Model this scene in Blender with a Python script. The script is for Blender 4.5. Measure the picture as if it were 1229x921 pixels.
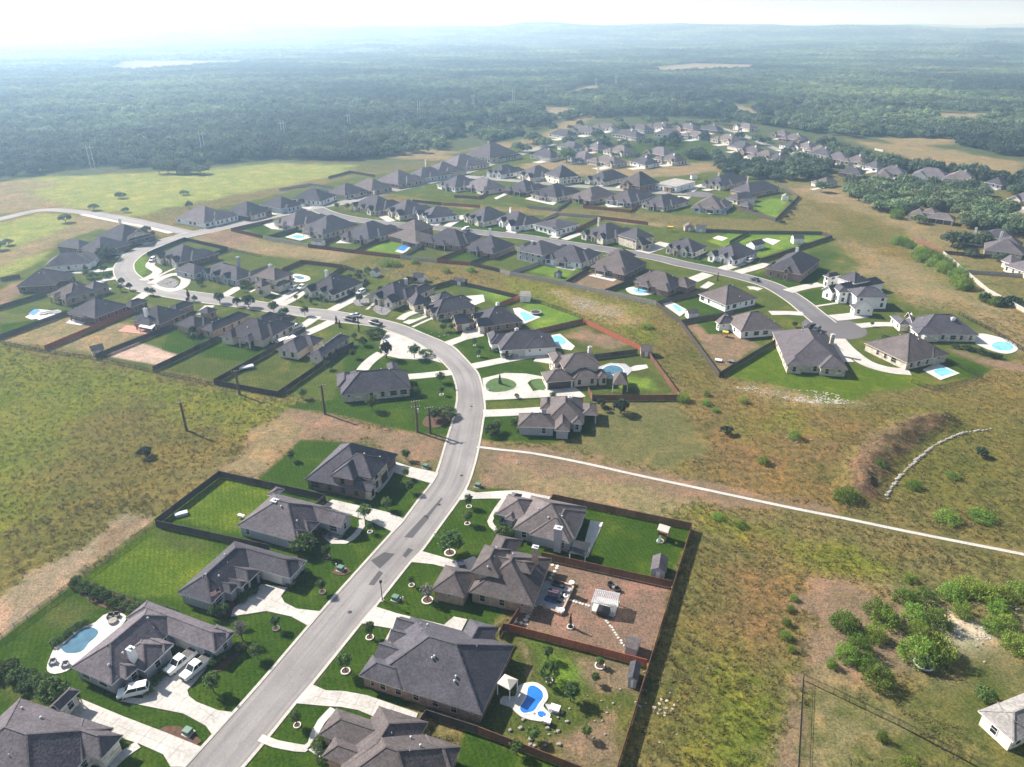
import bpy, bmesh, math, random
import numpy as np
from mathutils import Vector, Matrix, noise as mnoise
from mathutils.geometry import tessellate_polygon

for o in list(bpy.data.objects):
    bpy.data.objects.remove(o)
SC = bpy.context.scene
COL = SC.collection
R = math.radians

# ------------------------------------------------------------ camera, sky, sun
CAM_H = 100.0
FOC, CX, CY, HORIZON = 870.0, 614.5, 460.5, 29.0
PITCH = math.atan((CY - HORIZON) / FOC)
cam = bpy.data.cameras.new('camera')
cam.sensor_width = 36.0
cam.lens = 36.0 * FOC / 1229.0
cam.clip_start = 1.0
cam.clip_end = 60000.0
camo = bpy.data.objects.new('camera', cam)
COL.objects.link(camo)
camo.location = (0, 0, CAM_H)
camo.rotation_euler = (math.pi / 2 - PITCH, 0, 0)
SC.camera = camo

SUN_EL, SUN_AZ = 37.0, -58.0           # azimuth measured from +Y (view direction) to the right
SUN_DIR = Vector((math.sin(R(SUN_AZ)) * math.cos(R(SUN_EL)), math.cos(R(SUN_AZ)) * math.cos(R(SUN_EL)), math.sin(R(SUN_EL))))
world = bpy.data.worlds.new('World')
SC.world = world
world.use_nodes = True
wn = world.node_tree
wn.nodes.clear()
sky = wn.nodes.new('ShaderNodeTexSky')
sky.sky_type = 'NISHITA'
sky.sun_disc = False
sky.sun_elevation = R(SUN_EL)
sky.sun_rotation = R(SUN_AZ)
sky.altitude = 200
sky.air_density = 1.0
sky.dust_density = 1.0
sky.ozone_density = 1.0
bg = wn.nodes.new('ShaderNodeBackground')
bg.inputs['Strength'].default_value = 0.056
wo = wn.nodes.new('ShaderNodeOutputWorld')
shs = wn.nodes.new('ShaderNodeHueSaturation')
shs.inputs['Saturation'].default_value = 0.75      # thin high cloud pales the blue
wn.links.new(sky.outputs[0], shs.inputs['Color'])
wn.links.new(shs.outputs[0], bg.inputs['Color'])
wn.links.new(bg.outputs[0], wo.inputs['Surface'])

sun = bpy.data.lights.new('sun', 'SUN')
sun.energy = 4.7
sun.angle = R(0.6)
sun.color = (1.0, 0.965, 0.91)
suno = bpy.data.objects.new('sun', sun)
COL.objects.link(suno)
suno.location = (-300, 300, 400)
suno.rotation_euler = SUN_DIR.to_track_quat('Z', 'Y').to_euler()

SC.view_settings.view_transform = 'Standard'
SC.view_settings.look = 'None'
SC.view_settings.gamma = 1.0
SC.view_settings.use_curve_mapping = False
SC.view_settings.exposure = 1.38
try:
    SC.cycles.volume_bounces = 1
    SC.cycles.max_bounces = 5
    SC.cycles.diffuse_bounces = 2
    SC.cycles.transparent_max_bounces = 8
except Exception:
    pass

# ------------------------------------------------------------ helpers
cP, sP = math.cos(PITCH), math.sin(PITCH)

def at(px, py, z=0.0):
    """the spot of the place that a sight line meets at height z (all layout is in metres after this)"""
    u = (px - CX) / FOC
    v = (py - CY) / FOC
    dy, dz = cP - v * sP, -sP - v * cP
    t = (z - CAM_H) / dz
    return (u * t, dy * t)

def A3(p, z=0.0, lay=0.0):
    x, y = at(p[0], p[1], z)
    return Vector((x, y, z + lay))

def tag(o, label=None, cat=None, group=None, kind=None):
    if label: o['label'] = label
    if cat: o['category'] = cat
    if group: o['group'] = group
    if kind: o['kind'] = kind
    return o

def empty(name, loc=(0, 0, 0), rz=0.0):
    o = bpy.data.objects.new(name, None)
    o.empty_display_size = 0.5
    COL.objects.link(o)
    o.location = loc
    o.rotation_euler = (0, 0, rz)
    return o

class MB:
    """collects faces, links them as one mesh object"""
    def __init__(s):
        s.v, s.f = [], []
    def face(s, pts):
        n = len(s.v)
        s.v += [tuple(p) for p in pts]
        s.f.append(tuple(range(n, n + len(pts))))
    def box(s, x0, x1, y0, y1, z0, z1):
        n = len(s.v)
        s.v += [(x0, y0, z0), (x1, y0, z0), (x1, y1, z0), (x0, y1, z0), (x0, y0, z1), (x1, y0, z1), (x1, y1, z1), (x0, y1, z1)]
        s.f += [tuple(n + i for i in q) for q in ((0, 3, 2, 1), (4, 5, 6, 7), (0, 1, 5, 4), (1, 2, 6, 5), (2, 3, 7, 6), (3, 0, 4, 7))]
    def bar(s, a, b, w, h=None, up=(0, 0, 1)):
        a, b = Vector(a), Vector(b)
        h = w if h is None else h
        d = b - a
        if d.length < 1e-6: return
        d.normalize()
        u = Vector(up)
        if abs(d.dot(u)) > 0.98: u = Vector((1, 0, 0))
        sx = d.cross(u).normalized() * (w / 2)
        sy = sx.cross(d).normalized() * (h / 2)
        n = len(s.v)
        for p in (a, b):
            s.v += [tuple(p - sx - sy), tuple(p + sx - sy), tuple(p + sx + sy), tuple(p - sx + sy)]
        s.f += [tuple(n + i for i in q) for q in ((3, 2, 1, 0), (4, 5, 6, 7), (0, 1, 5, 4), (1, 2, 6, 5), (2, 3, 7, 6), (3, 0, 4, 7))]
    def tube(s, pts, rads, n=8, cap=True):
        pts = [Vector(p) for p in pts]
        base = len(s.v)
        for i, p in enumerate(pts):
            d = (pts[min(i + 1, len(pts) - 1)] - pts[max(i - 1, 0)])
            d = d.normalized() if d.length > 1e-9 else Vector((0, 0, 1))
            u = Vector((1, 0, 0)) if abs(d.x) < 0.9 else Vector((0, 1, 0))
            e1 = d.cross(u).normalized()
            e2 = d.cross(e1)
            for k in range(n):
                a = 2 * math.pi * k / n
                s.v.append(tuple(p + (e1 * math.cos(a) + e2 * math.sin(a)) * rads[i]))
        for i in range(len(pts) - 1):
            for k in range(n):
                a, b = base + i * n + k, base + i * n + (k + 1) % n
                s.f.append((a, b, b + n, a + n))
        if cap:
            s.f.append(tuple(base + k for k in range(n)))
            s.f.append(tuple(base + (len(pts) - 1) * n + k for k in reversed(range(n))))
    def prism(s, poly, z0, z1):
        """poly: list of (x, y); a slab with a top, a bottom and sides"""
        if sum(poly[i][0] * poly[(i + 1) % len(poly)][1] - poly[(i + 1) % len(poly)][0] * poly[i][1] for i in range(len(poly))) < 0:
            poly = poly[::-1]
        n, k = len(s.v), len(poly)
        s.v += [(p[0], p[1], z0) for p in poly] + [(p[0], p[1], z1) for p in poly]
        for t in tessellate_polygon([[Vector((p[0], p[1], 0)) for p in poly]]):
            s.f.append(tuple(n + k + i for i in t))
        for i in range(k):
            j = (i + 1) % k
            s.f.append((n + i, n + j, n + k + j, n + k + i))
    def mesh(s, name, mat, smooth=False):
        me = bpy.data.meshes.new(name)
        me.from_pydata(s.v, [], s.f)
        if mat: me.materials.append(mat)
        if smooth:
            me.polygons.foreach_set('use_smooth', [True] * len(me.polygons))
        me.update()
        return me
    def build(s, name, mat, parent=None, smooth=False):
        o = bpy.data.objects.new(name, s.mesh(name, mat, smooth))
        COL.objects.link(o)
        if parent: o.parent = parent
        return o

def put(name, me, parent=None, loc=(0, 0, 0), rz=0.0, sc=None):
    o = bpy.data.objects.new(name, me)
    COL.objects.link(o)
    if parent: o.parent = parent
    o.location = loc
    o.rotation_euler = (0, 0, rz)
    if sc: o.scale = sc
    return o

def kids(o):
    return [c for c in bpy.data.objects if c.parent == o]

def copy_tree(o, parent=None):
    c = o.copy()
    COL.objects.link(c)
    c.parent = parent
    for ch in o.children:
        copy_tree(ch, c)
    return c

def catmull(pts, step=2.0, closed=False):
    P = [Vector((p[0], p[1])) for p in pts]
    out = []
    n = len(P)
    rng = range(n) if closed else range(n - 1)
    for i in rng:
        p0 = P[(i - 1) % n] if closed or i > 0 else P[0] * 2 - P[1]
        p1, p2 = P[i], P[(i + 1) % n]
        p3 = P[(i + 2) % n] if closed or i + 2 < n else P[-1] * 2 - P[-2]
        m = max(1, int((p2 - p1).length / step))
        for k in range(m):
            t = k / m
            out.append(0.5 * ((2 * p1) + (p2 - p0) * t + (2 * p0 - 5 * p1 + 4 * p2 - p3) * t * t + (3 * p1 - p0 - 3 * p2 + p3) * t ** 3))
    if not closed: out.append(P[-1])
    return out

def offset_line(line, d):
    out = []
    for i, p in enumerate(line):
        t = line[min(i + 1, len(line) - 1)] - line[max(i - 1, 0)]
        t = t.normalized()
        out.append(Vector((p.x - t.y * d, p.y + t.x * d)))
    return out

# ------------------------------------------------------------ materials
def newmat(name, rough=0.8, spec=0.3):
    m = bpy.data.materials.new(name)
    m.use_nodes = True
    b = m.node_tree.nodes['Principled BSDF']
    b.inputs['Roughness'].default_value = rough
    b.inputs['Specular IOR Level'].default_value = spec
    return m, m.node_tree, b

def nz(nt, scale, detail=3, rough=0.55, coord='Object', vec=None, dist=0.0):
    n = nt.nodes.new('ShaderNodeTexNoise')
    n.inputs['Scale'].default_value = scale
    n.inputs['Detail'].default_value = detail
    n.inputs['Roughness'].default_value = rough
    n.inputs['Distortion'].default_value = dist
    if vec is None:
        tc = nt.nodes.new('ShaderNodeTexCoord')
        vec = tc.outputs[coord]
    nt.links.new(vec, n.inputs['Vector'])
    return n

def ramp(nt, src, stops):
    r = nt.nodes.new('ShaderNodeValToRGB')
    el = r.color_ramp.elements
    while len(el) < len(stops): el.new(0.5)
    for e, (p, c) in zip(el, stops):
        e.position = p
        e.color = (c[0], c[1], c[2], 1) if hasattr(c, '__len__') else (c, c, c, 1)
    nt.links.new(src, r.inputs[0])
    return r

def mix(nt, fac, a, b, mode='MIX'):
    m = nt.nodes.new('ShaderNodeMix')
    m.data_type = 'RGBA'
    m.blend_type = mode
    for sock, v in ((m.inputs[0], fac), (m.inputs[6], a), (m.inputs[7], b)):
        if hasattr(v, 'links'): nt.links.new(v, sock)
        elif hasattr(v, '__len__'): sock.default_value = (v[0], v[1], v[2], 1)
        else: sock.default_value = v
    return m.outputs[2]

def bump(nt, b, src, strength, dist):
    bp = nt.nodes.new('ShaderNodeBump')
    bp.inputs['Strength'].default_value = strength
    bp.inputs['Distance'].default_value = dist
    nt.links.new(src, bp.inputs['Height'])
    nt.links.new(bp.outputs[0], b.inputs['Normal'])

def speck(name, col, var=0.25, scale=2.0, rough=0.85, spec=0.25, fine=None, bmp=0.0):
    """one colour broken up by two scales of noise"""
    m, nt, b = newmat(name, rough, spec)
    n1 = nz(nt, scale, 4)
    lo = [c * (1 - var) for c in col]
    hi = [min(1, c * (1 + var)) for c in col]
    c = ramp(nt, n1.outputs[0], [(0.3, lo), (0.7, hi)]).outputs[0]
    if fine:
        n2 = nz(nt, fine, 2, 0.7)
        c = mix(nt, 1.0, c, ramp(nt, n2.outputs[0], [(0.3, 0.72), (0.7, 1.0)]).outputs[0], 'MULTIPLY')
        if bmp: bump(nt, b, n2.outputs[0], bmp, 0.05)
    nt.links.new(c, b.inputs['Base Color'])
    return m

M = {}
def roofmat(name, col):
    m, nt, b = newmat(name, 0.95, 0.08)
    tc = nt.nodes.new('ShaderNodeTexCoord')
    oi = nt.nodes.new('ShaderNodeObjectInfo')
    add = nt.nodes.new('ShaderNodeVectorMath')
    add.operation = 'ADD'
    nt.links.new(tc.outputs['Object'], add.inputs[0])
    nt.links.new(oi.outputs['Random'], add.inputs[1])
    v = add.outputs[0]
    vor = nt.nodes.new('ShaderNodeTexVoronoi')
    vor.inputs['Scale'].default_value = 3.2
    nt.links.new(v, vor.inputs['Vector'])
    hsv = nt.nodes.new('ShaderNodeSeparateColor')
    nt.links.new(vor.outputs['Color'], hsv.inputs[0])
    c = ramp(nt, hsv.outputs[0], [(0.0, [k * 0.8 for k in col]), (0.5, col), (1.0, [k * 1.22 for k in col])]).outputs[0]
    n2 = nz(nt, 0.35, 4, 0.6, vec=v)
    c = mix(nt, 1.0, c, ramp(nt, n2.outputs[0], [(0.3, 0.8), (0.7, 1.12)]).outputs[0], 'MULTIPLY')
    # shingle courses follow the height
    sep = nt.nodes.new('ShaderNodeSeparateXYZ')
    nt.links.new(tc.outputs['Object'], sep.inputs[0])
    mm = nt.nodes.new('ShaderNodeMath'); mm.operation = 'MULTIPLY'; mm.inputs[1].default_value = 7.0
    nt.links.new(sep.outputs[2], mm.inputs[0])
    fr = nt.nodes.new('ShaderNodeMath'); fr.operation = 'FRACT'
    nt.links.new(mm.outputs[0], fr.inputs[0])
    c = mix(nt, 1.0, c, ramp(nt, fr.outputs[0], [(0.0, 0.72), (0.25, 1.0)]).outputs[0], 'MULTIPLY')
    hv = nt.nodes.new('ShaderNodeHueSaturation')
    mr = nt.nodes.new('ShaderNodeMapRange')
    mr.inputs['To Min'].default_value = 0.8
    mr.inputs['To Max'].default_value = 1.22
    nt.links.new(oi.outputs['Random'], mr.inputs[0])
    nt.links.new(mr.outputs[0], hv.inputs['Value'])
    nt.links.new(c, hv.inputs['Color'])
    nt.links.new(hv.outputs[0], b.inputs['Base Color'])
    bump(nt, b, vor.outputs['Distance'], 0.5, 0.06)
    return m

M['roof_grey'] = roofmat('weathered shingles', (0.110, 0.098, 0.109))
M['roof_dark'] = roofmat('charcoal shingles', (0.075, 0.071, 0.083))
M['roof_brown'] = roofmat('brown grey shingles', (0.112, 0.096, 0.096))
M['roof_pale'] = roofmat('pale grey shingles', (0.26, 0.245, 0.235))

def brickmat(name, col, mortar, sc=1.0):
    m, nt, b = newmat(name, 0.9, 0.2)
    br = nt.nodes.new('ShaderNodeTexBrick')
    br.inputs['Scale'].default_value = 1.0
    br.inputs['Brick Width'].default_value = 0.42 * sc
    br.inputs['Row Height'].default_value = 0.17 * sc
    br.inputs['Mortar Size'].default_value = 0.012
    br.inputs['Color1'].default_value = (*[c * 0.75 for c in col], 1)
    br.inputs['Color2'].default_value = (*[min(1, c * 1.3) for c in col], 1)
    br.inputs['Mortar'].default_value = (*mortar, 1)
    tc = nt.nodes.new('ShaderNodeTexCoord')
    sep = nt.nodes.new('ShaderNodeSeparateXYZ')
    nt.links.new(tc.outputs['Object'], sep.inputs[0])
    ad = nt.nodes.new('ShaderNodeMath'); ad.operation = 'ADD'
    nt.links.new(sep.outputs[0], ad.inputs[0]); nt.links.new(sep.outputs[1], ad.inputs[1])
    cb = nt.nodes.new('ShaderNodeCombineXYZ')
    nt.links.new(ad.outputs[0], cb.inputs[0]); nt.links.new(sep.outputs[2], cb.inputs[1])
    nt.links.new(cb.outputs[0], br.inputs['Vector'])
    n = nz(nt, 0.8, 4)
    c = mix(nt, 1.0, br.outputs[0], ramp(nt, n.outputs[0], [(0.3, 0.75), (0.7, 1.1)]).outputs[0], 'MULTIPLY')
    nt.links.new(c, b.inputs['Base Color'])
    return m
M['brick'] = brickmat('red brown brick', (0.26, 0.16, 0.125), (0.34, 0.30, 0.27))
M['dkbrick'] = brickmat('dark brown brick', (0.15, 0.105, 0.09), (0.22, 0.19, 0.17))
M['tan'] = brickmat('tan brick', (0.38, 0.27, 0.20), (0.42, 0.36, 0.30))
M['stone'] = brickmat('buff limestone', (0.50, 0.45, 0.37), (0.55, 0.51, 0.43), 2.0)
M['cream'] = brickmat('cream limestone', (0.74, 0.68, 0.58), (0.66, 0.61, 0.53), 2.0)
M['white'] = speck('white painted wall', (0.86, 0.85, 0.83), 0.05, 1.5)
M['grey'] = speck('grey siding', (0.36, 0.36, 0.39), 0.08, 1.5)
M['blue'] = speck('pale blue siding', (0.42, 0.50, 0.56), 0.08, 1.5)
M['beige'] = speck('beige stucco', (0.60, 0.53, 0.44), 0.08, 1.5)
M['trim'] = speck('white trim', (0.74, 0.73, 0.70), 0.08, 2.0, 0.6)
M['tantrim'] = speck('tan trim', (0.50, 0.44, 0.36), 0.08, 2.0, 0.6)
M['dktrim'] = speck('dark bronze trim', (0.10, 0.085, 0.075), 0.1, 2.0, 0.6)
m_, nt_, b_ = newmat('window glass', 0.08, 0.6)
b_.inputs['Base Color'].default_value = (0.018, 0.022, 0.027, 1)
M['glass'] = m_
M['garage'] = speck('garage door paint', (0.62, 0.58, 0.52), 0.06, 1.0, 0.6)
M['dkgarage'] = speck('dark garage door', (0.055, 0.045, 0.04), 0.1, 1.0, 0.5)
M['door'] = speck('stained wood door', (0.10, 0.055, 0.03), 0.2, 3.0, 0.5)
M['concrete'] = speck('concrete', (0.455, 0.43, 0.40), 0.16, 0.22, 0.9, 0.2, fine=1.6)
M['deck'] = speck('pool deck concrete', (0.52, 0.495, 0.46), 0.10, 0.5, 0.85, 0.2, fine=4)
M['greydeck'] = speck('grey patio pavers', (0.36, 0.36, 0.38), 0.12, 0.8, 0.85, 0.2, fine=3)
M['joint'] = speck('joint sand', (0.30, 0.26, 0.21), 0.1, 2)
M['metal'] = speck('galvanised metal', (0.45, 0.46, 0.48), 0.12, 1.5, 0.4, 0.5)
M['black'] = speck('black metal', (0.018, 0.018, 0.02), 0.2, 2, 0.5, 0.4)
M['mulch'] = speck('brown mulch', (0.11, 0.065, 0.045), 0.35, 1.5, 0.95, 0.1, fine=8)
M['rock'] = speck('pale rock', (0.30, 0.28, 0.25), 0.25, 1.2, 0.95, 0.1, fine=5)
M['caliche'] = speck('pale limestone rubble', (0.36, 0.33, 0.29), 0.2, 1.2, 0.95, 0.1)
M['darkrock'] = speck('dark rock bed', (0.20, 0.19, 0.19), 0.5, 1.2, 0.95, 0.1, fine=5)
M['bark'] = speck('bark', (0.10, 0.075, 0.055), 0.3, 4, 0.95, 0.1)
M['whitering'] = speck('white edging stone', (0.60, 0.58, 0.54), 0.1, 3, 0.8)
M['tyre'] = speck('tyre rubber', (0.018, 0.018, 0.018), 0.1, 3, 0.8)
M['rim'] = speck('alloy', (0.4, 0.4, 0.42), 0.1, 3, 0.35, 0.5)
M['blueplastic'] = speck('blue vinyl', (0.03, 0.16, 0.55), 0.1, 1, 0.4)
M['tan_canvas'] = speck('tan canopy roof', (0.45, 0.42, 0.37), 0.1, 1.2, 0.7)
M['redpatio'] = speck('red paver patio', (0.42, 0.22, 0.17), 0.2, 0.7, 0.9, 0.2, fine=3)
M['orange'] = speck('orange terracotta', (0.5, 0.2, 0.08), 0.15, 2)
M['green_box'] = speck('transformer green', (0.10, 0.17, 0.13), 0.1, 2, 0.5)
M['redcloth'] = speck('red cloth', (0.5, 0.05, 0.06), 0.1, 2)
M['navy'] = speck('navy cloth', (0.03, 0.04, 0.14), 0.1, 2)
M['yellow'] = speck('yellow plastic', (0.6, 0.4, 0.05), 0.1, 2)

def woodmat(name, col):
    m, nt, b = newmat(name, 0.9, 0.15)
    oi = nt.nodes.new('ShaderNodeObjectInfo')
    tc = nt.nodes.new('ShaderNodeTexCoord')
    mp = nt.nodes.new('ShaderNodeMapping')
    mp.inputs['Scale'].default_value = (7, 7, 0.8)
    nt.links.new(tc.outputs['Object'], mp.inputs[0])
    n = nz(nt, 1.0, 3, 0.6, vec=mp.outputs[0])
    c = ramp(nt, n.outputs[0], [(0.3, [k * 0.68 for k in col]), (0.7, [k * 1.3 for k in col])]).outputs[0]
    hv = nt.nodes.new('ShaderNodeHueSaturation')
    mr = nt.nodes.new('ShaderNodeMapRange')
    mr.inputs['To Min'].default_value = 0.75
    mr.inputs['To Max'].default_value = 1.2
    nt.links.new(oi.outputs['Random'], mr.inputs[0])
    nt.links.new(mr.outputs[0], hv.inputs['Value'])
    nt.links.new(c, hv.inputs['Color'])
    nt.links.new(hv.outputs[0], b.inputs['Base Color'])
    return m
M['wood_dark'] = woodmat('dark stained fence', (0.075, 0.062, 0.057))
M['wood_brown'] = woodmat('brown fence', (0.15, 0.072, 0.050))
M['wood_red'] = woodmat('red cedar fence', (0.30, 0.095, 0.055))
M['wood_grey'] = woodmat('weathered grey fence', (0.40, 0.37, 0.335))
M['pole'] = woodmat('utility pole wood', (0.12, 0.09, 0.07))

def watermat(name, col):
    m, nt, b = newmat(name, 0.05, 0.5)
    n = nz(nt, 0.5, 2)
    c = ramp(nt, n.outputs[0], [(0.3, [k * 0.8 for k in col]), (0.7, [k * 1.2 for k in col])]).outputs[0]
    nt.links.new(c, b.inputs['Base Color'])
    n2 = nz(nt, 3.0, 2)
    bump(nt, b, n2.outputs[0], 0.15, 0.03)
    return m
M['water'] = watermat('pale pool water', (0.16, 0.42, 0.56))
M['water_deep'] = watermat('blue pool water', (0.02, 0.14, 0.50))
M['water_slate'] = watermat('slate pool water', (0.05, 0.125, 0.18))

def asphalt(name, col):
    m, nt, b = newmat(name, 0.88, 0.25)
    n1 = nz(nt, 0.06, 5, 0.6)
    c = ramp(nt, n1.outputs[0], [(0.32, [k * 0.82 for k in col]), (0.68, [k * 1.15 for k in col])]).outputs[0]
    n2 = nz(nt, 2.5, 3, 0.7)
    c = mix(nt, 1.0, c, ramp(nt, n2.outputs[0], [(0.25, 0.82), (0.75, 1.08)]).outputs[0], 'MULTIPLY')
    # wheel tracks and long stains run with the street
    uv = nt.nodes.new('ShaderNodeTexCoord')
    mp = nt.nodes.new('ShaderNodeMapping'); mp.inputs['Scale'].default_value = (9, .035, 1)
    nt.links.new(uv.outputs['UV'], mp.inputs[0])
    n4 = nz(nt, 1.0, 4, .6, vec=mp.outputs[0])
    c = mix(nt, 1.0, c, ramp(nt, n4.outputs[0], [(.3, (.80, .79, .80)), (.5, (1, 1, 1)), (.7, (1.17, 1.15, 1.12))]).outputs[0], 'MULTIPLY')
    sx = nt.nodes.new('ShaderNodeSeparateXYZ'); nt.links.new(uv.outputs['UV'], sx.inputs[0])
    c = mix(nt, 1.0, c, ramp(nt, sx.outputs[0], [(0, (.86, .84, .82)), (.09, (1.06, 1.04, 1.02)), (.25, (.92, .92, .93)), (.5, (1.06, 1.06, 1.05)), (.75, (.92, .92, .93)), (.92, (1.06, 1.04, 1.02)), (1, (.86, .84, .82))]).outputs[0], 'MULTIPLY')
    n3 = nz(nt, 0.35, 6, 0.75, dist=1.5)
    c = mix(nt, 1.0, c, ramp(nt, n3.outputs[0], [(0.36, 0.85), (0.42, 1.0)]).outputs[0], 'MULTIPLY')
    nt.links.new(c, b.inputs['Base Color'])
    return m
M['asphalt'] = asphalt('worn asphalt', (0.215, 0.203, 0.20))
M['asphalt_dark'] = asphalt('newer asphalt', (0.135, 0.128, 0.135))
M['asphalt_new'] = asphalt('dark asphalt patch', (0.085, 0.083, 0.088))
M['kerb'] = speck('kerb concrete', (0.45, 0.43, 0.39), 0.10, 0.3, 0.9, 0.2, fine=2)

def leafmat(name, lo, hi, trans=0.25, patch=False):
    m = bpy.data.materials.new(name)
    m.use_nodes = True
    nt = m.node_tree
    b = nt.nodes['Principled BSDF']
    b.inputs['Roughness'].default_value = 0.75
    b.inputs['Specular IOR Level'].default_value = 0.2
    g = nt.nodes.new('ShaderNodeNewGeometry')
    oi = nt.nodes.new('ShaderNodeObjectInfo')
    c1 = ramp(nt, g.outputs['Random Per Island'], [(0.0, lo), (1.0, hi)]).outputs[0]
    hv = nt.nodes.new('ShaderNodeHueSaturation')
    mr = nt.nodes.new('ShaderNodeMapRange')
    mr.inputs['To Min'].default_value = 0.65
    mr.inputs['To Max'].default_value = 1.35
    nt.links.new(oi.outputs['Random'], mr.inputs[0])
    nt.links.new(mr.outputs[0], hv.inputs['Value'])
    mr2 = nt.nodes.new('ShaderNodeMapRange')
    mr2.inputs['To Min'].default_value = 0.475
    mr2.inputs['To Max'].default_value = 0.515
    fr = nt.nodes.new('ShaderNodeMath'); fr.operation = 'MULTIPLY'; fr.inputs[1].default_value = 7.31
    nt.links.new(oi.outputs['Random'], fr.inputs[0])
    fr2 = nt.nodes.new('ShaderNodeMath'); fr2.operation = 'FRACT'
    nt.links.new(fr.outputs[0], fr2.inputs[0])
    nt.links.new(fr2.outputs[0], mr2.inputs[0])
    nt.links.new(mr2.outputs[0], hv.inputs['Hue'])
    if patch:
        n = nz(nt, 0.0026, 7, .66, vec=g.outputs['Position'])  # sunlit and cloud-shaded areas painted into the leaf colour as broad patches
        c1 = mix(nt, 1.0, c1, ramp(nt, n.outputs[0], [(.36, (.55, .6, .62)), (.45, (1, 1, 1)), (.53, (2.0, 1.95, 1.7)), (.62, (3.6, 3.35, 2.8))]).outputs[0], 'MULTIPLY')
    nt.links.new(c1, hv.inputs['Color'])
    nt.links.new(hv.outputs[0], b.inputs['Base Color'])
    tr = nt.nodes.new('ShaderNodeBsdfTranslucent')
    nt.links.new(hv.outputs[0], tr.inputs['Color'])
    mx = nt.nodes.new('ShaderNodeMixShader')
    mx.inputs[0].default_value = trans
    nt.links.new(b.outputs[0], mx.inputs[1])
    nt.links.new(tr.outputs[0], mx.inputs[2])
    nt.links.new(mx.outputs[0], nt.nodes['Material Output'].inputs['Surface'])
    return m
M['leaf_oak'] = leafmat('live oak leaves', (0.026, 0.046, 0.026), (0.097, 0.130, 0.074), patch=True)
M['leaf_yard'] = leafmat('yard tree leaves', (0.040, 0.078, 0.020), (0.105, 0.165, 0.045), .35)
M['leaf_shrub'] = leafmat('mesquite leaves', (0.10, 0.165, 0.024), (0.225, 0.325, 0.06), .4)
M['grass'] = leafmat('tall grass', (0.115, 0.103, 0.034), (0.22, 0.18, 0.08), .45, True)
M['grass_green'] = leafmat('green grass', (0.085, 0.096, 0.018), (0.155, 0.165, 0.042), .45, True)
M['leaf_dark'] = leafmat('juniper leaves', (0.016, 0.030, 0.016), (0.040, 0.062, 0.028))
M['leaf_bloom'] = leafmat('pale blossom', (0.10, 0.13, 0.07), (0.5, 0.45, 0.42))

# ------------------------------------------------------------ ground: one sheet, its covers kept as per-vertex cover colours
def vnoise(x, y, scale, seed=0):
    """smooth value noise in 0..1, arrays in, array out"""
    rs = np.random.RandomState(seed)
    T = rs.rand(256, 256)
    def one(x, y):
        xi, yi = np.floor(x).astype(int), np.floor(y).astype(int)
        fx, fy = x - xi, y - yi
        fx, fy = fx * fx * (3 - 2 * fx), fy * fy * (3 - 2 * fy)
        a, b = T[xi % 256, yi % 256], T[(xi + 1) % 256, yi % 256]
        c, d = T[xi % 256, (yi + 1) % 256], T[(xi + 1) % 256, (yi + 1) % 256]
        return (a * (1 - fx) + b * fx) * (1 - fy) + (c * (1 - fx) + d * fx) * fy
    x, y = x / scale, y / scale
    return (one(x, y) + 0.5 * one(x * 2.03 + 17, y * 2.03 + 5) + 0.25 * one(x * 4.1 + 3, y * 4.1 + 41)) / 1.75

COVER = {                      # albedo, wildness (how tall and rough the growth is), greenness used for blotches
    'field': ((0.109, 0.094, 0.041), 0.8), 'lush': ((0.102, 0.110, 0.022), 1.0), 'lawn': ((0.030, 0.057, 0.007), 0.0),
    'dull': ((0.056, 0.069, 0.018), 0.0), 'yard': ((0.060, 0.078, 0.017), 0.0), 'dry': ((0.165, 0.132, 0.075), 0.25),
    'dirt': ((0.152, 0.108, 0.073), 0.15), 'tan': ((0.190, 0.150, 0.102), 0.1), 'mulch': ((0.150, 0.100, 0.074), 0.0),
    'olive': ((0.098, 0.086, 0.030), 0.8), 'red': ((0.125, 0.085, 0.042), 0.6), 'straw': ((0.170, 0.145, 0.095), 0.1),
    'wood': ((0.055, 0.068, 0.035), 0.3), 'green': ((0.165, 0.180, 0.055), 0.2), 'meadow': ((0.062, 0.094, 0.010), 0.0), 'sere': ((0.098, 0.094, 0.040), 0.12), 'bank': ((0.105, 0.068, 0.048), 0.4), 'bed': ((0.065, 0.048, 0.038), 0.1),
    'bright': ((0.090, 0.147, 0.021), 0.0), 'pink': ((0.324, 0.243, 0.198), 0.0), 'pale': ((0.336, 0.296, 0.224), 0.1), 'dullgreen': ((0.038, 0.060, 0.014), 0.1),
}
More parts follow.
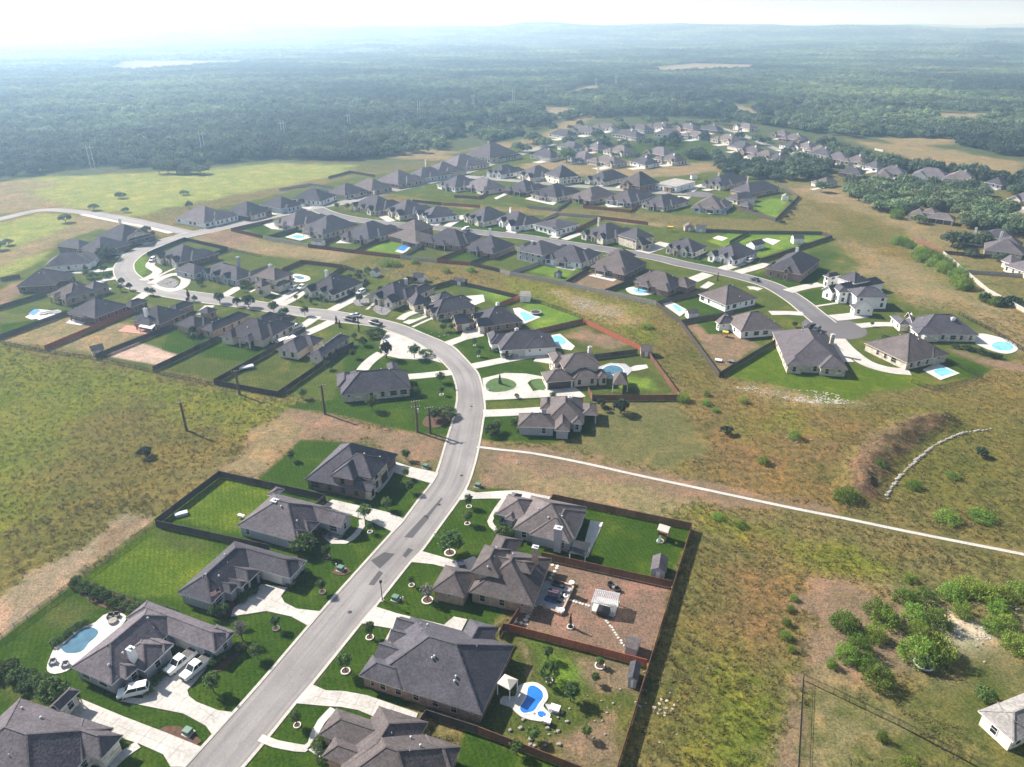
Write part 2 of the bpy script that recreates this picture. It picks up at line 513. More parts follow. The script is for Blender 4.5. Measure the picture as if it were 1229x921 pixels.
# (cover, soft edge in metres, outline in photo pixels); later ones lie over earlier ones
ZONES = [
    ('olive', 25, [(-200, 1000), (-200, 400), (0, 415), (180, 445), (345, 492), (300, 530), (255, 566), (183, 624), (90, 690), (0, 740)]),
    ('lush', 20, [(-300, 720), (-300, 405), (0, 416), (60, 424), (180, 446), (262, 470), (345, 490), (280, 530), (130, 470), (60, 560), (0, 650)]),
    ('lush', 6, [(0, 420), (120, 440), (262, 472), (345, 490), (310, 515), (180, 475), (0, 455)]),
    ('green', 15, [(-100, 262), (-100, 225), (60, 212), (240, 205), (320, 196), (425, 198), (400, 212), (330, 225), (255, 238), (170, 258), (60, 246)]),
    ('dry', 15, [(-100, 262), (-100, 222), (60, 216), (40, 236), (80, 246), (0, 256)]),
    ('dry', 10, [(-100, 330), (-60, 292), (40, 268), (110, 258), (200, 276), (140, 285), (70, 290), (40, 320)]),
    ('green', 8, [(-60, 300), (0, 268), (48, 256), (90, 258), (75, 275), (20, 295), (-40, 318)]),
    ('green', 8, [(-60, 340), (0, 320), (60, 300), (80, 303), (40, 322), (20, 330), (0, 336)]),
    # the subdivision, yards by default
    ('yard', 3, [(0, 405), (0, 335), (40, 318), (75, 290), (120, 275), (180, 285), (225, 284), (270, 296), (310, 306), (362, 312), (412, 318), (503, 345), (544, 336), (640, 356), (702, 380), (776, 418), (816, 473), (720, 480), (640, 530), (575, 530), (500, 520), (440, 497), (400, 480), (333, 472), (256, 457), (183, 442), (115, 428), (53, 418)]),
    ('yard', 3, [(205, 270), (265, 250), (330, 234), (420, 214), (520, 200), (600, 182), (640, 172), (800, 185), (930, 218), (958, 236), (931, 263), (850, 262), (757, 252), (640, 250), (530, 243), (460, 232), (380, 262), (280, 275)]),
    ('yard', 3, [(280, 275), (330, 260), (400, 256), (460, 240), (530, 246), (620, 254), (720, 262), (842, 274), (898, 277), (986, 278), (999, 284), (1040, 322), (1100, 372), (1160, 374), (1229, 425), (1180, 450), (1120, 465), (1000, 480), (864, 448), (815, 386), (725, 349), (612, 326), (524, 312), (426, 301), (369, 294)]),
    ('dry', 6, [(226, 282), (262, 276), (330, 290), (426, 304), (480, 308), (420, 316), (362, 310), (313, 306), (273, 297)]),
    ('dirt', 4, [(232, 281), (275, 277), (305, 285), (300, 296), (270, 294)]),
    ('olive', 6, [(426, 303), (524, 314), (612, 328), (700, 345), (790, 364), (815, 388), (864, 450), (900, 480), (816, 474), (775, 416), (700, 380), (640, 354), (544, 334), (450, 318), (412, 316)]),
    ('lush', 6, [(600, 330), (690, 350), (760, 365), (800, 400), (780, 412), (700, 378), (620, 350)]),
    ('dry', 9, [(665, 350), (740, 366), (770, 385), (740, 388), (690, 368)]),
    ('dry', 8, [(470, 242), (530, 246), (620, 255), (700, 262), (720, 262), (842, 274), (800, 272), (640, 256)]),
    ('dry', 10, [(640, 196), (700, 190), (850, 196), (870, 205), (780, 214), (640, 210), (600, 205)]),
    # right hand fields
    ('dry', 25, [(935, 222), (1010, 225), (1110, 270), (1180, 345), (1240, 400), (1240, 430), (1160, 374), (1100, 360), (1040, 318), (1000, 282), (960, 238)]),
    ('olive', 20, [(960, 236), (1060, 262), (1100, 290), (1165, 350), (1130, 350), (1080, 310), (1000, 284)]),
    ('dry', 20, [(1030, 318), (1100, 318), (1135, 345), (1120, 366), (1070, 350)]),
    ('dry', 12, [(1018, 168), (1060, 172), (1110, 175), (1229, 196), (1229, 212), (1150, 205), (1075, 186)]),
    ('olive', 25, [(864, 448), (935, 470), (1110, 470), (1240, 460), (1240, 660), (1100, 632), (950, 604), (830, 580), (760, 560), (830, 540), (830, 480)]),
    ('red', 25, [(820, 500), (900, 470), (1000, 490), (1060, 505), (1010, 560), (940, 590), (840, 580)]),
    ('lush', 20, [(870, 505), (940, 490), (985, 500), (930, 530)]),
    ('olive', 12, [(1080, 520), (1160, 500), (1240, 500), (1240, 560), (1130, 560), (1090, 560)]),
    ('dry', 9, [(880, 462), (935, 462), (1000, 470), (1030, 484), (980, 484), (900, 472)]),
    ('bank', 3, [(1012, 560), (1050, 522), (1100, 500), (1142, 508), (1112, 530), (1074, 562), (1052, 604), (1030, 596)]),
    # brown corridor along the footpath
    ('sere', 6, [(700, 478), (815, 478), (862, 545), (800, 566), (700, 545)]),
    ('dirt', 5, [(578, 530), (720, 548), (860, 580), (1000, 612), (960, 612), (850, 612), (834, 632), (664, 598), (600, 590), (565, 586)]),
    ('dry', 8, [(600, 560), (700, 568), (830, 610), (830, 630), (670, 596), (610, 585)]),
    ('lush', 12, [(845, 620), (930, 636), (1080, 680), (1040, 690), (960, 690), (880, 655)]),
    ('olive', 15, [(830, 640), (960, 690), (955, 790), (940, 921), (740, 921), (790, 760)]),
    ('red', 18, [(840, 690), (930, 660), (960, 700), (945, 800), (900, 800)]),
    ('lush', 14, [(880, 800), (950, 800), (940, 921), (850, 921)]),
    ('dirt', 6, [(968, 694), (1030, 704), (1090, 725), (1150, 745), (1120, 800), (1050, 830), (966, 800), (958, 770)]),
    ('dry', 15, [(1090, 720), (1240, 745), (1240, 850), (1170, 860), (1110, 820), (1130, 770)]),
    ('pale', 8, [(1140, 745), (1180, 750), (1190, 768), (1150, 765)]),
    ('dull', 20, [(1080, 835), (1150, 810), (1240, 790), (1240, 925), (1190, 921)]),
    ('dull', 6, [(965, 812), (1080, 870), (1190, 925), (959, 925)]),
    ('dry', 12, [(968, 830), (1060, 870), (1050, 925), (975, 925)]),
    ('dirt', 4, [(944, 812), (964, 810), (958, 925), (938, 925)]),
    # left foreground
    ('tan', 3, [(150, 617), (183, 626), (90, 697), (0, 766), (-80, 830), (-80, 780), (0, 716), (104, 650)]),
    ('dirt', 3, [(130, 634), (170, 624), (140, 655), (90, 690)]),
    ('dirt', 5, [(350, 492), (400, 497), (470, 515), (535, 524), (530, 548), (505, 562), (466, 548), (440, 532), (362, 527), (310, 575), (262, 566), (300, 530)]),
    ('dry', 5, [(330, 500), (360, 515), (320, 566), (266, 566), (302, 530)]),
    ('lawn', 1.2, [(308, 576), (362, 528), (440, 533), (466, 549), (505, 563), (526, 566), (470, 640), (390, 730), (300, 840), (223, 925), (-40, 1000), (-60, 830), (0, 768), (90, 698), (185, 630), (262, 573)]),
    ('meadow', 4, [(95, 694), (186, 630), (262, 652), (300, 664), (285, 690), (212, 722), (180, 722)]),
    ('meadow', 3, [(190, 622), (262, 574), (330, 590), (320, 620), (290, 640)]),
    ('dull', 4, [(190, 632), (270, 655), (262, 668), (210, 660), (180, 646)]),
    ('dull', 6, [(60, 725), (110, 732), (100, 752), (60, 755)]),
    ('dull', 3, [(-40, 800), (30, 822), (90, 850), (60, 850), (0, 835)]),
    # right foreground lots
    ('lawn', 1.2, [(560, 588), (600, 584), (664, 600), (830, 635), (806, 702), (650, 668), (600, 740), (500, 840), (290, 1000), (215, 1003), (373, 821), (449, 728), (505, 661)]),
    ('mulch', 0.8, [(650, 668), (806, 703), (777, 799), (609, 756), (620, 735)]),
    ('dull', 2.0, [(612, 762), (776, 800), (740, 930), (574, 876), (590, 830)]),
    ('bright', 5, [(640, 775), (700, 800), (690, 860), (660, 820)]),
    ('dirt', 4, [(690, 790), (770, 806), (764, 830), (720, 830), (700, 812)]),
    ('dirt', 4, [(745, 845), (742, 925), (680, 905), (660, 890), (700, 868)]),
    ('dirt', 1.5, [(624, 772), (636, 780), (640, 806), (634, 820), (626, 815), (630, 795)]),
    ('lawn', 1.0, [(540, 925), (560, 875), (574, 880), (715, 930), (600, 960)]),
    # lots by the bend
    ('lawn', 1.5, [(400, 480), (420, 415), (448, 405), (462, 430), (520, 434), (543, 452), (548, 480), (536, 524), (470, 514), (400, 497), (345, 488)]),
    ('lawn', 1.5, [(582, 498), (640, 490), (715, 480), (710, 520), (660, 532), (590, 530), (575, 525)]),
    ('lawn', 1.5, [(545, 412), (590, 400), (640, 428), (660, 448), (650, 480), (584, 482), (575, 450)]),
    ('lawn', 1.5, [(470, 396), (490, 388), (530, 400), (560, 396), (540, 412)]),
    ('dull', 2, [(713, 430), (764, 422), (815, 474), (713, 478)]),
    ('bright', 4, [(730, 455), (790, 452), (790, 470), (735, 470)]),
    ('dull', 2, [(625, 375), (644, 396), (700, 386), (772, 420), (713, 430), (670, 402)]),
    ('dirt', 5, [(700, 395), (750, 412), (735, 420), (690, 405)]),
    ('bright', 2, [(640, 360), (700, 382), (645, 396), (625, 372)]),
    ('bright', 3, [(560, 342), (622, 356), (600, 366), (575, 352)]),
    # back lots of the left group
    ('lawn', 1, [(184, 438), (207, 392), (262, 402), (240, 420)]),
    ('pink', 1, [(120, 428), (158, 408), (219, 427), (186, 438)]),
    ('dull', 1, [(118, 430), (180, 444), (186, 438), (124, 426)]),
    ('lawn', 1.5, [(234, 428), (262, 404), (326, 417), (300, 435), (250, 430)]),
    ('dull', 1.5, [(190, 444), (234, 427), (296, 436), (258, 458)]),
    ('dull', 1.5, [(258, 458), (300, 434), (345, 420), (384, 430), (334, 470)]),
    ('lawn', 3, [(325, 420), (380, 432), (350, 438)]),
    ('lawn', 2, [(35, 385), (60, 368), (82, 372), (60, 385), (20, 398), (0, 400), (0, 390)]),
    ('dry', 2, [(4, 408), (60, 385), (90, 380), (120, 390), (56, 416)]),
    ('dry', 3, [(60, 418), (140, 388), (190, 394), (116, 426)]),
    ('dirt', 2, [(54, 416), (176, 366), (178, 370), (60, 419)]),
    ('dirt', 4, [(0, 350), (30, 335), (40, 345), (0, 370)]),
    ('lawn', 1, [(112, 335), (125, 318), (143, 312), (137, 322), (140, 333)]),
    ('bright', 1, [(161, 312), (172, 308), (178, 318), (168, 336), (160, 325)]),
    # street 2 lots
    ('lawn', 1.5, [(281, 272), (326, 262), (330, 270), (316, 282)]),
    ('lawn', 1.5, [(316, 283), (360, 272), (366, 290)]),
    ('bright', 2, [(436, 300), (462, 286), (508, 292), (482, 306)]),
    ('dull', 2, [(484, 306), (510, 292), (556, 297), (526, 311)]),
    ('lawn', 2, [(528, 311), (558, 298), (606, 300), (566, 314)]),
    ('bright', 2, [(628, 322), (645, 310), (700, 320), (676, 336)]),
    ('dirt', 2, [(684, 340), (708, 324), (750, 336), (728, 348)]),
    ('lawn', 1.5, [(735, 345), (765, 335), (830, 352), (790, 362)]),
    ('lawn', 2, [(808, 368), (840, 354), (885, 372), (866, 380), (830, 384)]),
    ('dirt', 2, [(822, 388), (850, 392), (900, 408), (914, 416), (866, 446)]),
    ('lawn', 1.5, [(836, 386), (870, 388), (890, 400), (850, 402)]),
    ('meadow', 6, [(868, 446), (930, 408), (945, 436), (1018, 444), (1080, 440), (1120, 464), (1000, 480), (920, 462)]),
    ('lawn', 2, [(1140, 428), (1200, 440), (1180, 450), (1130, 456)]),
    ('dirt', 4, [(1140, 420), (1240, 440), (1240, 450), (1180, 440)]),
    ('lawn', 1.5, [(896, 330), (985, 318), (1000, 335), (940, 350)]),
    ('lawn', 1.5, [(945, 355), (990, 346), (1010, 360), (975, 368)]),
    ('lawn', 1.5, [(795, 306), (880, 316), (860, 324), (800, 314)]),
    ('lawn', 1.5, [(520, 272), (560, 264), (640, 274), (620, 282), (560, 280)]),
    ('lawn', 1.5, [(620, 282), (660, 272), (700, 285), (766, 296), (760, 304), (680, 290)]),
    ('bright', 2, [(848, 290), (880, 278), (984, 280), (990, 284), (910, 310)]),
    ('bright', 2, [(900, 248), (925, 238), (950, 240), (930, 261)]),
    ('dull', 2, [(920, 225), (933, 220), (955, 234), (925, 236)]),
    ('dullgreen', 2, [(780, 222), (870, 226), (840, 235), (780, 230)]),
    ('lawn', 2, [(590, 210), (700, 216), (780, 226), (700, 222), (600, 216)]),
    ('dullgreen', 6, [(720, 180), (800, 165), (860, 172), (850, 190), (760, 196)]),
    ('dullgreen', 6, [(900, 320), (985, 300), (1010, 305), (985, 320)]),
    # clearings in the woods
    ('straw', 25, [(128, 82), (150, 73), (300, 72), (310, 75), (250, 78), (160, 84)]),
    ('dry', 60, [(436, 76), (500, 62), (580, 58), (700, 64), (690, 70), (600, 76)]),
    ('dry', 60, [(1155, 50), (1160, 44), (1240, 40), (1240, 56)]),
    ('straw', 20, [(645, 138), (660, 128), (690, 130), (695, 138), (660, 142)]),
    ('dry', 12, [(470, 190), (500, 158), (520, 150), (535, 158), (500, 178), (545, 182), (540, 192)]),
    ('dry', 15, [(560, 180), (640, 165), (690, 140), (720, 138), (640, 176)]),
    ('straw', 15, [(870, 122), (900, 130), (912, 138), (960, 150), (945, 150), (890, 138)]),
    ('straw', 20, [(770, 82), (830, 76), (920, 78), (900, 84), (800, 88)]),
    ('straw', 20, [(1100, 86), (1160, 86), (1150, 91), (1100, 90)]),
    ('straw', 15, [(1120, 136), (1195, 136), (1185, 143), (1130, 142)]),
    ('dry', 10, [(1060, 166), (1150, 166), (1145, 174), (1080, 174)]),
    ('straw', 25, [(660, 112), (700, 104), (740, 100), (720, 108), (680, 116)]),
]

def cover_arrays(X, Y):
    n = len(X)
    col = np.empty((n, 3)); wild = np.empty(n)
    col[:] = COVER['field'][0]; wild[:] = COVER['field'][1]
    # the woods' floor beyond the houses
    D = np.hypot(X, Y)
    f = np.clip((D - 560) / 80, 0, 1)[:, None]
    col = col * (1 - f) + np.array(COVER['wood'][0]) * f
    j1 = (vnoise(X, Y, 9, 3) - 0.5)
    j2 = (vnoise(X, Y, 2.2, 4) - 0.5)
    for name, soft, poly in ZONES:
        P = np.array([at(*p) for p in poly])
        lo, hi = P.min(0) - soft * 2, P.max(0) + soft * 2
        k = np.nonzero((X > lo[0]) & (X < hi[0]) & (Y > lo[1]) & (Y < hi[1]))[0]
        if not len(k): continue
        x, y = X[k], Y[k]
        inside = np.zeros(len(k), bool)
        dist = np.full(len(k), 1e9)
        for i in range(len(P)):
            (x0, y0), (x1, y1) = P[i], P[(i + 1) % len(P)]
            c = ((y0 > y) != (y1 > y))
            with np.errstate(divide='ignore', invalid='ignore'):
                xi = (x1 - x0) * (y - y0) / (y1 - y0 if y1 != y0 else 1e-9) + x0
            inside ^= c & (x < xi)
            L = max((x1 - x0) ** 2 + (y1 - y0) ** 2, 1e-9)
            t = np.clip(((x - x0) * (x1 - x0) + (y - y0) * (y1 - y0)) / L, 0, 1)
            dist = np.minimum(dist, np.hypot(x - x0 - t * (x1 - x0), y - y0 - t * (y1 - y0)))
        sd = np.where(inside, dist, -dist) + (j1[k] * 1.6 + j2[k] * 0.5) * min(soft, 12)
        w = np.clip(0.5 + sd / soft, 0, 1)
        w = w * w * (3 - 2 * w)
        c, wl = COVER[name]
        col[k] = col[k] * (1 - w[:, None]) + np.array(c) * w[:, None]
        wild[k] = wild[k] * (1 - w) + wl * w
    return col, wild

HARD = []        # centre lines and outlines of paved things: growth is kept low there (filled below, before the ground is made)

def hard_mask(X, Y):
    m = np.zeros(len(X))
    for line, half in HARD:
        P = np.array([(p[0], p[1]) for p in line])
        lo, hi = P.min(0) - half - 3, P.max(0) + half + 3
        k = np.nonzero((X > lo[0]) & (X < hi[0]) & (Y > lo[1]) & (Y < hi[1]))[0]
        if not len(k): continue
        x, y = X[k], Y[k]
        dist = np.full(len(k), 1e9)
        for i in range(len(P) - 1):
            (x0, y0), (x1, y1) = P[i], P[i + 1]
            L = max((x1 - x0) ** 2 + (y1 - y0) ** 2, 1e-9)
            t = np.clip(((x - x0) * (x1 - x0) + (y - y0) * (y1 - y0)) / L, 0, 1)
            dist = np.minimum(dist, np.hypot(x - x0 - t * (x1 - x0), y - y0 - t * (y1 - y0)))
        m[k] = np.maximum(m[k], np.clip(1 - (dist - half) / 1.5, 0, 1))
    return m

def hills_z(X, Y):
    """the far country swells gently; ridges stand on the horizon"""
    D = np.hypot(X, Y)
    A = np.arctan2(X, Y)
    f = np.clip((D - 1500) / 3000, 0, 1)
    z = f * (vnoise(X + 40000, Y + 40000, 1800, 8) - 0.42) * 55
    r = np.clip((D - 4100) / 1500, 0, 1)
    r = r * r * (3 - 2 * r)
    prof = vnoise(A * 900 + 500, D * 0.02 + 80, 110, 9)
    z += r * (60 + (prof - 0.45) * 75) + np.clip((D - 2900) / 500, 0, 1) * np.clip(vnoise(A * 700 + 90, D * 0.05, 60, 10) - .5, 0, 1) * 60
    return z

def build_ground():
    V, F = [], []
    XS, YS, W = [], [], []
    base = 0
    def strip(xs, ys):
        nonlocal base
        gx, gy = np.meshgrid(xs, ys)
        nx, ny = len(xs), len(ys)
        XS.append(gx.ravel()); YS.append(gy.ravel())
        i = np.arange(nx * ny).reshape(ny, nx) + base
        F.append(np.stack([i[:-1, :-1].ravel(), i[:-1, 1:].ravel(), i[1:, 1:].ravel(), i[1:, :-1].ravel()], 1))
        base += nx * ny
    def sides(inner, step, far=16000.0, g=1.35):
        out, s, p = [], step * 2, inner
        while p < far:
            p += s; s *= g
            out.append(min(p, far))
        return np.array(out)
    def xs(half, step):
        s = sides(half, step)
        return np.concatenate([-s[::-1], np.arange(-half, half + step / 2, step), s])
    strip(xs(132, 0.5), np.concatenate([[-3000, -600, -100, 0, 30, 45], np.arange(55, 140.1, 0.5)]))
    strip(xs(190, 0.75), np.arange(140, 260.1, 0.75))
    strip(xs(330, 1.5), np.arange(260, 500.1, 1.5))
    strip(xs(900, 6), np.arange(500, 1220.1, 6))
    ys, s, y = [], 14.0, 1220.0
    while y < 16000:
        ys.append(y); y += s; s *= 1.045
    ys.append(16000)
    q, s = [0.0], 45.0
    while q[-1] < 16000:
        q.append(min(16000, q[-1] + s)); s *= 1.03
    q = np.array(q)
    strip(np.concatenate([-q[:0:-1], q]), np.array(ys))
    X, Y = np.concatenate(XS), np.concatenate(YS)
    col, wild = cover_arrays(X, Y)
    hm = hard_mask(X, Y)
    wild = wild * (1 - hm)
    near = np.clip((560 - np.hypot(X, Y)) / 150, 0, 1)
    t1 = vnoise(X, Y, 3.4, 21); t2 = vnoise(X, Y, 1.3, 22); big = vnoise(X, Y, 26, 23)
    grow = np.clip((t1 - 0.42) * 2.0, 0, 1) * 0.5 + np.clip(t2 - 0.4, 0, 1) * 0.35
    z = -0.03 + wild * near * grow * (0.45 + 0.75 * big) * 0.38
    z += hills_z(X, Y)
    bank = [at(*p) for p in [(1030, 588), (1044, 558), (1068, 533), (1098, 511), (1126, 504)]]
    bd = np.full(len(X), 1e9)
    for (x0, y0), (x1, y1) in zip(bank[:-1], bank[1:]):
        t = np.clip(((X - x0) * (x1 - x0) + (Y - y0) * (y1 - y0)) / ((x1 - x0) ** 2 + (y1 - y0) ** 2), 0, 1)
        bd = np.minimum(bd, np.hypot(X - x0 - t * (x1 - x0), Y - y0 - t * (y1 - y0)))
    bw = np.clip(1 - bd / 7, 0, 1)
    z += bw * bw * (3 - 2 * bw) * (2.1 + 1.8 * (vnoise(X, Y, 2.6, 51) - .4)) + bw * (vnoise(X, Y, 1.2, 52) - .5) * .8
    global GROUND
    GROUND = (X, Y, z, wild, col)
    me = bpy.data.meshes.new('ground')
    me.vertices.add(len(X))
    co = np.stack([X, Y, z], 1).astype(np.float32)
    me.vertices.foreach_set('co', co.ravel())
    f = np.concatenate(F)
    me.loops.add(f.size); me.polygons.add(len(f))
    me.loops.foreach_set('vertex_index', f.ravel().astype(np.int32))
    me.polygons.foreach_set('loop_start', np.arange(0, f.size, 4, dtype=np.int32))
    me.update(calc_edges=True)
    me.validate()
    a = me.attributes.new('cover', 'FLOAT_COLOR', 'POINT')
    a.data.foreach_set('color', np.concatenate([col, np.ones((len(col), 1))], 1).astype(np.float32).ravel())
    a = me.attributes.new('wild', 'FLOAT', 'POINT')
    a.data.foreach_set('value', wild.astype(np.float32))
    me.polygons.foreach_set('use_smooth', [True] * len(me.polygons))
    # material
    m, nt, b = newmat('ground cover', 1.0, 0.0)
    ac = nt.nodes.new('ShaderNodeAttribute'); ac.attribute_name = 'cover'
    aw = nt.nodes.new('ShaderNodeAttribute'); aw.attribute_name = 'wild'
    c = ac.outputs['Color']
    nA = nz(nt, 0.11, 6, 0.62, dist=0.6)        # patches of ten metres
    nB = nz(nt, 0.62, 6, 0.75)                  # tussocks
    nC = nz(nt, 0.022, 4, 0.6)                  # fields
    nD = nz(nt, 2.4, 4, 0.8)
    wildc = mix(nt, 1.0, c, ramp(nt, nA.outputs[0], [(0.30, (0.66, 0.76, 0.62)), (0.47, (1, 1, 1)), (0.60, (1.16, 1.08, 0.98)), (0.74, (1.35, 1.15, 1.05))]).outputs[0], 'MULTIPLY')
    wildc = mix(nt, 1.0, wildc, ramp(nt, nB.outputs[0], [(0.32, (0.36, 0.44, 0.34)), (0.48, (0.95, 0.97, 0.95)), (0.66, (1.6, 1.45, 1.25))]).outputs[0], 'MULTIPLY')
    wildc = mix(nt, 1.0, wildc, ramp(nt, nC.outputs[0], [(0.35, (0.86, 0.98, 0.82)), (0.52, (1, 1, 1)), (0.68, (1.18, 1.05, 0.98))]).outputs[0], 'MULTIPLY')
    mown = mix(nt, 1.0, c, ramp(nt, nA.outputs[0], [(0.32, (0.82, 0.90, 0.82)), (0.52, (1, 1, 1)), (0.70, (1.75, 1.38, 1.35))]).outputs[0], 'MULTIPLY')
    wv = nt.nodes.new('ShaderNodeTexWave'); wv.inputs['Scale'].default_value = .32; wv.inputs['Distortion'].default_value = 1.2
    tcw = nt.nodes.new('ShaderNodeTexCoord'); mpw = nt.nodes.new('ShaderNodeMapping'); mpw.inputs['Rotation'].default_value = (0, 0, -.37)
    nt.links.new(tcw.outputs['Object'], mpw.inputs[0]); nt.links.new(mpw.outputs[0], wv.inputs[0])
    scg = nt.nodes.new('ShaderNodeSeparateColor'); nt.links.new(ac.outputs['Color'], scg.inputs[0])
    gmr = nt.nodes.new('ShaderNodeMath'); gmr.operation = 'SUBTRACT'; nt.links.new(scg.outputs[1], gmr.inputs[0]); nt.links.new(scg.outputs[0], gmr.inputs[1])
    gfa = nt.nodes.new('ShaderNodeMapRange'); gfa.inputs['From Max'].default_value = .02; nt.links.new(gmr.outputs[0], gfa.inputs[0])
    mown = mix(nt, gfa.outputs[0], mown, ramp(nt, wv.outputs[0], [(.3, .92), (.7, 1.06)]).outputs[0], 'MULTIPLY')      # mowing passes
    mown = mix(nt, 1.0, mown, ramp(nt, nB.outputs[0], [(0.32, (0.70, 0.74, 0.70)), (0.5, (1, 1, 1)), (0.68, (1.28, 1.18, 1.15))]).outputs[0], 'MULTIPLY')
    wf = nt.nodes.new('ShaderNodeMapRange')
    wf.inputs['From Min'].default_value = 0.05
    wf.inputs['From Max'].default_value = 0.4
    nt.links.new(aw.outputs['Fac'], wf.inputs[0])
    c = mix(nt, wf.outputs[0], mown, wildc)
    c = mix(nt, 1.0, c, ramp(nt, nD.outputs[0], [(0.34, 0.45), (0.5, 1.0), (0.66, 1.5)]).outputs[0], 'MULTIPLY')
    nt.links.new(c, b.inputs['Base Color'])
    bp = nt.nodes.new('ShaderNodeBump')
    bp.inputs['Distance'].default_value = 0.35
    ms = nt.nodes.new('ShaderNodeMath'); ms.operation = 'MULTIPLY_ADD'
    ms.inputs[1].default_value = 0.75; ms.inputs[2].default_value = 0.12
    nt.links.new(aw.outputs['Fac'], ms.inputs[0])
    nt.links.new(ms.outputs[0], bp.inputs['Strength'])
    nt.links.new(nB.outputs[0], bp.inputs['Height'])
    nt.links.new(bp.outputs[0], b.inputs['Normal'])
    me.materials.append(m)
    o = bpy.data.objects.new('ground', me)
    COL.objects.link(o)
    tag(o, 'ground of mown lots, rough grassland and bare soil reaching to the hills', kind='structure')

# ------------------------------------------------------------ roads and paving
ROAD_L = [(150, 1003), (223, 921), (310, 824), (387, 734), (426, 690), (472, 639), (486, 623.6), (505, 598), (518.6, 580.7), (527, 562), (538, 525), (546, 498), (549.5, 472), (543, 448), (530, 433), (513, 419), (490, 406), (466, 397), (446, 391.5), (403, 386), (360, 379.5), (320, 374), (288, 369), (225, 361), (178, 352.5), (153, 346), (140, 335), (137, 322), (144, 312), (152, 304.6), (169, 296), (199, 286), (226, 280)]
ROAD_R = [(215, 1003), (300, 909), (353, 844), (373, 821), (432, 748), (449, 728), (492, 674), (505, 661), (530, 627), (549, 601), (560, 583), (568, 560), (574, 535), (579, 505), (581, 486), (575, 453), (565, 438.6), (544, 417), (530, 410), (506, 400), (487, 392), (463, 385), (432, 379), (396, 373), (360, 369.5), (322, 364), (258.6, 354), (216, 348), (182, 339), (165, 330), (160, 321), (163, 313), (178, 302), (200, 293), (224, 285)]

def resample(line, n):
    d = [0.0]
    for i in range(1, len(line)): d.append(d[-1] + (line[i] - line[i - 1]).length)
    out, j = [], 0
    for k in range(n):
        t = d[-1] * k / (n - 1)
        while j < len(d) - 2 and d[j + 1] < t: j += 1
        u = (t - d[j]) / max(d[j + 1] - d[j], 1e-9)
        out.append(line[j].lerp(line[j + 1], min(max(u, 0), 1)))
    return out

def lay_uv(o, us, flip):
    """u across the strip, v metres along it"""
    uv = o.data.uv_layers.new(name='UVMap')
    d = []
    for i in range(len(us) - 1):
        a, b = us[i], us[i + 1]
        d += [0, b, 1, b, 1, a, 0, a] if flip else [0, a, 1, a, 1, b, 0, b]
    uv.data.foreach_set('uv', d)

def run(line):
    d = [0.0]
    for i in range(1, len(line)): d.append(d[-1] + (line[i] - line[i - 1]).length)
    return d

def sheet(name, left, right, z, mat, label=None, kind='structure', parent=None):
    m = MB()
    for i in range(len(left) - 1):
        m.face([(*left[i], z), (*right[i], z), (*right[i + 1], z), (*left[i + 1], z)])
    o = m.build(name, mat, parent)
    lay_uv(o, run(left), False)
    if kind or label: tag(o, label, kind=kind)
    return o

def ribbon(name, line, w0, w1, z, mat, label=None, parent=None, thick=0.0, kind='structure'):
    """a strip between two offsets of a line"""
    a, b = offset_line(line, w0), offset_line(line, w1)
    m = MB()
    for i in range(len(a) - 1):
        m.face([(*a[i], z), (*b[i], z), (*b[i + 1], z), (*a[i + 1], z)][::-1] if w1 > w0 else [(*a[i], z), (*b[i], z), (*b[i + 1], z), (*a[i + 1], z)])
        if thick:
            for s in (a, b):
                m.face([(*s[i], z), (*s[i], z - thick), (*s[i + 1], z - thick), (*s[i + 1], z)])
    o = m.build(name, mat, parent)
    if not thick: lay_uv(o, run(line), w1 > w0)
    if kind: tag(o, label, kind=kind)
    return o

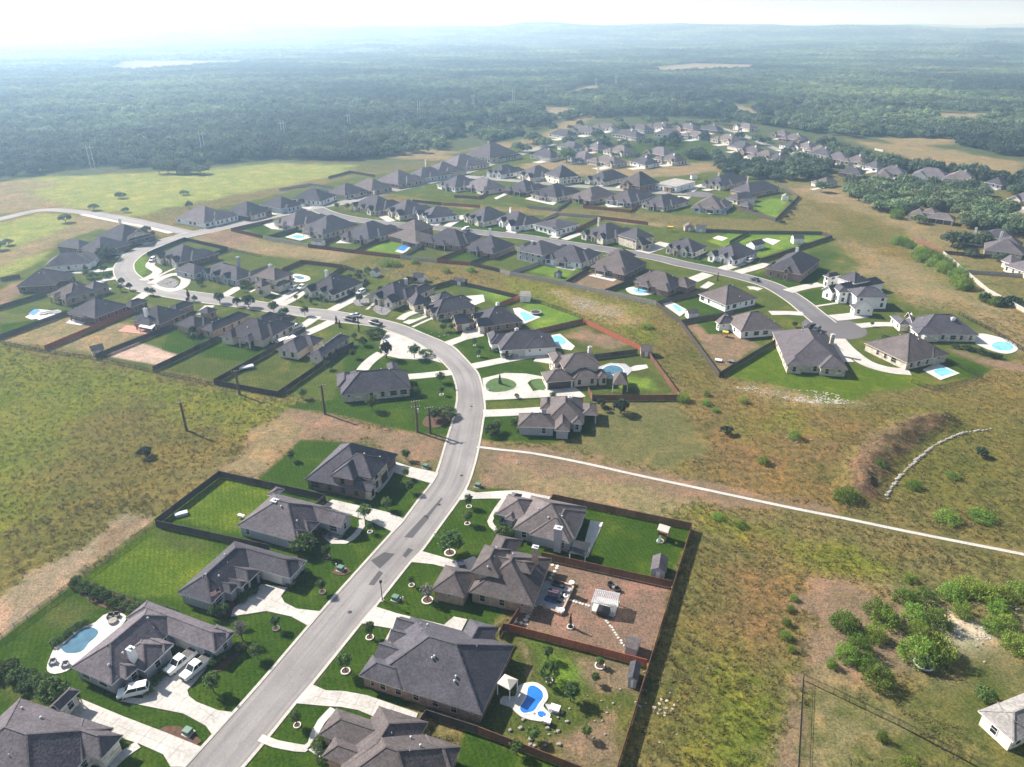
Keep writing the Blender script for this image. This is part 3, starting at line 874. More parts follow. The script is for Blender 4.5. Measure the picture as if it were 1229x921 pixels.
def build_roads():
    L = catmull([at(*p) for p in ROAD_L], 2.0)
    Rr = catmull([at(*p) for p in ROAD_R], 2.0)
    n = 420
    L, Rr = resample(L, n), resample(Rr, n)
    HARD.append(([a.lerp(b, 0.5) for a, b in zip(L, Rr)], 6.0))
    sheet('street', L, Rr, 0.02, M['asphalt'], 'grey asphalt street winding from the foreground to the junction')
    ribbon('kerb', L, -0.05, 0.5, 0.09, M['kerb'], 'concrete kerb on the left side of the winding street', thick=0.14)
    ribbon('kerb', Rr, 0.05, -0.5, 0.09, M['kerb'], 'concrete kerb on the right side of the winding street', thick=0.14)
    def street(px, w, label, z=0.012, mat='asphalt', kerb=True):
        l = catmull([at(*p) for p in px], 3.0)
        HARD.append((l, w / 2 + 1))
        ribbon('street', l, -w / 2, w / 2, z, M[mat], label)
        if kerb:
            ribbon('kerb', l, w / 2 - 0.05, w / 2 + 0.45, 0.09, M['kerb'], 'kerb of the ' + label, thick=0.14)
            ribbon('kerb', l, -w / 2 + 0.05, -w / 2 - 0.45, 0.09, M['kerb'], 'kerb of the ' + label, thick=0.14)
    street([(-120, 300), (-60, 276), (0, 263), (48, 252.6), (90, 254), (140, 261), (190, 271.5), (225, 279.5)], 8, 'pale road curving in from the left field edge', 0.008, kerb=False)
    street([(98, 257.5), (140, 266), (176, 273), (205, 280)], 3, 'pale concrete drainage channel beside the field road', 0.030, 'concrete', False)
    street([(215, 284.5), (262, 274.5), (300, 266), (327, 259.5), (380, 248.5), (420, 242), (459, 231.5), (505, 221), (527, 215.5), (559, 206.5), (596, 194), (639, 180), (662, 173)], 9, 'street running to the upper right from the junction', 0.016)
    street([(378, 249.5), (392, 255.5), (412, 261), (450, 267), (480, 270), (518, 273), (570, 278.5), (608, 282.5), (635, 285.5), (668, 291), (717, 298), (766, 305.5), (795, 311), (819, 317), (858, 325), (897, 334), (928, 344), (955, 360), (975, 376), (990, 388)], 8.5, 'cul de sac street through the middle rows', mat='asphalt_dark')
    street([(545, 211), (587, 214.5), (640, 219), (700, 224), (780, 230.5), (830, 233)], 8, 'far cul de sac street behind the middle rows')
    street([(860, 153), (880, 158), (905, 168), (935, 180), (962, 187)], 8, 'pale street between the farthest rows', kerb=False)
    street([(1190, 243), (1215, 250), (1260, 262)], 9, 'pale street among trees at the right edge', kerb=False)
    for (px, r, lb) in (((1001, 393.5), 11.2, 'round end of the cul de sac at right'), ((840, 233.5), 9, 'round end of the far cul de sac')):
        c = at(*px)
        m = MB(); k = MB()
        ring = [(c[0] + r * math.cos(a * math.pi / 24), c[1] + r * math.sin(a * math.pi / 24)) for a in range(48)]
        m.face([(*p, 0.024) for p in ring])
        tag(m.build('turning_circle', M['asphalt_dark']), lb, kind='structure')
        HARD.append((ring, 3))
    # repair patches in the street
    for q in ([(445, 673), (461, 663), (474, 665), (456, 683)], [(442, 702), (455, 685), (460, 688), (449, 703)], [(483, 667), (490, 658), (496, 660), (487, 670)], [(485, 645), (510, 618), (515, 622), (495, 646)], [(510, 620), (530, 597), (531, 599), (514, 622)]):
        m = MB(); m.face([(*at(*p), 0.026) for p in q][::-1])
        tag(m.build('asphalt_patch', M['asphalt_new']), kind='structure')
    for p in [(554, 571), (566, 488), (527, 606), (420, 735)]:
        x, y = at(*p)
        m = MB(); m.tube([(x, y, 0), (x, y, .034)], [.42, .42], 16)
        tag(m.build('manhole_cover', M['black']), kind='structure')
    # footpath
    l = catmull([at(*p) for p in [(572, 536.5), (600, 540), (640, 544.5), (700, 556), (760, 569.5), (830, 584.5), (950, 610), (1008.6, 621.5), (1100, 640.5), (1240, 668), (1400, 700)]], 4)
    HARD.append((l, 1.2))
    root = tag(ribbon('footpath', l, -0.48, 0.48, 0.05, M['joint'], 'long pale concrete footpath crossing the brown corridor', thick=0.1), kind='structure')
    mm = {}
    for i in range(len(l) - 1):
        a = l[i] + (l[i + 1] - l[i]).normalized() * 0.05
        m = MB()
        t = (l[i + 1] - a).normalized(); nrm = Vector((-t.y, t.x)) * 0.5
        e = l[i + 1]
        m.prism([tuple(a - nrm), tuple(e - nrm), tuple(e + nrm), tuple(a + nrm)], 0.0, 0.07)
        m.build('concrete_slab', M['kerb'], root)
    # turnout by the bend
    poly(M['concrete'], [(465, 398), (457, 409), (455.5, 418), (462, 426.5), (479, 430.5), (500, 431.5), (513, 430.5), (530, 436), (519, 424), (500, 411), (480, 402)], 'turnout', 'pale concrete parking turnout inside the bend', 0.028)

def poly(mat, px, name, label=None, z=0.1, thick=0.14, kind='structure', parent=None, smooth=False):
    w = [at(*p) for p in px]
    if smooth: w = [tuple(p) for p in catmull(w, 1.2, True)]
    m = MB(); m.prism(w, z - thick, z)
    o = m.build(name, mat, parent)
    if kind: tag(o, label, kind=kind)
    HARD.append((w + w[:1], 0.8))
    return o

def slabs(px, label, axis_px, step=3.2, z=0.11):
    """a driveway: a jointed base with the concrete slabs laid on it one by one"""
    w = [Vector(at(*p)) for p in px]
    root = poly(M['joint'], px, 'driveway', label, z - 0.03)
    a, b = Vector(at(*axis_px[0])), Vector(at(*axis_px[1]))
    d = (b - a).normalized(); nrm = Vector((-d.y, d.x))
    cells = [w]
    def cut(ps, o, nv):
        out = []
        for side in (1, -1):
            q = []
            for i in range(len(ps)):
                p, r = ps[i], ps[(i + 1) % len(ps)]
                sp, sr = (p - o).dot(nv) * side, (r - o).dot(nv) * side
                if sp >= 0: q.append(p)
                if (sp > 0) != (sr > 0) and abs(sp - sr) > 1e-9:
                    q.append(p.lerp(r, sp / (sp - sr)))
            if len(q) >= 3: out.append(q)
        return out
    for o, nv, lim in ((a, d, 40), (a, nrm, 14)):
        for k in range(-lim, lim):
            nc = []
            off = o + nv * (k * step)
            for c in cells:
                s = [(p - off).dot(nv) for p in c]
                nc += cut(c, off, nv) if min(s) < -0.3 and max(s) > 0.3 else [c]
            cells = nc
    for c in cells:
        cen = sum(c, Vector((0, 0))) / len(c)
        ps = []
        for p in c:
            v = p - cen
            ps.append(tuple(p - v.normalized() * min(0.03, v.length * 0.3)))
        ar = 0.5 * abs(sum(ps[i][0] * ps[(i + 1) % len(ps)][1] - ps[(i + 1) % len(ps)][0] * ps[i][1] for i in range(len(ps))))
        if ar < 0.05: continue
        m = MB(); m.prism(ps, z - 0.06, z + random.uniform(-0.004, 0.004))
        m.build('concrete_slab', M['concrete'], root)
    return root

def drive(pts, w, label, z=0.105, mat='concrete', name='driveway'):
    l = catmull([at(*p) for p in pts], 1.5)
    HARD.append((l, w / 2 + 0.5))
    return ribbon(name, l, -w / 2, w / 2, z, M[mat], label, thick=0.14)

random.seed(7)
build_roads()
slabs([(171.5, 839), (176.6, 821), (192, 804), (209.4, 791), (249.7, 791), (248.5, 801), (236, 817), (225, 829), (227, 836), (236, 843), (262, 853), (281, 855.5), (256, 884), (247, 871.6), (220, 857), (145, 842), (145, 837)], 'pale concrete driveway with three white vehicles beside the pool house', ((270, 869), (190, 820)))
slabs([(80.7, 851.5), (97, 839), (150, 861), (200, 880), (243, 897.5), (223, 921), (205, 921), (196, 906), (166.5, 893), (100, 872)], 'long concrete driveway at the bottom left corner', ((232, 908), (100, 855)))
slabs([(277, 740.6), (279.7, 731), (297, 716), (314, 701.5), (345, 705.5), (337.5, 716), (341.6, 723.6), (356, 731), (387, 734.5), (371.5, 752.5), (349.7, 740.6), (320, 734)], 'concrete driveway leading to the white garage door', ((378, 743), (325, 720)))
slabs([(388, 607), (399, 600), (441, 609.5), (465, 615), (487, 624), (472.5, 639.5), (447, 627), (424, 620)], 'concrete driveway beside the grey house with a white front gable', ((480, 631), (400, 606)))
slabs([(455, 564), (462, 552), (476, 555), (492, 560.5), (527, 568), (519, 581), (490, 573), (472, 567), (462, 572)], 'concrete driveway of the tall brick house beside the bare lot', ((522, 574), (465, 560)))
slabs([(549.5, 601), (559, 588), (572, 591.7), (596, 590), (621, 588.8), (661, 596.6), (657, 604), (630, 600), (611, 593), (605, 599), (585, 599), (564.5, 599.5)], 'concrete driveway sweeping round the back of the grey house', ((555, 595), (620, 592)))
slabs([(492, 675), (505, 661.5), (545, 673), (556, 673), (568.4, 668), (573, 671), (564.5, 690), (541, 688.5), (535, 681.6), (519.5, 677.7)], 'concrete driveway with a dark car beside the tan brick house', ((498, 668), (560, 682)))
slabs([(432, 748.5), (449.5, 728), (476.6, 736.7), (533, 750.5), (544.7, 740.5), (561, 744), (549.7, 766), (515, 762), (481.6, 757)], 'concrete driveway with a side apron above the big charcoal roof', ((440, 738), (540, 758)))
slabs([(353, 844.5), (373, 821), (391, 829), (413.5, 830), (441, 835), (502, 856.5), (499, 864), (456, 864), (430, 853), (408.5, 849), (390, 848)], 'wide concrete driveway at the bottom centre', ((362, 833), (490, 860)))
drive([(387, 638), (400, 651), (415, 651), (428, 641), (434.5, 632), (434, 624)], 1.3, 'curved front walk around the rock bed', name='front_walk')
drive([(451, 591), (462, 579), (470, 566)], 1.3, 'front walk along the tall brick house', name='front_walk')
drive([(607, 597), (597, 610), (588, 626), (590, 631), (596, 637)], 1.2, 'front walk bending round the yard bushes', name='front_walk')
drive([(480, 742), (470, 762), (455, 790), (446, 800)], 1.3, 'front walk along the left side of the charcoal roof', name='front_walk')
drive([(312, 886), (330, 893), (366, 899), (374, 893), (378, 880), (386, 866), (400, 851)], 1.3, 'front walk crossing the lawn at bottom centre', name='front_walk')
drive([(372, 896), (386, 905), (398, 914)], 1.2, 'short front walk at bottom centre', name='front_walk')
drive([(166, 894), (148, 906), (132, 921)], 1.6, 'front walk beside the cream gable', name='front_walk')
for pts, w, lb in [
    ([(580, 496.5), (610, 495.5), (650, 493)], 4.2, 'concrete driveway of the grey house below the loop'),
    ([(568, 440), (600, 433.5), (631, 428), (648, 426)], 4.2, 'driveway of the white walled house at the bend'),
    ([(480, 384), (489, 378), (500, 374.5), (510, 374)], 3.5, 'upper leg of a looped driveway'),
    ([(487, 388.5), (505, 381), (520, 376)], 3.5, 'lower leg of a looped driveway'),
    ([(495, 393), (510, 386), (522, 381)], 1.3, 'pale front walk of the dark stone house'),
    ([(398, 373), (418, 362.5), (440, 352)], 4.5, 'straight driveway between two cream gabled houses'),
    ([(440, 372), (450, 364), (455, 361)], 1.2, 'front walk among rock beds'),
    ([(327, 365), (345, 356), (362, 346)], 5, 'twin driveway beside the turreted house'),
    ([(337, 367), (352, 359), (365, 350)], 4, 'driveway with parked white cars'),
    ([(268, 356), (285, 346), (302, 336)], 4.2, 'driveway between the large grey house and the turreted house'),
    ([(300, 351), (312, 346), (322, 350), (334, 354)], 1.2, 'bent front walk of the turreted house'),
    ([(170, 337), (182, 332), (189, 326), (180, 319), (186, 311)], 4, 'winding driveway at the tight bend'),
    ([(184, 335), (200, 327), (216, 320)], 1.5, 'front walk at the tight bend'),
    ([(181, 341), (190, 336), (206, 330), (221, 330)], 4, 'upper arm of the ring driveway'),
    ([(186, 342), (205, 349), (219, 344), (223, 336), (218, 331)], 4, 'lower arm of the ring driveway'),
    ([(123, 302), (140, 304), (151, 305.5)], 4.5, 'short driveway at the top of the bend'),
    ([(152, 287), (170, 291), (180, 293)], 4, 'driveway near the junction'),
    ([(88, 327), (112, 326), (137, 323)], 4.5, 'long driveway left of the bend'),
    ([(138, 334), (122, 337), (117, 343), (128, 349)], 4.5, 'looped driveway left of the bend'),
    ([(176, 352), (170, 356), (164, 360)], 4.5, 'short driveway below the bend'),
    ([(252, 367), (246, 372), (240, 378)], 4, 'short driveway on the lower side of the street'),
    ([(381, 380), (366, 390), (350, 399), (338, 406)], 4, 'driveway with a concrete court behind'),
    ([(399, 386), (378, 396), (354, 406), (340, 412)], 4.5, 'driveway beside the hipped house at the turnout'),
    ([(434, 446), (440, 438), (449, 430), (458, 424)], 4, 'curved driveway leaving the turnout'),
    ([(480, 453.5), (510, 451), (541, 447.5)], 4, 'driveway joining the bend below the turnout'),
    ([(885, 327.5), (905, 322), (922, 317)], 5, 'driveway of the long brick house'),
    ([(866, 323.5), (880, 319), (896, 314)], 5.5, 'driveway with a white car'),
    ([(945, 350), (965, 345), (986, 341.5)], 5, 'driveway of the white two storey house'),
    ([(999, 382), (1020, 380), (1036, 378)], 6, 'driveway at the right of the turning circle'),
    ([(979, 368), (992, 366), (1005, 364)], 1.3, 'pale walk near the turning circle'),
    ([(1030, 391.5), (1058, 389.5), (1088, 391), (1098, 400), (1104, 406)], 4.2, 'driveway of the cream stone house'),
    ([(1006, 407), (1018, 420), (1040, 436), (1065, 444), (1092, 447)], 5, 'driveway along the low brown roofed house'),
    ([(985, 404), (1000, 418), (1017, 435)], 4.5, 'driveway of the pale brick house at the turning circle'),
    ([(964, 377), (945, 376), (924, 376)], 4.2, 'driveway of the white walled hip house'),
    ([(913, 348), (905, 346), (898, 346)], 4, 'short driveway above the white walled house'),
    ([(850, 329), (840, 333), (828, 338)], 6, 'wide driveway of the brick house above the pool'),
    ([(770, 303), (785, 298), (800, 292)], 8, 'wide driveway with a dark car'),
    ([(677, 288), (687, 284), (697, 280)], 4, 'driveway of the stone double house'),
    ([(664, 286), (674, 281), (683, 277)], 5, 'driveway of the white modern house'),
    ([(612, 279.5), (621, 276), (630, 272)], 6, 'driveway of the white house with a dark garage'),
    ([(520, 271), (530, 264), (537, 258)], 5, 'driveway with two parked cars'),
    ([(536, 272), (548, 265), (557, 259)], 4.5, 'driveway beside the stone arches'),
    ([(470, 266), (460, 260), (455, 256)], 5, 'driveway at the start of the middle street'),
    ([(505, 219), (492, 221), (478, 222)], 5, 'driveway on the upper street'),
    ([(560, 204), (552, 203), (545, 203)], 5, 'second driveway on the upper street'),
    ([(630, 217), (640, 213), (650, 210)], 5, 'driveway of a far cream house'),
    ([(668, 220.5), (678, 215), (690, 211)], 5, 'driveway beside the far two storey house'),
    ([(718, 224), (726, 220), (732, 216)], 5, 'driveway left of the far brick house'),
    ([(742, 226), (750, 222), (756, 219)], 5, 'driveway of the far brick house'),
    ([(806, 231), (818, 226), (828, 222)], 5, 'driveway of the far white modern house'),
    ([(828, 230), (838, 224), (850, 221), (858, 222)], 5, 'driveway of the far corner house'),
    ([(845, 229), (860, 226), (876, 224)], 5, 'driveway of the far tan house'),
    ([(822, 236), (815, 242), (818, 248)], 8, 'wide apron beside the far cul de sac'),
    ([(330, 258), (318, 256), (306, 257)], 5, 'driveway of the dark house near the field'),
    ([(372, 251), (360, 247), (350, 246)], 5, 'driveway of the pale blue house'),
    ([(424, 241), (412, 238), (400, 235)], 5, 'driveway of the white flat roofed house'),
]:
    drive(pts, w, lb)
poly(M['concrete'], [(579, 454.5), (606, 448), (632, 449), (655, 453), (655, 458), (638, 456), (633, 460), (640, 470), (652, 467), (690, 465), (703, 476), (690, 480), (650, 477.5), (620, 479), (582, 481)], 'driveway', 'broad looped driveway before the tan two storey house')
poly(M['concrete'], [(532, 411), (553, 404), (557, 395), (562, 391), (584, 399), (580, 404), (560, 408), (541, 415.5)], 'driveway', 'fan shaped driveway of the dark house at the bend')
poly(M['concrete'], [(327, 399), (340, 394), (352, 398), (342, 411), (330, 412)], 'concrete_court', 'pale concrete court with parked cars')
poly(M['concrete'], [(640, 434), (648, 425), (664, 430), (660, 437)], 'concrete_court', 'parking pad with a silver car')
poly(M['concrete'], [(840, 345), (850, 338), (858, 341), (848, 347)], 'concrete_court', 'small pad behind the brick house')
build_ground_later = True

# ------------------------------------------------------------ houses
def unit_window(w, h, mull=True):
    f = MB()
    t = 0.09
    f.box(-w / 2 - t, w / 2 + t, -0.05, 0.02, -h / 2 - t, -h / 2)
    f.box(-w / 2 - t, w / 2 + t, -0.05, 0.02, h / 2, h / 2 + t)
    f.box(-w / 2 - t, -w / 2, -0.05, 0.02, -h / 2, h / 2)
    f.box(w / 2, w / 2 + t, -0.05, 0.02, -h / 2, h / 2)
    if mull: f.box(-w / 2, w / 2, -0.035, 0.01, -0.03, 0.03)
    p = MB(); p.box(-w / 2, w / 2, -0.02, 0.0, -h / 2, h / 2)
    return f, p
WIN = {}
for key, (w, h) in {'std': (1.0, 1.6), 'wide': (1.9, 1.5), 'small': (0.6, 0.6)}.items():
    f, p = unit_window(w, h)
    WIN[key] = ({t: f.mesh('window frame', M[t]) for t in ('trim', 'tantrim', 'dktrim')}, p.mesh('window pane', M['glass']), w, h)

def garage_mesh(w, h=2.25):
    m = MB()
    n = 4
    for i in range(n):
        m.box(-w / 2, w / 2, -0.06, 0.0, i * h / n + 0.01, (i + 1) * h / n - 0.02)
    m.box(-w / 2 - 0.12, -w / 2 - 0.004, -0.09, 0.03, 0, h + 0.12)
    m.box(w / 2 + 0.004, w / 2 + 0.12, -0.09, 0.03, 0, h + 0.12)
    m.box(-w / 2, w / 2, -0.09, 0.03, h, h + 0.12)
    return m
def door_mesh():
    m = MB()
    m.box(-0.5, 0.5, -0.05, 0.0, 0, 2.1)
    m.box(-0.62, -0.504, -0.09, 0.03, 0, 2.25); m.box(0.504, 0.62, -0.09, 0.03, 0, 2.25); m.box(-0.5, 0.5, -0.09, 0.03, 2.104, 2.25)
    return m
DOOR = door_mesh().mesh('door', M['door'])
GAR = {}
def chimney_parts(m_wall, parent, x, y, z, s=0.55):
    m = MB(); m.box(x - s, x + s, y - s * 0.8, y + s * 0.8, 0.5, z)
    c = m.build('chimney', m_wall, parent)
    m = MB(); m.box(x - s - 0.1, x + s + 0.1, y - s * 0.8 - 0.1, y + s * 0.8 + 0.1, z + 0.002, z + 0.16)
    m.box(x - 0.25, x + 0.25, y - 0.2, y + 0.2, z + 0.16, z + 0.45)
    m.build('chimney_cap', M['metal'], c)

SIDES = {'y0': ((0, -1), 0.0), 'y1': ((0, 1), math.pi), 'x0': ((-1, 0), -math.pi / 2), 'x1': ((1, 0), math.pi / 2)}

class House:
    N = 0
    def __init__(s, label, wall, roof, blocks, group='houses of the subdivision', trim='trim', rot=None, detail=2, name='house', shadow=None):
        """blocks: (a, b, c or depth, {options}) in photo pixels at eave height"""
        s.rng = random.Random(hash(label) % 99991 if False else sum(ord(ch) * (i + 1) for i, ch in enumerate(label)))
        s.wall, s.roofm, s.trim, s.detail = wall, roof, trim, detail
        House.N += 1
        s.k = 0
        b0 = blocks[0]
        z0 = b0[3].get('z', 2.8) if len(b0) > 3 else 2.8
        a, b = Vector(at(*b0[0], z0)), Vector(at(*b0[1], z0))
        ang = math.atan2((b - a).y, (b - a).x) if rot is None else rot
        s.ang = ang
        s.o = a
        s.root = empty(name, (a.x, a.y, 0), ang)
        tag(s.root, label, 'house', group)
        s.blocks = []
        for bl in blocks:
            op = dict(bl[3]) if len(bl) > 3 else {}
            z = op.get('z', 2.8)
            s.add(*s.rect(bl[0], bl[1], bl[2], z), **op)
    def loc(s, p, z):
        v = Vector(at(*p, z)) - s.o
        c, n = math.cos(-s.ang), math.sin(-s.ang)
        return Vector((v.x * c - v.y * n, v.x * n + v.y * c))
    def rect(s, a, b, c, z):
        A, B = s.loc(a, z), s.loc(b, z)
        d = B - A
        num = not hasattr(c, '__len__')
        if not num: Cc = s.loc(c, z)
        if abs(d.x) >= abs(d.y):
            y = (A.y + B.y) / 2
            x0, x1 = min(A.x, B.x), max(A.x, B.x)
            y2 = y + c * (1 if d.x > 0 else -1) if num else Cc.y
            return x0, x1, min(y, y2), max(y, y2)
        x = (A.x + B.x) / 2
        y0, y1 = min(A.y, B.y), max(A.y, B.y)
        x2 = x - c * (1 if d.y > 0 else -1) if num else Cc.x
        return min(x, x2), max(x, x2), y0, y1
    def add(s, x0, x1, y0, y1, z=2.8, p=0.62, g=(), open=False, wall=None, flat=False, trim=None, post=None, base=0.0):
        i = len(s.blocks)
        s.blocks.append(dict(x0=x0, x1=x1, y0=y0, y1=y1, z=z + 0.017 * (i % 9) + 0.001 * i, p=p + 0.003 * (i % 5), g=set([g] if isinstance(g, str) else g), open=open, wall=wall or s.wall, flat=flat, trim=trim or s.trim, ins=0.5 + 0.013 * (i % 7), base=base))
        return s.blocks[-1]
    def sub(s, fx0, fx1, y0, y1, **k):
        """a block given in shares of the first block's length and metres off its front"""
        b = s.blocks[0]
        L = b['x1'] - b['x0']
        return s.add(b['x0'] + fx0 * L, b['x0'] + fx1 * L, b['y0'] + y0, b['y0'] + y1, **k)
    def finish(s, windows=True, posts=True):
        roof, fas, cap = MB(), MB(), MB()
        walls = {}
        for b in s.blocks:
            x0, x1, y0, y1, z, p, g = b['x0'], b['x1'], b['y0'], b['y1'], b['z'], b['p'], b['g']
            if b['flat']:
                roof.box(x0, x1, y0, y1, z, z + 0.3)
                w = walls.setdefault(b['wall'], MB())
                w.box(x0 + .2, x1 - .2, y0 + .2, y1 - .2, 0, z - 0.002)
                continue
            lx, ly = x1 - x0, y1 - y0
            along_x = (('x0' in g or 'x1' in g) or lx >= ly) and not ('y0' in g or 'y1' in g)
            if along_x:
                T = lambda u, v, h: (u, v, h)
                U0, U1, V0, V1, e0, e1 = x0, x1, y0, y1, 'x0' in g, 'x1' in g
            else:
                T = lambda u, v, h: (v, u, h)
                U0, U1, V0, V1, e0, e1 = y0, y1, x0, x1, 'y0' in g, 'y1' in g
            half = (V1 - V0) / 2
            vm = (V0 + V1) / 2
            hz = z + p * half
            r0 = U0 if e0 else U0 + half
            r1 = U1 if e1 else U1 - half
            if r0 > r1:
                r0 = r1 = (r0 + r1) / 2
            A, B, C, D = (U0, V0, z), (U1, V0, z), (U1, V1, z), (U0, V1, z)
            E, F = (r0, vm, hz), (r1, vm, hz)
            faces = [[A, B, F, E], [C, D, E, F]]
            rim = [(A, B), (C, D)]
            if e0: rim += [(D, E), (E, A)]
            else: faces.append([D, A, E]); rim.append((D, A))
            if e1: rim += [(B, F), (F, C)]
            else: faces.append([B, C, F]); rim.append((B, C))
            flip = not along_x
            TH = 0.2
            for f in faces:
                q = [T(*v) for v in f]
                if len(q) == 4 and (Vector(q[2]) - Vector(q[3])).length < 1e-5: q = q[:3]
                if flip: q = q[::-1]
                roof.face(q)
                roof.face([(v[0], v[1], v[2] - TH) for v in q[::-1]])
            cx, cy = (x0 + x1) / 2, (y0 + y1) / 2
            for (m, n) in rim:
                a, c = Vector(T(*m)), Vector(T(*n))
                k = 0.004
                sx = lambda v: Vector((v.x + math.copysign(k, v.x - cx), v.y + math.copysign(k, v.y - cy), v.z))
                a, c = sx(a), sx(c)
                fas.face([a, a - Vector((0, 0, TH + .02)), c - Vector((0, 0, TH + .02)), c])
            if s.detail >= 2:
                up = Vector((0, 0, 0.02))
                lines = [(E, F)] + ([] if e0 else [(A, E), (D, E)]) + ([] if e1 else [(B, F), (C, F)])
                for m, n in lines:
                    a, c = Vector(T(*m)), Vector(T(*n))
                    if (c - a).length > 0.4: cap.bar(a + up, c + up, 0.26, 0.05)
            if b['open']:
                if posts:
                    i = 0.45
                    for px, py in ((x0 + i, y0 + i), (x1 - i, y0 + i), (x1 - i, y1 - i), (x0 + i, y1 - i)):
                        inside = any(o is not b and not o['open'] and o['x0'] + .5 <= px <= o['x1'] - .5 and o['y0'] + .5 <= py <= o['y1'] - .5 for o in s.blocks)
                        if inside: continue
                        m = MB(); m.box(px - .18, px + .18, py - .18, py + .18, 0, z + p * 0.3 - TH)
                        m.build('post', M[b['wall'] if s.detail >= 2 else b['trim']], s.root)
                continue
            i = b['ins']
            w = walls.setdefault(b['wall'], MB())
            wx0, wx1, wy0, wy1 = x0 + i, x1 - i, y0 + i, y1 - i
            top = z + p * i - TH - 0.01
            zb = b['base']
            for nm in SIDES:
                if nm == 'y0': a, c = (wx0, wy0), (wx1, wy0)
                elif nm == 'y1': a, c = (wx1, wy1), (wx0, wy1)
                elif nm == 'x0': a, c = (wx0, wy1), (wx0, wy0)
                else: a, c = (wx1, wy0), (wx1, wy1)
                pts = [(*a, zb), (*c, zb), (*c, top), (*a, top)]
                if nm in g:
                    mid = ((a[0] + c[0]) / 2, (a[1] + c[1]) / 2, hz - TH - 0.01)
                    pts.insert(3, mid)
                w.face(pts)
        s.roof = roof.build('roof', M[s.roofm], s.root)
        fo = fas.build('fascia', M[s.trim], s.roof)
        if cap.f:
            c = cap.build('ridge_cap', M[s.roofm], s.roof)
            c['kind'] = 'stuff'
        for k, m in walls.items():
            m.build('wall' if k == s.wall else 'front_wall', M[k], s.root)
        if windows: s.windows()
        return s
    def free(s, x, y, me):
        for o in s.blocks:
            if o is me or o['open'] and False: continue
            if o['open']: continue
            i = o['ins']
            if o['x0'] + i - .25 < x < o['x1'] - i + .25 and o['y0'] + i - .25 < y < o['y1'] - i + .25: return False
        return True
    used = None
    def windows(s):
        joint_f, joint_p = MB(), MB()
        if s.used is None: s.used = []
        for b in s.blocks:
            if b['open']: continue
            i = b['ins'] if not b['flat'] else 0.2
            wx0, wx1, wy0, wy1 = b['x0'] + i, b['x1'] - i, b['y0'] + i, b['y1'] - i
            floors = [1.55] if b['z'] < 4 else [1.55, 4.1]
            if b['base'] > 1: floors = [b['base'] + 1.1]
            for nm, (nv, rz) in SIDES.items():
                horiz = nm in ('y0', 'y1')
                L = (wx1 - wx0) if horiz else (wy1 - wy0)
                if L < 1.6: continue
                n = max(1, int(L / 3.1))
                for k in range(n):
                    t = (k + 0.5) / n * L + s.rng.uniform(-.3, .3)
                    x, y = (wx0 + t, wy0 if nm == 'y0' else wy1) if horiz else (wx0 if nm == 'x0' else wx1, wy0 + t)
                    if not all(s.free(x + nv[0] * .4 + dx, y + nv[1] * .4 + dy, b) for dx, dy in ((0, 0), (.7 * abs(nv[1]), .7 * abs(nv[0])), (-.7 * abs(nv[1]), -.7 * abs(nv[0])))): continue
                    if any(abs(x - u[0]) < u[2] and abs(y - u[1]) < u[2] for u in s.used): continue
                    if s.rng.random() < 0.22: continue
                    for fz in floors:
                        key = s.rng.choice(['std', 'std', 'std', 'wide', 'small']) if L > 4 else 'std'
                        fr, pa, w, h = WIN[key]
                        z = fz + (0.45 if key == 'small' else 0)
                        if s.detail >= 1:
                            f = put('window', fr[s.trim], s.root, (x + nv[0] * .025, y + nv[1] * .025, z), rz)
                            put('pane', pa, f)
                        else:
                            ca, sa = math.cos(rz), math.sin(rz)
                            ux, uy = ca * w / 2, sa * w / 2
                            ox, oy = x + nv[0] * .05, y + nv[1] * .05
                            joint_p.face([(ox - ux, oy - uy, z - h / 2), (ox + ux, oy + uy, z - h / 2), (ox + ux, oy + uy, z + h / 2), (ox - ux, oy - uy, z + h / 2)])
        if joint_p.f:
            o = joint_p.build('window', M['glass'], s.root)
            o['kind'] = 'stuff'
    # -------- features on walls
    def wallpt(s, bi, side, t, out=0.03):
        b = s.blocks[bi]
        i = b['ins']
        x0, x1, y0, y1 = b['x0'] + i, b['x1'] - i, b['y0'] + i, b['y1'] - i
        nv, rz = SIDES[side]
        if side == 'y0': p = (x0 + (x1 - x0) * t, y0)
        elif side == 'y1': p = (x0 + (x1 - x0) * t, y1)
        elif side == 'x0': p = (x0, y0 + (y1 - y0) * t)
        else: p = (x1, y0 + (y1 - y0) * t)
        return p[0] + nv[0] * out, p[1] + nv[1] * out, rz
    def garage(s, bi, side, t, w, mat='garage'):
        if s.used is None: s.used = []
        x, y, rz = s.wallpt(bi, side, t, 0.06)
        s.used.append((x, y, w / 2 + 0.7))
        k = (w, mat)
        if k not in GAR: GAR[k] = garage_mesh(w).mesh('garage door', M[mat])
        put('garage_door', GAR[k], s.root, (x, y, 0.05), rz)
    def door(s, bi, side, t):
        if s.used is None: s.used = []
        x, y, rz = s.wallpt(bi, side, t, 0.05)
        s.used.append((x, y, 1.2))
        put('door', DOOR, s.root, (x, y, 0.08), rz)
    def glassdoor(s, bi, side, t, w=3.0):
        if s.used is None: s.used = []
        x, y, rz = s.wallpt(bi, side, t, 0.04)
        s.used.append((x, y, w / 2 + .5))
        m = MB()
        n = max(2, int(w / 0.95))
        for k in range(n):
            m.box(-w / 2 + k * w / n + .05, -w / 2 + (k + 1) * w / n - .05, -.02, 0.0, 0.1, 2.2)
        o = m.build('patio_door', M['glass'], s.root); o.location = (x, y, 0); o.rotation_euler = (0, 0, rz)
    def chimney(s, x, y, h=1.2, mat=None, z=None, size=0.55):
        top = z if z else s.roof_z(x, y) + h
        chimney_parts(M[mat or s.wall], s.root, x, y, top, size)
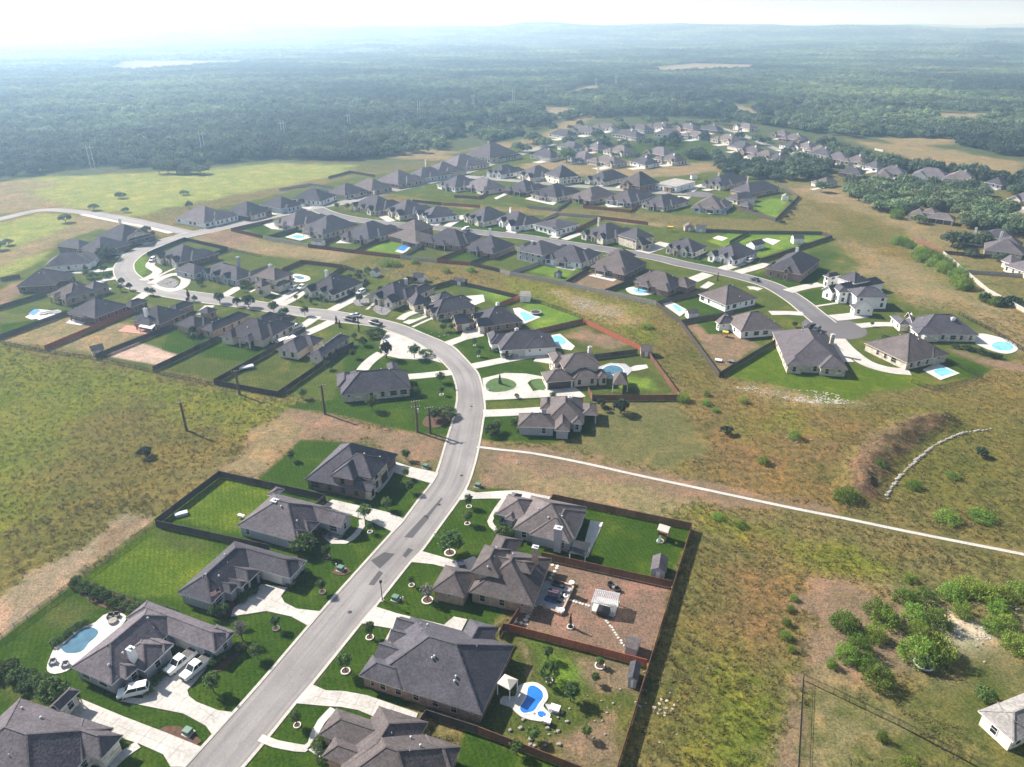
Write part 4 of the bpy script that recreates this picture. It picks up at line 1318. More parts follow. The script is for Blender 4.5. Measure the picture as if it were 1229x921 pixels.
    def chimney_px(s, p, mat=None, zt=6.5, size=0.55):
        v = s.loc(p, zt)
        chimney_parts(M[mat or s.wall], s.root, v.x, v.y, zt, size)
    def roof_z(s, x, y):
        best = 0
        for b in s.blocks:
            if b['x0'] <= x <= b['x1'] and b['y0'] <= y <= b['y1'] and not b['flat']:
                g = b['g']
                dx = min(x - b['x0'], b['x1'] - x) if not g & {'x0', 'x1'} else 99
                dy = min(y - b['y0'], b['y1'] - y) if not g & {'y0', 'y1'} else 99
                best = max(best, b['z'] + b['p'] * min(dx, dy, min(b['x1'] - b['x0'], b['y1'] - b['y0']) / 2))
        return best
    def vents(s, n=5):
        b = s.blocks[0]
        for k in range(n):
            x, y = s.rng.uniform(b['x0'] + 2, b['x1'] - 2), s.rng.uniform(b['y0'] + 2, b['y1'] - 2)
            z = s.roof_z(x, y)
            m = MB()
            if k % 2: m.tube([(x, y, z - .1), (x, y, z + .4)], [.06, .06], 8)
            else:
                m.tube([(x, y, z - .1), (x, y, z + .22)], [.1, .1], 8)
                m.tube([(x, y, z + .222), (x, y, z + .42), (x, y, z + .5)], [.2, .18, .05], 8)
            m.build('roof_vent', M['metal'], s.root)
    # -------- stock faces
    def front(s, v=0, gw=None):
        """a street front on the first block's y0 side: light gables, a porch, windows, door"""
        b = s.blocks[0]
        L = b['x1'] - b['x0']
        gw = gw or s.front_wall
        k = v % 4
        w = min(4.4, L * .26)
        def G(f, dw, out, z=2.9, p=.95):
            c = b['x0'] + f * L
            s.add(c - dw / 2, c + dw / 2, b['y0'] - out, b['y0'] + 4.5, z=z, p=p, g='y0', wall=gw)
            return len(s.blocks) - 1
        if k == 0:
            G(.16, w, 1.6); G(.78, w * 1.15, 1.2); i = G(.48, w * .7, .9, 3.2)
        elif k == 1:
            G(.2, w * 1.2, 2.2); i = G(.58, w * .8, 1.0, 3.3); G(.86, w * .8, .6)
        elif k == 2:
            i = G(.36, w, 1.2, 3.2); G(.8, w * 1.3, 2.0)
        else:
            G(.14, w * .85, .8); i = G(.42, w * .75, 1.4, 3.2); G(.7, w, 1.0)
        s.door(i, 'y0', .5)
        return s
    front_wall = 'cream'
    def back(s, v=0):
        """a garden side on the first block's y0 side: covered patio and a wing"""
        b = s.blocks[0]
        L = b['x1'] - b['x0']
        k = v % 3
        f = (.5, .35, .65)[k]
        w = L * .3
        c = b['x0'] + f * L
        s.glassdoor(0, 'y0', f, min(w - 1.4, 4))
        s.add(c - w / 2, c + w / 2, b['y0'] - 2.6, b['y0'] + 4, z=2.75, p=.5, open=True)
        if k == 0: s.add(b['x0'], b['x0'] + L * .32, b['y0'] - 1.6, b['y0'] + 5, z=2.8, p=.6)
        elif k == 1: s.add(b['x1'] - L * .34, b['x1'], b['y0'] - 2.0, b['y0'] + 5, z=2.8, p=.6)
        else: s.add(b['x0'] + .02 * L, b['x0'] + L * .36, b['y0'] - 2.2, b['y0'] + 6, z=2.8, p=.6)
        return s
    def wings(s, v=0):
        b = s.blocks[0]
        L, D = b['x1'] - b['x0'], b['y1'] - b['y0']
        if v % 2 == 0:
            s.add(b['x0'] + L * .55, b['x1'] + 1.2, b['y0'] + D * .3, b['y1'] + 2.5, z=2.8, p=.6)
        else:
            s.add(b['x0'] - 1.5, b['x0'] + L * .4, b['y0'] + D * .35, b['y1'] + 2.0, z=2.8, p=.6)
        return s

G_NEAR = 'houses along the near street'
def near(*a, **k):
    k.setdefault('group', G_NEAR)
    return House(*a, **k)

# --- the fourteen nearest, each from its own eave lines
h = near('long grey shingled house with a white chimney, three white vehicles and a kidney pool', 'grey', 'roof_grey', [
    ((84.5, 801), (133.7, 822.4), (175, 722)), ((175, 722), (282.5, 759), (257, 783)),
    ((172.3, 805.7), (209.5, 774.5), 7.0, {'p': .6}), ((196, 783), (210, 773.5), 5.0, {'p': .6, 'z': 3.0}), ((150, 815), (170, 800), 4.0, {'p': .62}),
    ((271, 768), (282, 758), 4, {'g': 'x1', 'p': .7})])
h.garage(1, 'y0', .66, 4.9); h.finish(); h.chimney_px((156.5, 779), 'white', 5.9); h.vents(5)
h = near('dark grey shingled house with a cream front gable at the bottom left corner', 'cream', 'roof_grey', [
    ((136, 874.5), (24, 838), 14.5, {'p': .66}), ((118.6, 910.8), (150, 883.7), 13, {'g': 'x1', 'p': .8, 'z': 3.0}),
    ((136, 874.5), (100, 862), 6, {'p': .6}), ((80, 925), (112, 898), 9, {'p': .7}), ((59, 849), (72, 853), 4, {'g': 'y1', 'p': .8})])
h.finish(); h.vents(4)
h = near('dark grey house with a white garage door and columned porch, flag pole in front', 'grey', 'roof_dark', [
    ((212, 711.4), (253.7, 724.4), (283.8, 650.3)), ((283.8, 650.3), (368.4, 673), (344.8, 693.5)),
    ((276, 712), (288, 702), 6), ((289, 706), (297, 699), 6), ((298, 698.5), (312.5, 685.5), 7, {'open': True, 'p': .62}), ((360, 682), (369, 673), 4, {'g': 'x1'})])
h.garage(1, 'y0', .74, 4.6); h.door(0, 'x1', .68); h.finish(); h.vents(5)
h = near('grey sided house with a white front gable and a curved front walk', 'grey', 'roof_grey', [
    ((283.8, 631), (356.3, 651), (331, 592.5)), ((408.4, 633), (424, 618), 14.5, {'g': 'x1', 'p': .75}),
    ((371, 640), (384, 627), 7, {'p': .6}), ((359, 650), (372, 638), 6, {'p': .6}), ((320, 594), (330, 597), 3.5, {'p': .4})])
h.door(2, 'x1', .5); h.finish(); h.chimney_px((329.5, 601), 'white', 6.6, .7); h.vents(4)
h = near('tall dark brown brick two storey house beside the bare reddish lot', 'dkbrick', 'roof_dark', [
    ((365.3, 575.4), (438, 590), (421, 535), {'p': .8}), ((396, 571.5), (424, 577), 8, {'z': 5.2, 'p': .7}), ((436, 573), (455, 549), 8, {'z': 5.0, 'p': .7, 'wall': 'stone'}),
    ((431, 588), (441, 580), 5, {'wall': 'stone', 'g': 'x1', 'p': .8})], trim='dktrim')
h.blocks[2]['x1'] = h.blocks[0]['x1'] + .9; h.blocks[3]['x1'] = h.blocks[0]['x1'] + 1.6; h.garage(2, 'x1', .75, 2.6, 'dkgarage'); h.finish(); h.vents(3)
h = near('large brick house under one broad charcoal hip roof, blue pool behind', 'brick', 'roof_dark', [
    ((442.8, 815.4), (577.8, 858.2), (600, 770), {'p': .66}), ((564, 743), (599, 753), -8.5, {'p': .6}),
    ((599, 806), (610, 790), 3, {'p': .4})], trim='tantrim')
b0 = h.blocks[0]; D0 = b0['y1'] - b0['y0']
for fy, w, o_ in ((.40, 4.2, 1.4), (.66, 3.0, 1.2), (.84, 3.4, 1.6)):
    h.add(b0['x0'] - o_, b0['x0'] + 5, b0['y0'] + fy * D0 - w / 2, b0['y0'] + fy * D0 + w / 2, z=2.85, p=.75, g='x0')
h.add(b0['x0'] - 2.0, b0['x0'] + 6, b0['y0'], b0['y0'] + 4.6, z=2.8, p=.66)
h.finish(); h.vents(10)
h = near('brown grey roofed house with many hips at the bottom centre edge', 'tan', 'roof_brown', [
    ((551.5, 894.4), (445, 862.5), 13, {'p': .64}), ((501.4, 862), (469, 852.4), 6.5, {'p': .62}), ((402, 849.7), (384, 882), 12, {'p': .62}),
    ((405, 928), (470, 948), 12, {'p': .66}), ((386, 908), (402, 885), -8, {'p': .62}), ((543, 925), (552, 896), 6, {'p': .62})], trim='tantrim', rot=R(-20))
h.finish(); h.vents(5)
h = near('grey walled house with a tall white side chimney and rear deck', 'grey', 'roof_brown', [
    ((615.3, 634.7), (685.6, 650.3), 13, {'p': .6}), ((646.6, 601.5), (610.4, 592.7), 8, {'p': .55}), ((704, 614), (662, 606), 10, {'p': .6}), ((672, 650), (708, 627), 9, {'p': .55}),
    ((606, 622), (616, 626), 6, {'p': .6}), ((606, 606), (618, 609), 5, {'p': .7})])
h.finish(); h.chimney_px((670, 634), 'grey', 6.4, .75); h.vents(5)
h = near('tan brick two storey house with a tan chimney above a mulched yard', 'tan', 'roof_brown', [
    ((562.5, 710.5), (640, 727.5), (650, 668), {'p': .6}), ((518.6, 705.5), (556, 720), 7.5, {'p': .6}), ((565.5, 684.6), (598, 695.3), 8.5, {'z': 5.3, 'p': .6}), ((634.8, 688.5), (645, 675.8), 11, {'z': 5.2, 'p': .6}),
    ((627, 648.4), (596, 641.6), 9, {'p': .6}), ((640, 706), (657, 672), 5, {'open': True, 'p': .5})], trim='tantrim')
h.garage(1, 'y1', .5, 4.8); h.finish(); h.chimney_px((642.5, 657), 'tan', 8.2); h.vents(6)
h = near('stone and brick house standing alone inside the bend of the street', 'stone', 'roof_dark', [
    ((409, 474.5), (493.5, 466), 12.5, {'p': .68}), ((404.5, 466.5), (424, 463), 10, {'p': .62}), ((466, 449), (479.5, 447.5), 8, {'p': .62}), ((418, 462), (440, 460), 9, {'p': .6}), ((470, 455), (488, 453), 4, {'p': .6})], trim='tantrim')
h.finish(); h.vents(6)
h = near('beige house with a brown roof and covered rear porch just above the footpath', 'grey', 'roof_brown', [
    ((621, 512.3), (666, 513.8), 7.5, {'p': .62}), ((665.5, 517), (684, 517.5), 9, {'p': .62}), ((655, 509), (701, 502.5), 14, {'p': .6}), ((699, 499), (717, 497.5), 7, {'open': True, 'p': .5}),
    ((648, 492), (664, 491), 7, {'p': .6}), ((686, 510), (700, 508), 6, {'p': .6})], trim='trim')
h.finish(); h.chimney_px((684, 477), 'grey', 6.0); h.vents(5)
h = near('tan two storey house with a double dark garage at the looped driveway', 'beige', 'roof_brown', [
    ((676, 442.5), (721, 439), 9.5, {'z': 5.2, 'p': .6}), ((654.6, 458), (691, 457.7), 7.5, {'p': .6}), ((688, 455.5), (720, 453.8), 9, {'p': .55}), ((718, 454), (731, 453.5), 6, {'p': .55}), ((664, 436), (680, 435), 8, {'z': 5.0, 'p': .6}), ((668, 449), (690, 448), 8, {'p': .55})], trim='tantrim')
h.garage(1, 'y0', .22, 2.6, 'dkgarage'); h.garage(1, 'y0', .62, 4.6, 'dkgarage'); h.finish(); h.chimney_px((708, 417), 'beige', 8.4)
h = near('white walled house with two chimneys and a silver car on its pad', 'white', 'roof_dark', [
    ((600, 421), (669, 416.5), 12.5, {'p': .66}), ((582, 405), (592.5, 413.5), 9, {'p': .66}), ((629, 419.5), (669, 417), 8, {'p': .62}), ((588, 411), (602, 409), 8, {'z': 3.2, 'p': .8})])
h.garage(0, 'y0', .33, 4.6); h.finish(); h.chimney_px((620, 395), 'white', 6.5); h.chimney_px((641, 398), 'white', 6.0); h.vents(4)
h = near('dark roofed brick house with a white chimney and rectangular pool behind', 'brick', 'roof_dark', [
    ((566, 377), (581, 392.5), (625, 383), {'p': .66}), ((538.5, 383), (550, 390), (567, 383), {'g': 'y0', 'p': .8})], trim='tantrim')
h.front_wall = 'stone'
h.garage(1, 'x1', .5, 2.6); h.front(2, 'cream'); h.finish(); h.chimney_px((597, 364), 'white', 7.5); h.vents(4)

# --- the middle rows: (label, wall, roof, face, variant, blocks, chimney)
MID = [
 # north side of the winding street, left to right
 ('stone gabled house fenced in at the tight bend', 'dkbrick', 'roof_dark', 'f', 0, [((188, 308), (216, 316), (250.5, 304))], None),
 ('wide grey roofed house with a low side garage and ring driveway', 'grey', 'roof_dark', 'f', 3, [((241, 327), (284, 337), (300, 326)), ((210, 324), (232, 330), (243, 321)), ((290, 331), (302, 332), (322, 321))], (285, 309)),
 ('two storey stone house with a turreted entry', 'beige', 'roof_brown', 'n', 0, [((303, 331), (330, 337), (350, 328), {'z': 5.2}), ((315, 340), (335, 344), (348, 338)), ((304, 342), (314, 345), 5, {'z': 4.4, 'p': .9}), ((336, 337), (344, 339), 5, {'p': .6})], (324, 318)),
 ('cream stone house with three arched front gables', 'cream', 'roof_dark', 'f', 1, [((366, 347), (400.5, 354.5), (432, 338))], (391.5, 325)),
 ('cream gabled house with rock beds in front', 'stone', 'roof_dark', 'f', 2, [((440, 355), (476, 363), (503, 348)), ((486, 352), (503, 354), (515, 343))], (487, 335)),
 ('dark stone house with a small tower and detached garage', 'stone', 'roof_dark', 'f', 3, [((508, 367), (524, 378), (565.5, 364)), ((487, 362), (498, 367), (511, 358), {'g': 'x0', 'p': .8}), ((511, 357), (530, 362), (538, 351), {'z': 4.4})], None),
 # south side, right to left
 ('beige house with a rounded bay at the fence below the street', 'beige', 'roof_dark', 'n', 0, [((369, 427), (386, 429.5), (425, 404.5)), ((331.7, 419.5), (357, 424), (378, 407)), ((350, 412), (376, 416), 7)], None),
 ('beige house with a concrete parking court at its side', 'beige', 'roof_dark', 'b', 2, [((267, 401), (315, 409), 14.5), ((326, 389), (340, 391.5), (352, 382)), ((292, 392), (318, 396), 14)], None),
 ('house with a detached tan rear wing and curved white patio edge', 'tan', 'roof_dark', 'n', 0, [((240, 395), (255, 398.5), (291, 376)), ((208, 390), (235, 394.5), 8.5), ((238, 374), (249, 377), (258, 371)), ((228, 388), (246, 391), 6)], None),
 ('house with a white chimney and red paved patio', 'brick', 'roof_dark', 'n', 0, [((157, 384), (191, 390), (225, 375)), ((160, 388), (180, 391), 6, {'open': True, 'p': .45}), ((199, 372), (212, 374), (219, 362))], (174, 371)),
 ('long dark roofed house with a white rear patio slab', 'dkbrick', 'roof_dark', 'n', 0, [((80, 375), (114, 382), (153, 366)), ((146, 367), (158, 369), (177, 361)), ((84, 376), (104, 380), -1.0, {'open': True})], None),
 ('low brown roofed house behind a blue covered pool', 'tan', 'roof_brown', 'b', 1, [((61, 352), (84, 358.5), (122, 350)), ((96, 346), (112, 349), (125, 341))], None),
 ('broad dark hip roofed brick house near the left edge', 'dkbrick', 'roof_dark', 'n', 0, [((19, 344.5), (66, 342), (86, 327)), ((60, 338), (82, 336), 9)], None),
 ('white walled house with a plain long grey roof', 'white', 'roof_dark', 'n', 0, [((52, 321), (108, 316.5), 13)], None),
 ('brick house with a tall boxy rear block beside the field', 'dkbrick', 'roof_dark', 'n', 0, [((92, 300), (121, 304), (136, 290)), ((71, 294), (91, 300), (99, 291), {'z': 3.6}), ((119, 300), (126, 301.5), (133, 294), {'wall': 'cream'})], None),
 ('large dark house with a brown chimney at the top of the bend', 'dkbrick', 'roof_dark', 'n', 0, [((113, 285), (146, 292), (166, 277)), ((143, 289), (152, 290), (167, 279), {'wall': 'cream', 'g': 'x1'})], (143, 263)),
 # street to the upper right, first cluster
 ('low white walled house at the edge of the green field', 'white', 'roof_grey', 'n', 0, [((210, 262), (245, 268.5), (268, 257))], None),
 ('dark roofed house next to the green field with shrubs in front', 'dkbrick', 'roof_dark', 'n', 0, [((268, 255), (296, 260), (315, 250)), ((292, 258), (302, 259), (312, 253), {'wall': 'cream'})], None),
 ('pale blue sided house beside the field', 'blue', 'roof_dark', 'n', 0, [((311, 246), (337, 251), (356, 243.5)), ((336, 249), (346, 250), (354, 245))], None),
 ('bright white house with a dark flat roofline near the field', 'white', 'roof_dark', 'n', 0, [((349, 239), (385, 242), (394, 234)), ((362, 233), (378, 235), (390, 228), {'z': 3.6, 'p': .3})], None),
 ('grey stone house with shrubs, fifth along the field side', 'stone', 'roof_grey', 'n', 0, [((392, 231), (414, 235), (425, 226)), ((412, 233), (421, 234), 8, {'g': 'y0'})], None),
 ('brown brick house beyond the grey stone one', 'tan', 'roof_brown', 'n', 0, [((420, 224), (446, 229.5), (459, 222)), ((440, 228), (456, 226), 6)], None),
 ('grey roofed house with a white patio inside the first green lot', 'beige', 'roof_grey', 'b', 0, [((330, 266), (352, 272), (380, 259))], None),
 ('dark roofed house with a white chimney and white pool deck', 'stone', 'roof_dark', 'b', 1, [((361, 274), (391, 281), (412, 266))], (390, 261)),
 ('dark roofed house with a bare white slab behind', 'stone', 'roof_dark', 'b', 2, [((410, 282), (443, 288), (462, 273))], None),
 ('two storey brick house with a low brown patio roof and blue pool', 'brick', 'roof_brown', 'n', 0, [((476, 273), (498, 278), (518, 271), {'z': 4.8}), ((461, 284), (503, 289.5), (507, 280), {'p': .45}), ((478, 289), (503, 292), 3, {'open': True, 'p': .3})], None),
 ('brick house with a wide dark rear porch opening', 'brick', 'roof_dark', 'b', 0, [((508, 289), (553, 295.5), (558, 283)), ((552, 289), (566, 291), 9)], None),
 ('brick hip roofed house with a small white patio in its green yard', 'brick', 'roof_dark', 'b', 1, [((558, 297), (595, 304), (612, 292.5))], (588, 275)),
 ('stone gabled house at the start of the middle street', 'stone', 'roof_dark', 'f', 0, [((421, 246), (450, 254), (470, 244))], (449, 230)),
 ('dark hip roofed house with a cream front gable and big lawn shrubs', 'stone', 'roof_dark', 'f', 2, [((461, 252), (484, 259), (508, 249))], None),
 ('white house with gabled front and two cars on its driveway', 'white', 'roof_dark', 'f', 1, [((502, 256), (514, 263), (539, 253))], None),
 ('cream house with a double arched stone porch', 'cream', 'roof_dark', 'f', 3, [((556, 260), (580, 267), (600, 256))], None),
 ('white house with a dark garage door in a broad gable', 'white', 'roof_dark', 'f', 2, [((594, 263), (618, 272), (638, 263))], (613, 250)),
 ('white modern house with a low dark roof', 'white', 'roof_dark', 'n', 0, [((640, 269), (668, 276), (681, 265), {'p': .3, 'z': 3.4}), ((655, 275), (668, 278), 6, {'p': .35, 'g': 'y0'})], None),
 ('wide stone house with a white chimney and three dormers', 'stone', 'roof_dark', 'f', 0, [((698, 280), (728, 288), (746, 276))], (719, 262)),
 ('two storey stone house joined close to the wide stone house', 'stone', 'roof_dark', 'n', 0, [((741, 282), (764, 289), (783, 283), {'z': 4.8}), ((757, 291), (772, 295), 7, {'g': 'y0', 'p': .8})], None),
 ('cream fronted hip roofed house beside a wide driveway', 'cream', 'roof_dark', 'f', 3, [((798, 297), (832, 304), (853, 297))], None),
 ('white farmhouse style house with steep gables', 'white', 'roof_dark', 'f', 1, [((850, 305), (882, 313), (903, 301))], None),
 ('long two storey brick house with two front gables', 'brick', 'roof_dark', 'n', 0, [((919, 322), (962, 330), (990, 313), {'z': 3.8}), ((918, 321), (931, 324), 7, {'z': 3.2, 'g': 'y0', 'p': .9}), ((940, 325), (948, 327), 5, {'z': 4.2, 'g': 'y0', 'p': 1.0}), ((953, 328), (961, 330), 5, {'z': 3.4, 'g': 'y0', 'p': 1.0})], (957, 298)),
 ('white two storey house with dark roof nearer the brick house', 'white', 'roof_dark', 'n', 0, [((986, 347), (999, 352), (1048, 335), {'z': 3.4, 'p': .8, 'g': 'y0'}), ((1000, 334), (1030, 340), 9, {'z': 5.2, 'p': .7}), ((986, 331), (996, 333), 7, {'z': 4.8, 'p': .8})], None),
 ('white two storey house with solar panels and a low garage gable', 'white', 'roof_dark', 'n', 0, [((1028, 357), (1068, 357.5), 10, {'z': 4.8, 'p': .55}), ((1006, 350), (1022, 352), 9, {'z': 4.8, 'p': .6}), ((1014, 366), (1031, 371), 8, {'g': 'y0', 'p': .8})], None),
 ('cream stone house with dormers and an oval pool at right', 'cream', 'roof_dark', 'n', 0, [((1104, 401), (1175, 402.5), 14, {'p': .72}), ((1078, 388), (1096, 392), (1107, 380)), ((1090, 394), (1104, 402), 8), ((1094, 388), (1103, 390), 7, {'z': 3.2, 'g': 'x0', 'p': .9})], (1144, 382)),
 ('low brown roofed stone house with a square pool at right', 'stone', 'roof_brown', 'n', 0, [((1037, 411.5), (1089, 436), (1139, 425)), ((1090, 434), (1137, 425), 3, {'open': True, 'p': .5}), ((1120, 430), (1138, 426), 6)], (1109, 404)),
 ('pale brick house with a recessed rear patio by the turning circle', 'stone', 'roof_grey', 'n', 0, [((944, 437), (1017, 441.5), (1000, 402), {'p': .6}), ((944, 439), (966, 440.5), 8), ((984, 442), (1018, 444), 9, {'p': .62})], (1000, 402)),
 ('two storey grey stone house beside a long blue grey fence', 'grey', 'roof_dark', 'n', 0, [((619, 300), (651, 307), (668, 295), {'z': 4.8, 'p': .5}), ((619, 297), (630, 299), (640, 291), {'z': 3})], (639, 290)),
 ('white walled house with black trimmed porch and shed in its yard', 'white', 'roof_dark', 'b', 0, [((653, 309), (698, 316.5), (721, 306))], None),
 ('dark brick house with stacked hips and a dark rear porch', 'dkbrick', 'roof_brown', 'b', 1, [((708, 320), (752, 329), (773, 315), {'p': .72}), ((724, 307), (752, 312), 10, {'z': 4.2, 'p': .7})], None),
 ('red brick house with a teal free form pool', 'brick', 'roof_brown', 'b', 1, [((760, 338), (805, 348.5), (832, 341), {'p': .72}), ((803, 341), (826, 345), 9)], None),
 ('white stone hip roofed house above the fenced pool strip', 'white', 'roof_brown', 'n', 0, [((838, 353), (871, 367), (916, 361)), ((845, 353), (868, 362), 4, {'open': True, 'p': .5})], None),
 ('white walled hip house beside a pinkish bare yard', 'white', 'roof_brown', 'n', 0, [((868, 382), (889, 398.5), (936, 391.5), {'p': .68}), ((857, 386), (864, 389.5), (879, 381), {'g': 'x0', 'p': .7})], None),
 # far cul de sac street
 ('white rear walled house with a wooden enclosure behind', 'white', 'roof_dark', 'b', 0, [((526, 221), (546, 226), (562, 217))], None),
 ('pale house with a white chimney behind the tan strip', 'beige', 'roof_grey', 'b', 1, [((556, 222), (583, 229), (597, 222))], (580, 212)),
 ('dark hip roofed house with a thin white path in its yard', 'dkbrick', 'roof_dark', 'b', 2, [((606, 227), (632, 231), (640, 223))], None),
 ('cream rear walled house with a large white terrace', 'cream', 'roof_dark', 'b', 0, [((638, 233), (668, 238), (678, 228))], None),
 ('brown house with dark porch and white pool in a fenced lot', 'tan', 'roof_brown', 'b', 1, [((684, 236), (712, 241), (727, 231))], None),
 ('grey house with a pale turquoise pool in a red fenced lot', 'grey', 'roof_grey', 'b', 2, [((727, 239), (758, 244), (768, 233))], None),
 ('dark hip roofed house with white patio furniture, last of its row', 'stone', 'roof_dark', 'b', 0, [((771, 244), (797, 249), (810, 239))], None),
 ('pale blue rear walled house by the far cul de sac', 'blue', 'roof_brown', 'b', 2, [((830, 248), (866, 252), (876, 244))], None),
 ('small white arched house at the start of the far street', 'white', 'roof_dark', 'f', 0, [((584, 207), (604, 210), (615, 203))], None),
 ('cream house with an arched dark entry on the far street', 'cream', 'roof_dark', 'f', 2, [((619, 209), (640, 214), (655, 206))], None),
 ('tall two storey cream house on the far street', 'cream', 'roof_dark', 'n', 0, [((653, 209), (671, 214), (684, 208), {'z': 4.8, 'p': .8}), ((676, 213), (692, 215), 8)], None),
 ('stone house with a white chimney right of the tall cream house', 'cream', 'roof_dark', 'f', 1, [((702, 215), (726, 219), (741, 210))], (718, 201)),
 ('two storey red brick house on the far street', 'brick', 'roof_brown', 'n', 0, [((743, 219), (768, 224), (780, 217), {'z': 4.2, 'p': .8}), ((748, 221), (754, 223), 4, {'z': 4.6, 'g': 'y0', 'p': 1.0})], None),
 ('flat roofed white modern house', 'white', 'roof_pale', 'n', 0, [((786, 221), (812, 225), (819, 216), {'flat': True, 'z': 3.6}), ((796, 225), (806, 226), 4, {'flat': True, 'z': 3.0, 'wall': 'tan'})], None),
 ('tan house at the end of the far cul de sac', 'beige', 'roof_dark', 'f', 0, [((842, 220), (868, 224), (885, 214))], (863, 208)),
 ('large dark house beside the bright green fenced lawn', 'tan', 'roof_dark', 'n', 0, [((876, 228), (900, 233), (921, 223)), ((872, 237), (884, 241), (895, 233), {'wall': 'beige'}), ((886, 246), (898, 249), 6)], (898, 213)),
 # upper street
 ('brown roofed house facing a wide driveway on the upper street', 'tan', 'roof_grey', 'n', 0, [((450, 217), (478, 222), (492, 213))], None),
 ('pale blue gabled house on the upper street', 'blue', 'roof_grey', 'n', 0, [((486, 211), (505, 215), (522, 206))], None),
 ('grey gabled house with a tan chimney on the upper street', 'stone', 'roof_grey', 'n', 0, [((508, 204), (525, 209), (538, 200))], (511, 192)),
 ('brown roofed house fourth along the upper street', 'beige', 'roof_grey', 'n', 0, [((526, 197), (548, 202), (566, 193))], None),
 ('two storey house with twin chimneys below the oaks', 'stone', 'roof_grey', 'n', 0, [((558, 185), (588, 190), (602, 181), {'z': 4.2})], (586, 170)),
]
def mid(row):
    lab, wall, roof, face, v, blocks, ch = row
    cy = sum(b[0][1] for b in blocks) / len(blocks)
    det = 2 if cy > 330 else (1 if cy > 268 else 0)
    h = House(lab, wall, roof, blocks, group='houses of the middle rows', trim='trim' if wall in ('white', 'cream', 'grey', 'blue') else 'tantrim', detail=det)
    if wall in ('white', 'grey', 'blue', 'cream'): h.front_wall = wall
    if face == 'f': h.front(v)
    if face == 'b': h.back(v)
    if face != 'n' or len(blocks) == 1: h.wings(v)
    h.finish()
    if ch:
        h.chimney_px(ch, 'white' if wall in ('white', 'cream', 'beige', 'dkbrick', 'brick') and cy > 225 else wall, 7.0 if not blocks[0][-1] or not isinstance(blocks[0][-1], dict) or blocks[0][-1].get('z', 2.8) < 4 else 8.6, .6)
    if det == 2: h.vents(4)
for row in MID: mid(row)

# --- the far rows and the wooded street: eave line left, right, depth
FAR = [
 ((638, 186.5), (660, 190), 14, 'cream', 'beside a red earth bank, lowest of the far rows'), ((684, 188), (700, 192), 13, 'grey', 'right of the round dark tree in the far rows'),
 ((711, 193), (735, 198), 13, 'stone', 'with a dark porch, above the tan strip'), ((670, 175.5), (688, 179), 12, 'white', 'in the second far row, left of the tan gabled one'),
 ((702, 177), (716, 180), 12, 'tan', 'with a tan gable in the second far row'), ((729, 181), (747, 185), 13, 'cream', 'with a white chimney in the second far row'),
 ((757, 194), (775, 198), 12, 'white', 'at the bright end of the far rows, dark porch'), ((775, 183), (795, 187), 13, 'brick', 'with a steep roof above the bushy lot'),
 ((791, 191), (808, 195), 12, 'beige', 'with a beige wall facing the bushy lot'), ((660, 161), (680, 164), 13, 'white', 'at the left end of the topmost row'),
 ((684, 157), (710, 160), 13, 'beige', 'second from the left in the topmost row'), ((714, 153), (736, 155), 11, 'white', 'with pale walls in the topmost row'),
 ((737, 161), (762, 165), 12, 'stone', 'under a round tree in the topmost row'), ((755, 154), (772, 157), 12, 'grey', 'with a tall roof in the topmost row'),
 ((778, 152), (797, 155), 12, 'white', 'right of the tall roofed one in the topmost row'), ((787, 161), (812, 163), 11, 'white', 'with a bright front below the topmost row'),
 ((812, 153), (830, 156), 12, 'tan', 'third from the right in the topmost row'), ((822, 162), (840, 165), 11, 'grey', 'grey roofed among low trees below the topmost row'),
 ((841, 155), (860, 157), 12, 'brick', 'at the right end of the topmost row'), ((882, 152), (898, 155), 11, 'beige', 'alone against the woods'),
 ((858, 167), (876, 171), 13, 'stone', 'first of the diagonal row'), ((874, 175), (892, 179), 12, 'beige', 'second of the diagonal row'),
 ((888, 181), (907, 185), 12, 'brick', 'third of the diagonal row'), ((902, 187), (922, 191), 13, 'beige', 'fourth of the diagonal row'),
 ((920, 189), (934, 193), 10, 'stone', 'last of the diagonal row'), ((927, 161), (942, 163), 11, 'tan', 'upper left behind the pale street'),
 ((939, 166), (960, 169), 12, 'brick', 'behind the pale street with twin roofs'), ((936, 174), (950, 177), 11, 'white', 'with a pale gable on the pale street'),
 ((954, 176), (970, 179), 12, 'cream', 'with two white gables on the pale street'), ((970, 180), (986, 183), 11, 'beige', 'at the right end of the pale street'),
 ((972, 184), (994, 187), 13, 'beige', 'first of the wooded row'), ((990, 190), (1014, 193), 13, 'tan', 'second of the wooded row'),
 ((1014, 193), (1035, 196), 12, 'stone', 'third of the wooded row'), ((1036, 199), (1053, 202), 11, 'white', 'fourth of the wooded row, with two white chimneys'),
 ((1056, 207), (1083, 210), 12, 'cream', 'fifth of the wooded row'), ((1051, 212), (1069, 214), 10, 'beige', 'low in front of the fifth of the wooded row'),
 ((1008, 207), (1032, 210), 11, 'brick', 'half buried in oaks below the wooded row'), ((1098, 210), (1134, 214), 13, 'white', 'sixth of the wooded row, with a white chimney'),
 ((1138, 214), (1168, 217), 13, 'stone', 'seventh of the wooded row'), ((1183, 219), (1202, 222), 11, 'grey', 'eighth of the wooded row, mostly hidden'),
 ((1212, 238), (1250, 245), 14, 'beige', 'at the right edge by the pale street'), ((978, 218), (992, 221), 10, 'white', 'small among dark oaks above the dry field'),
]
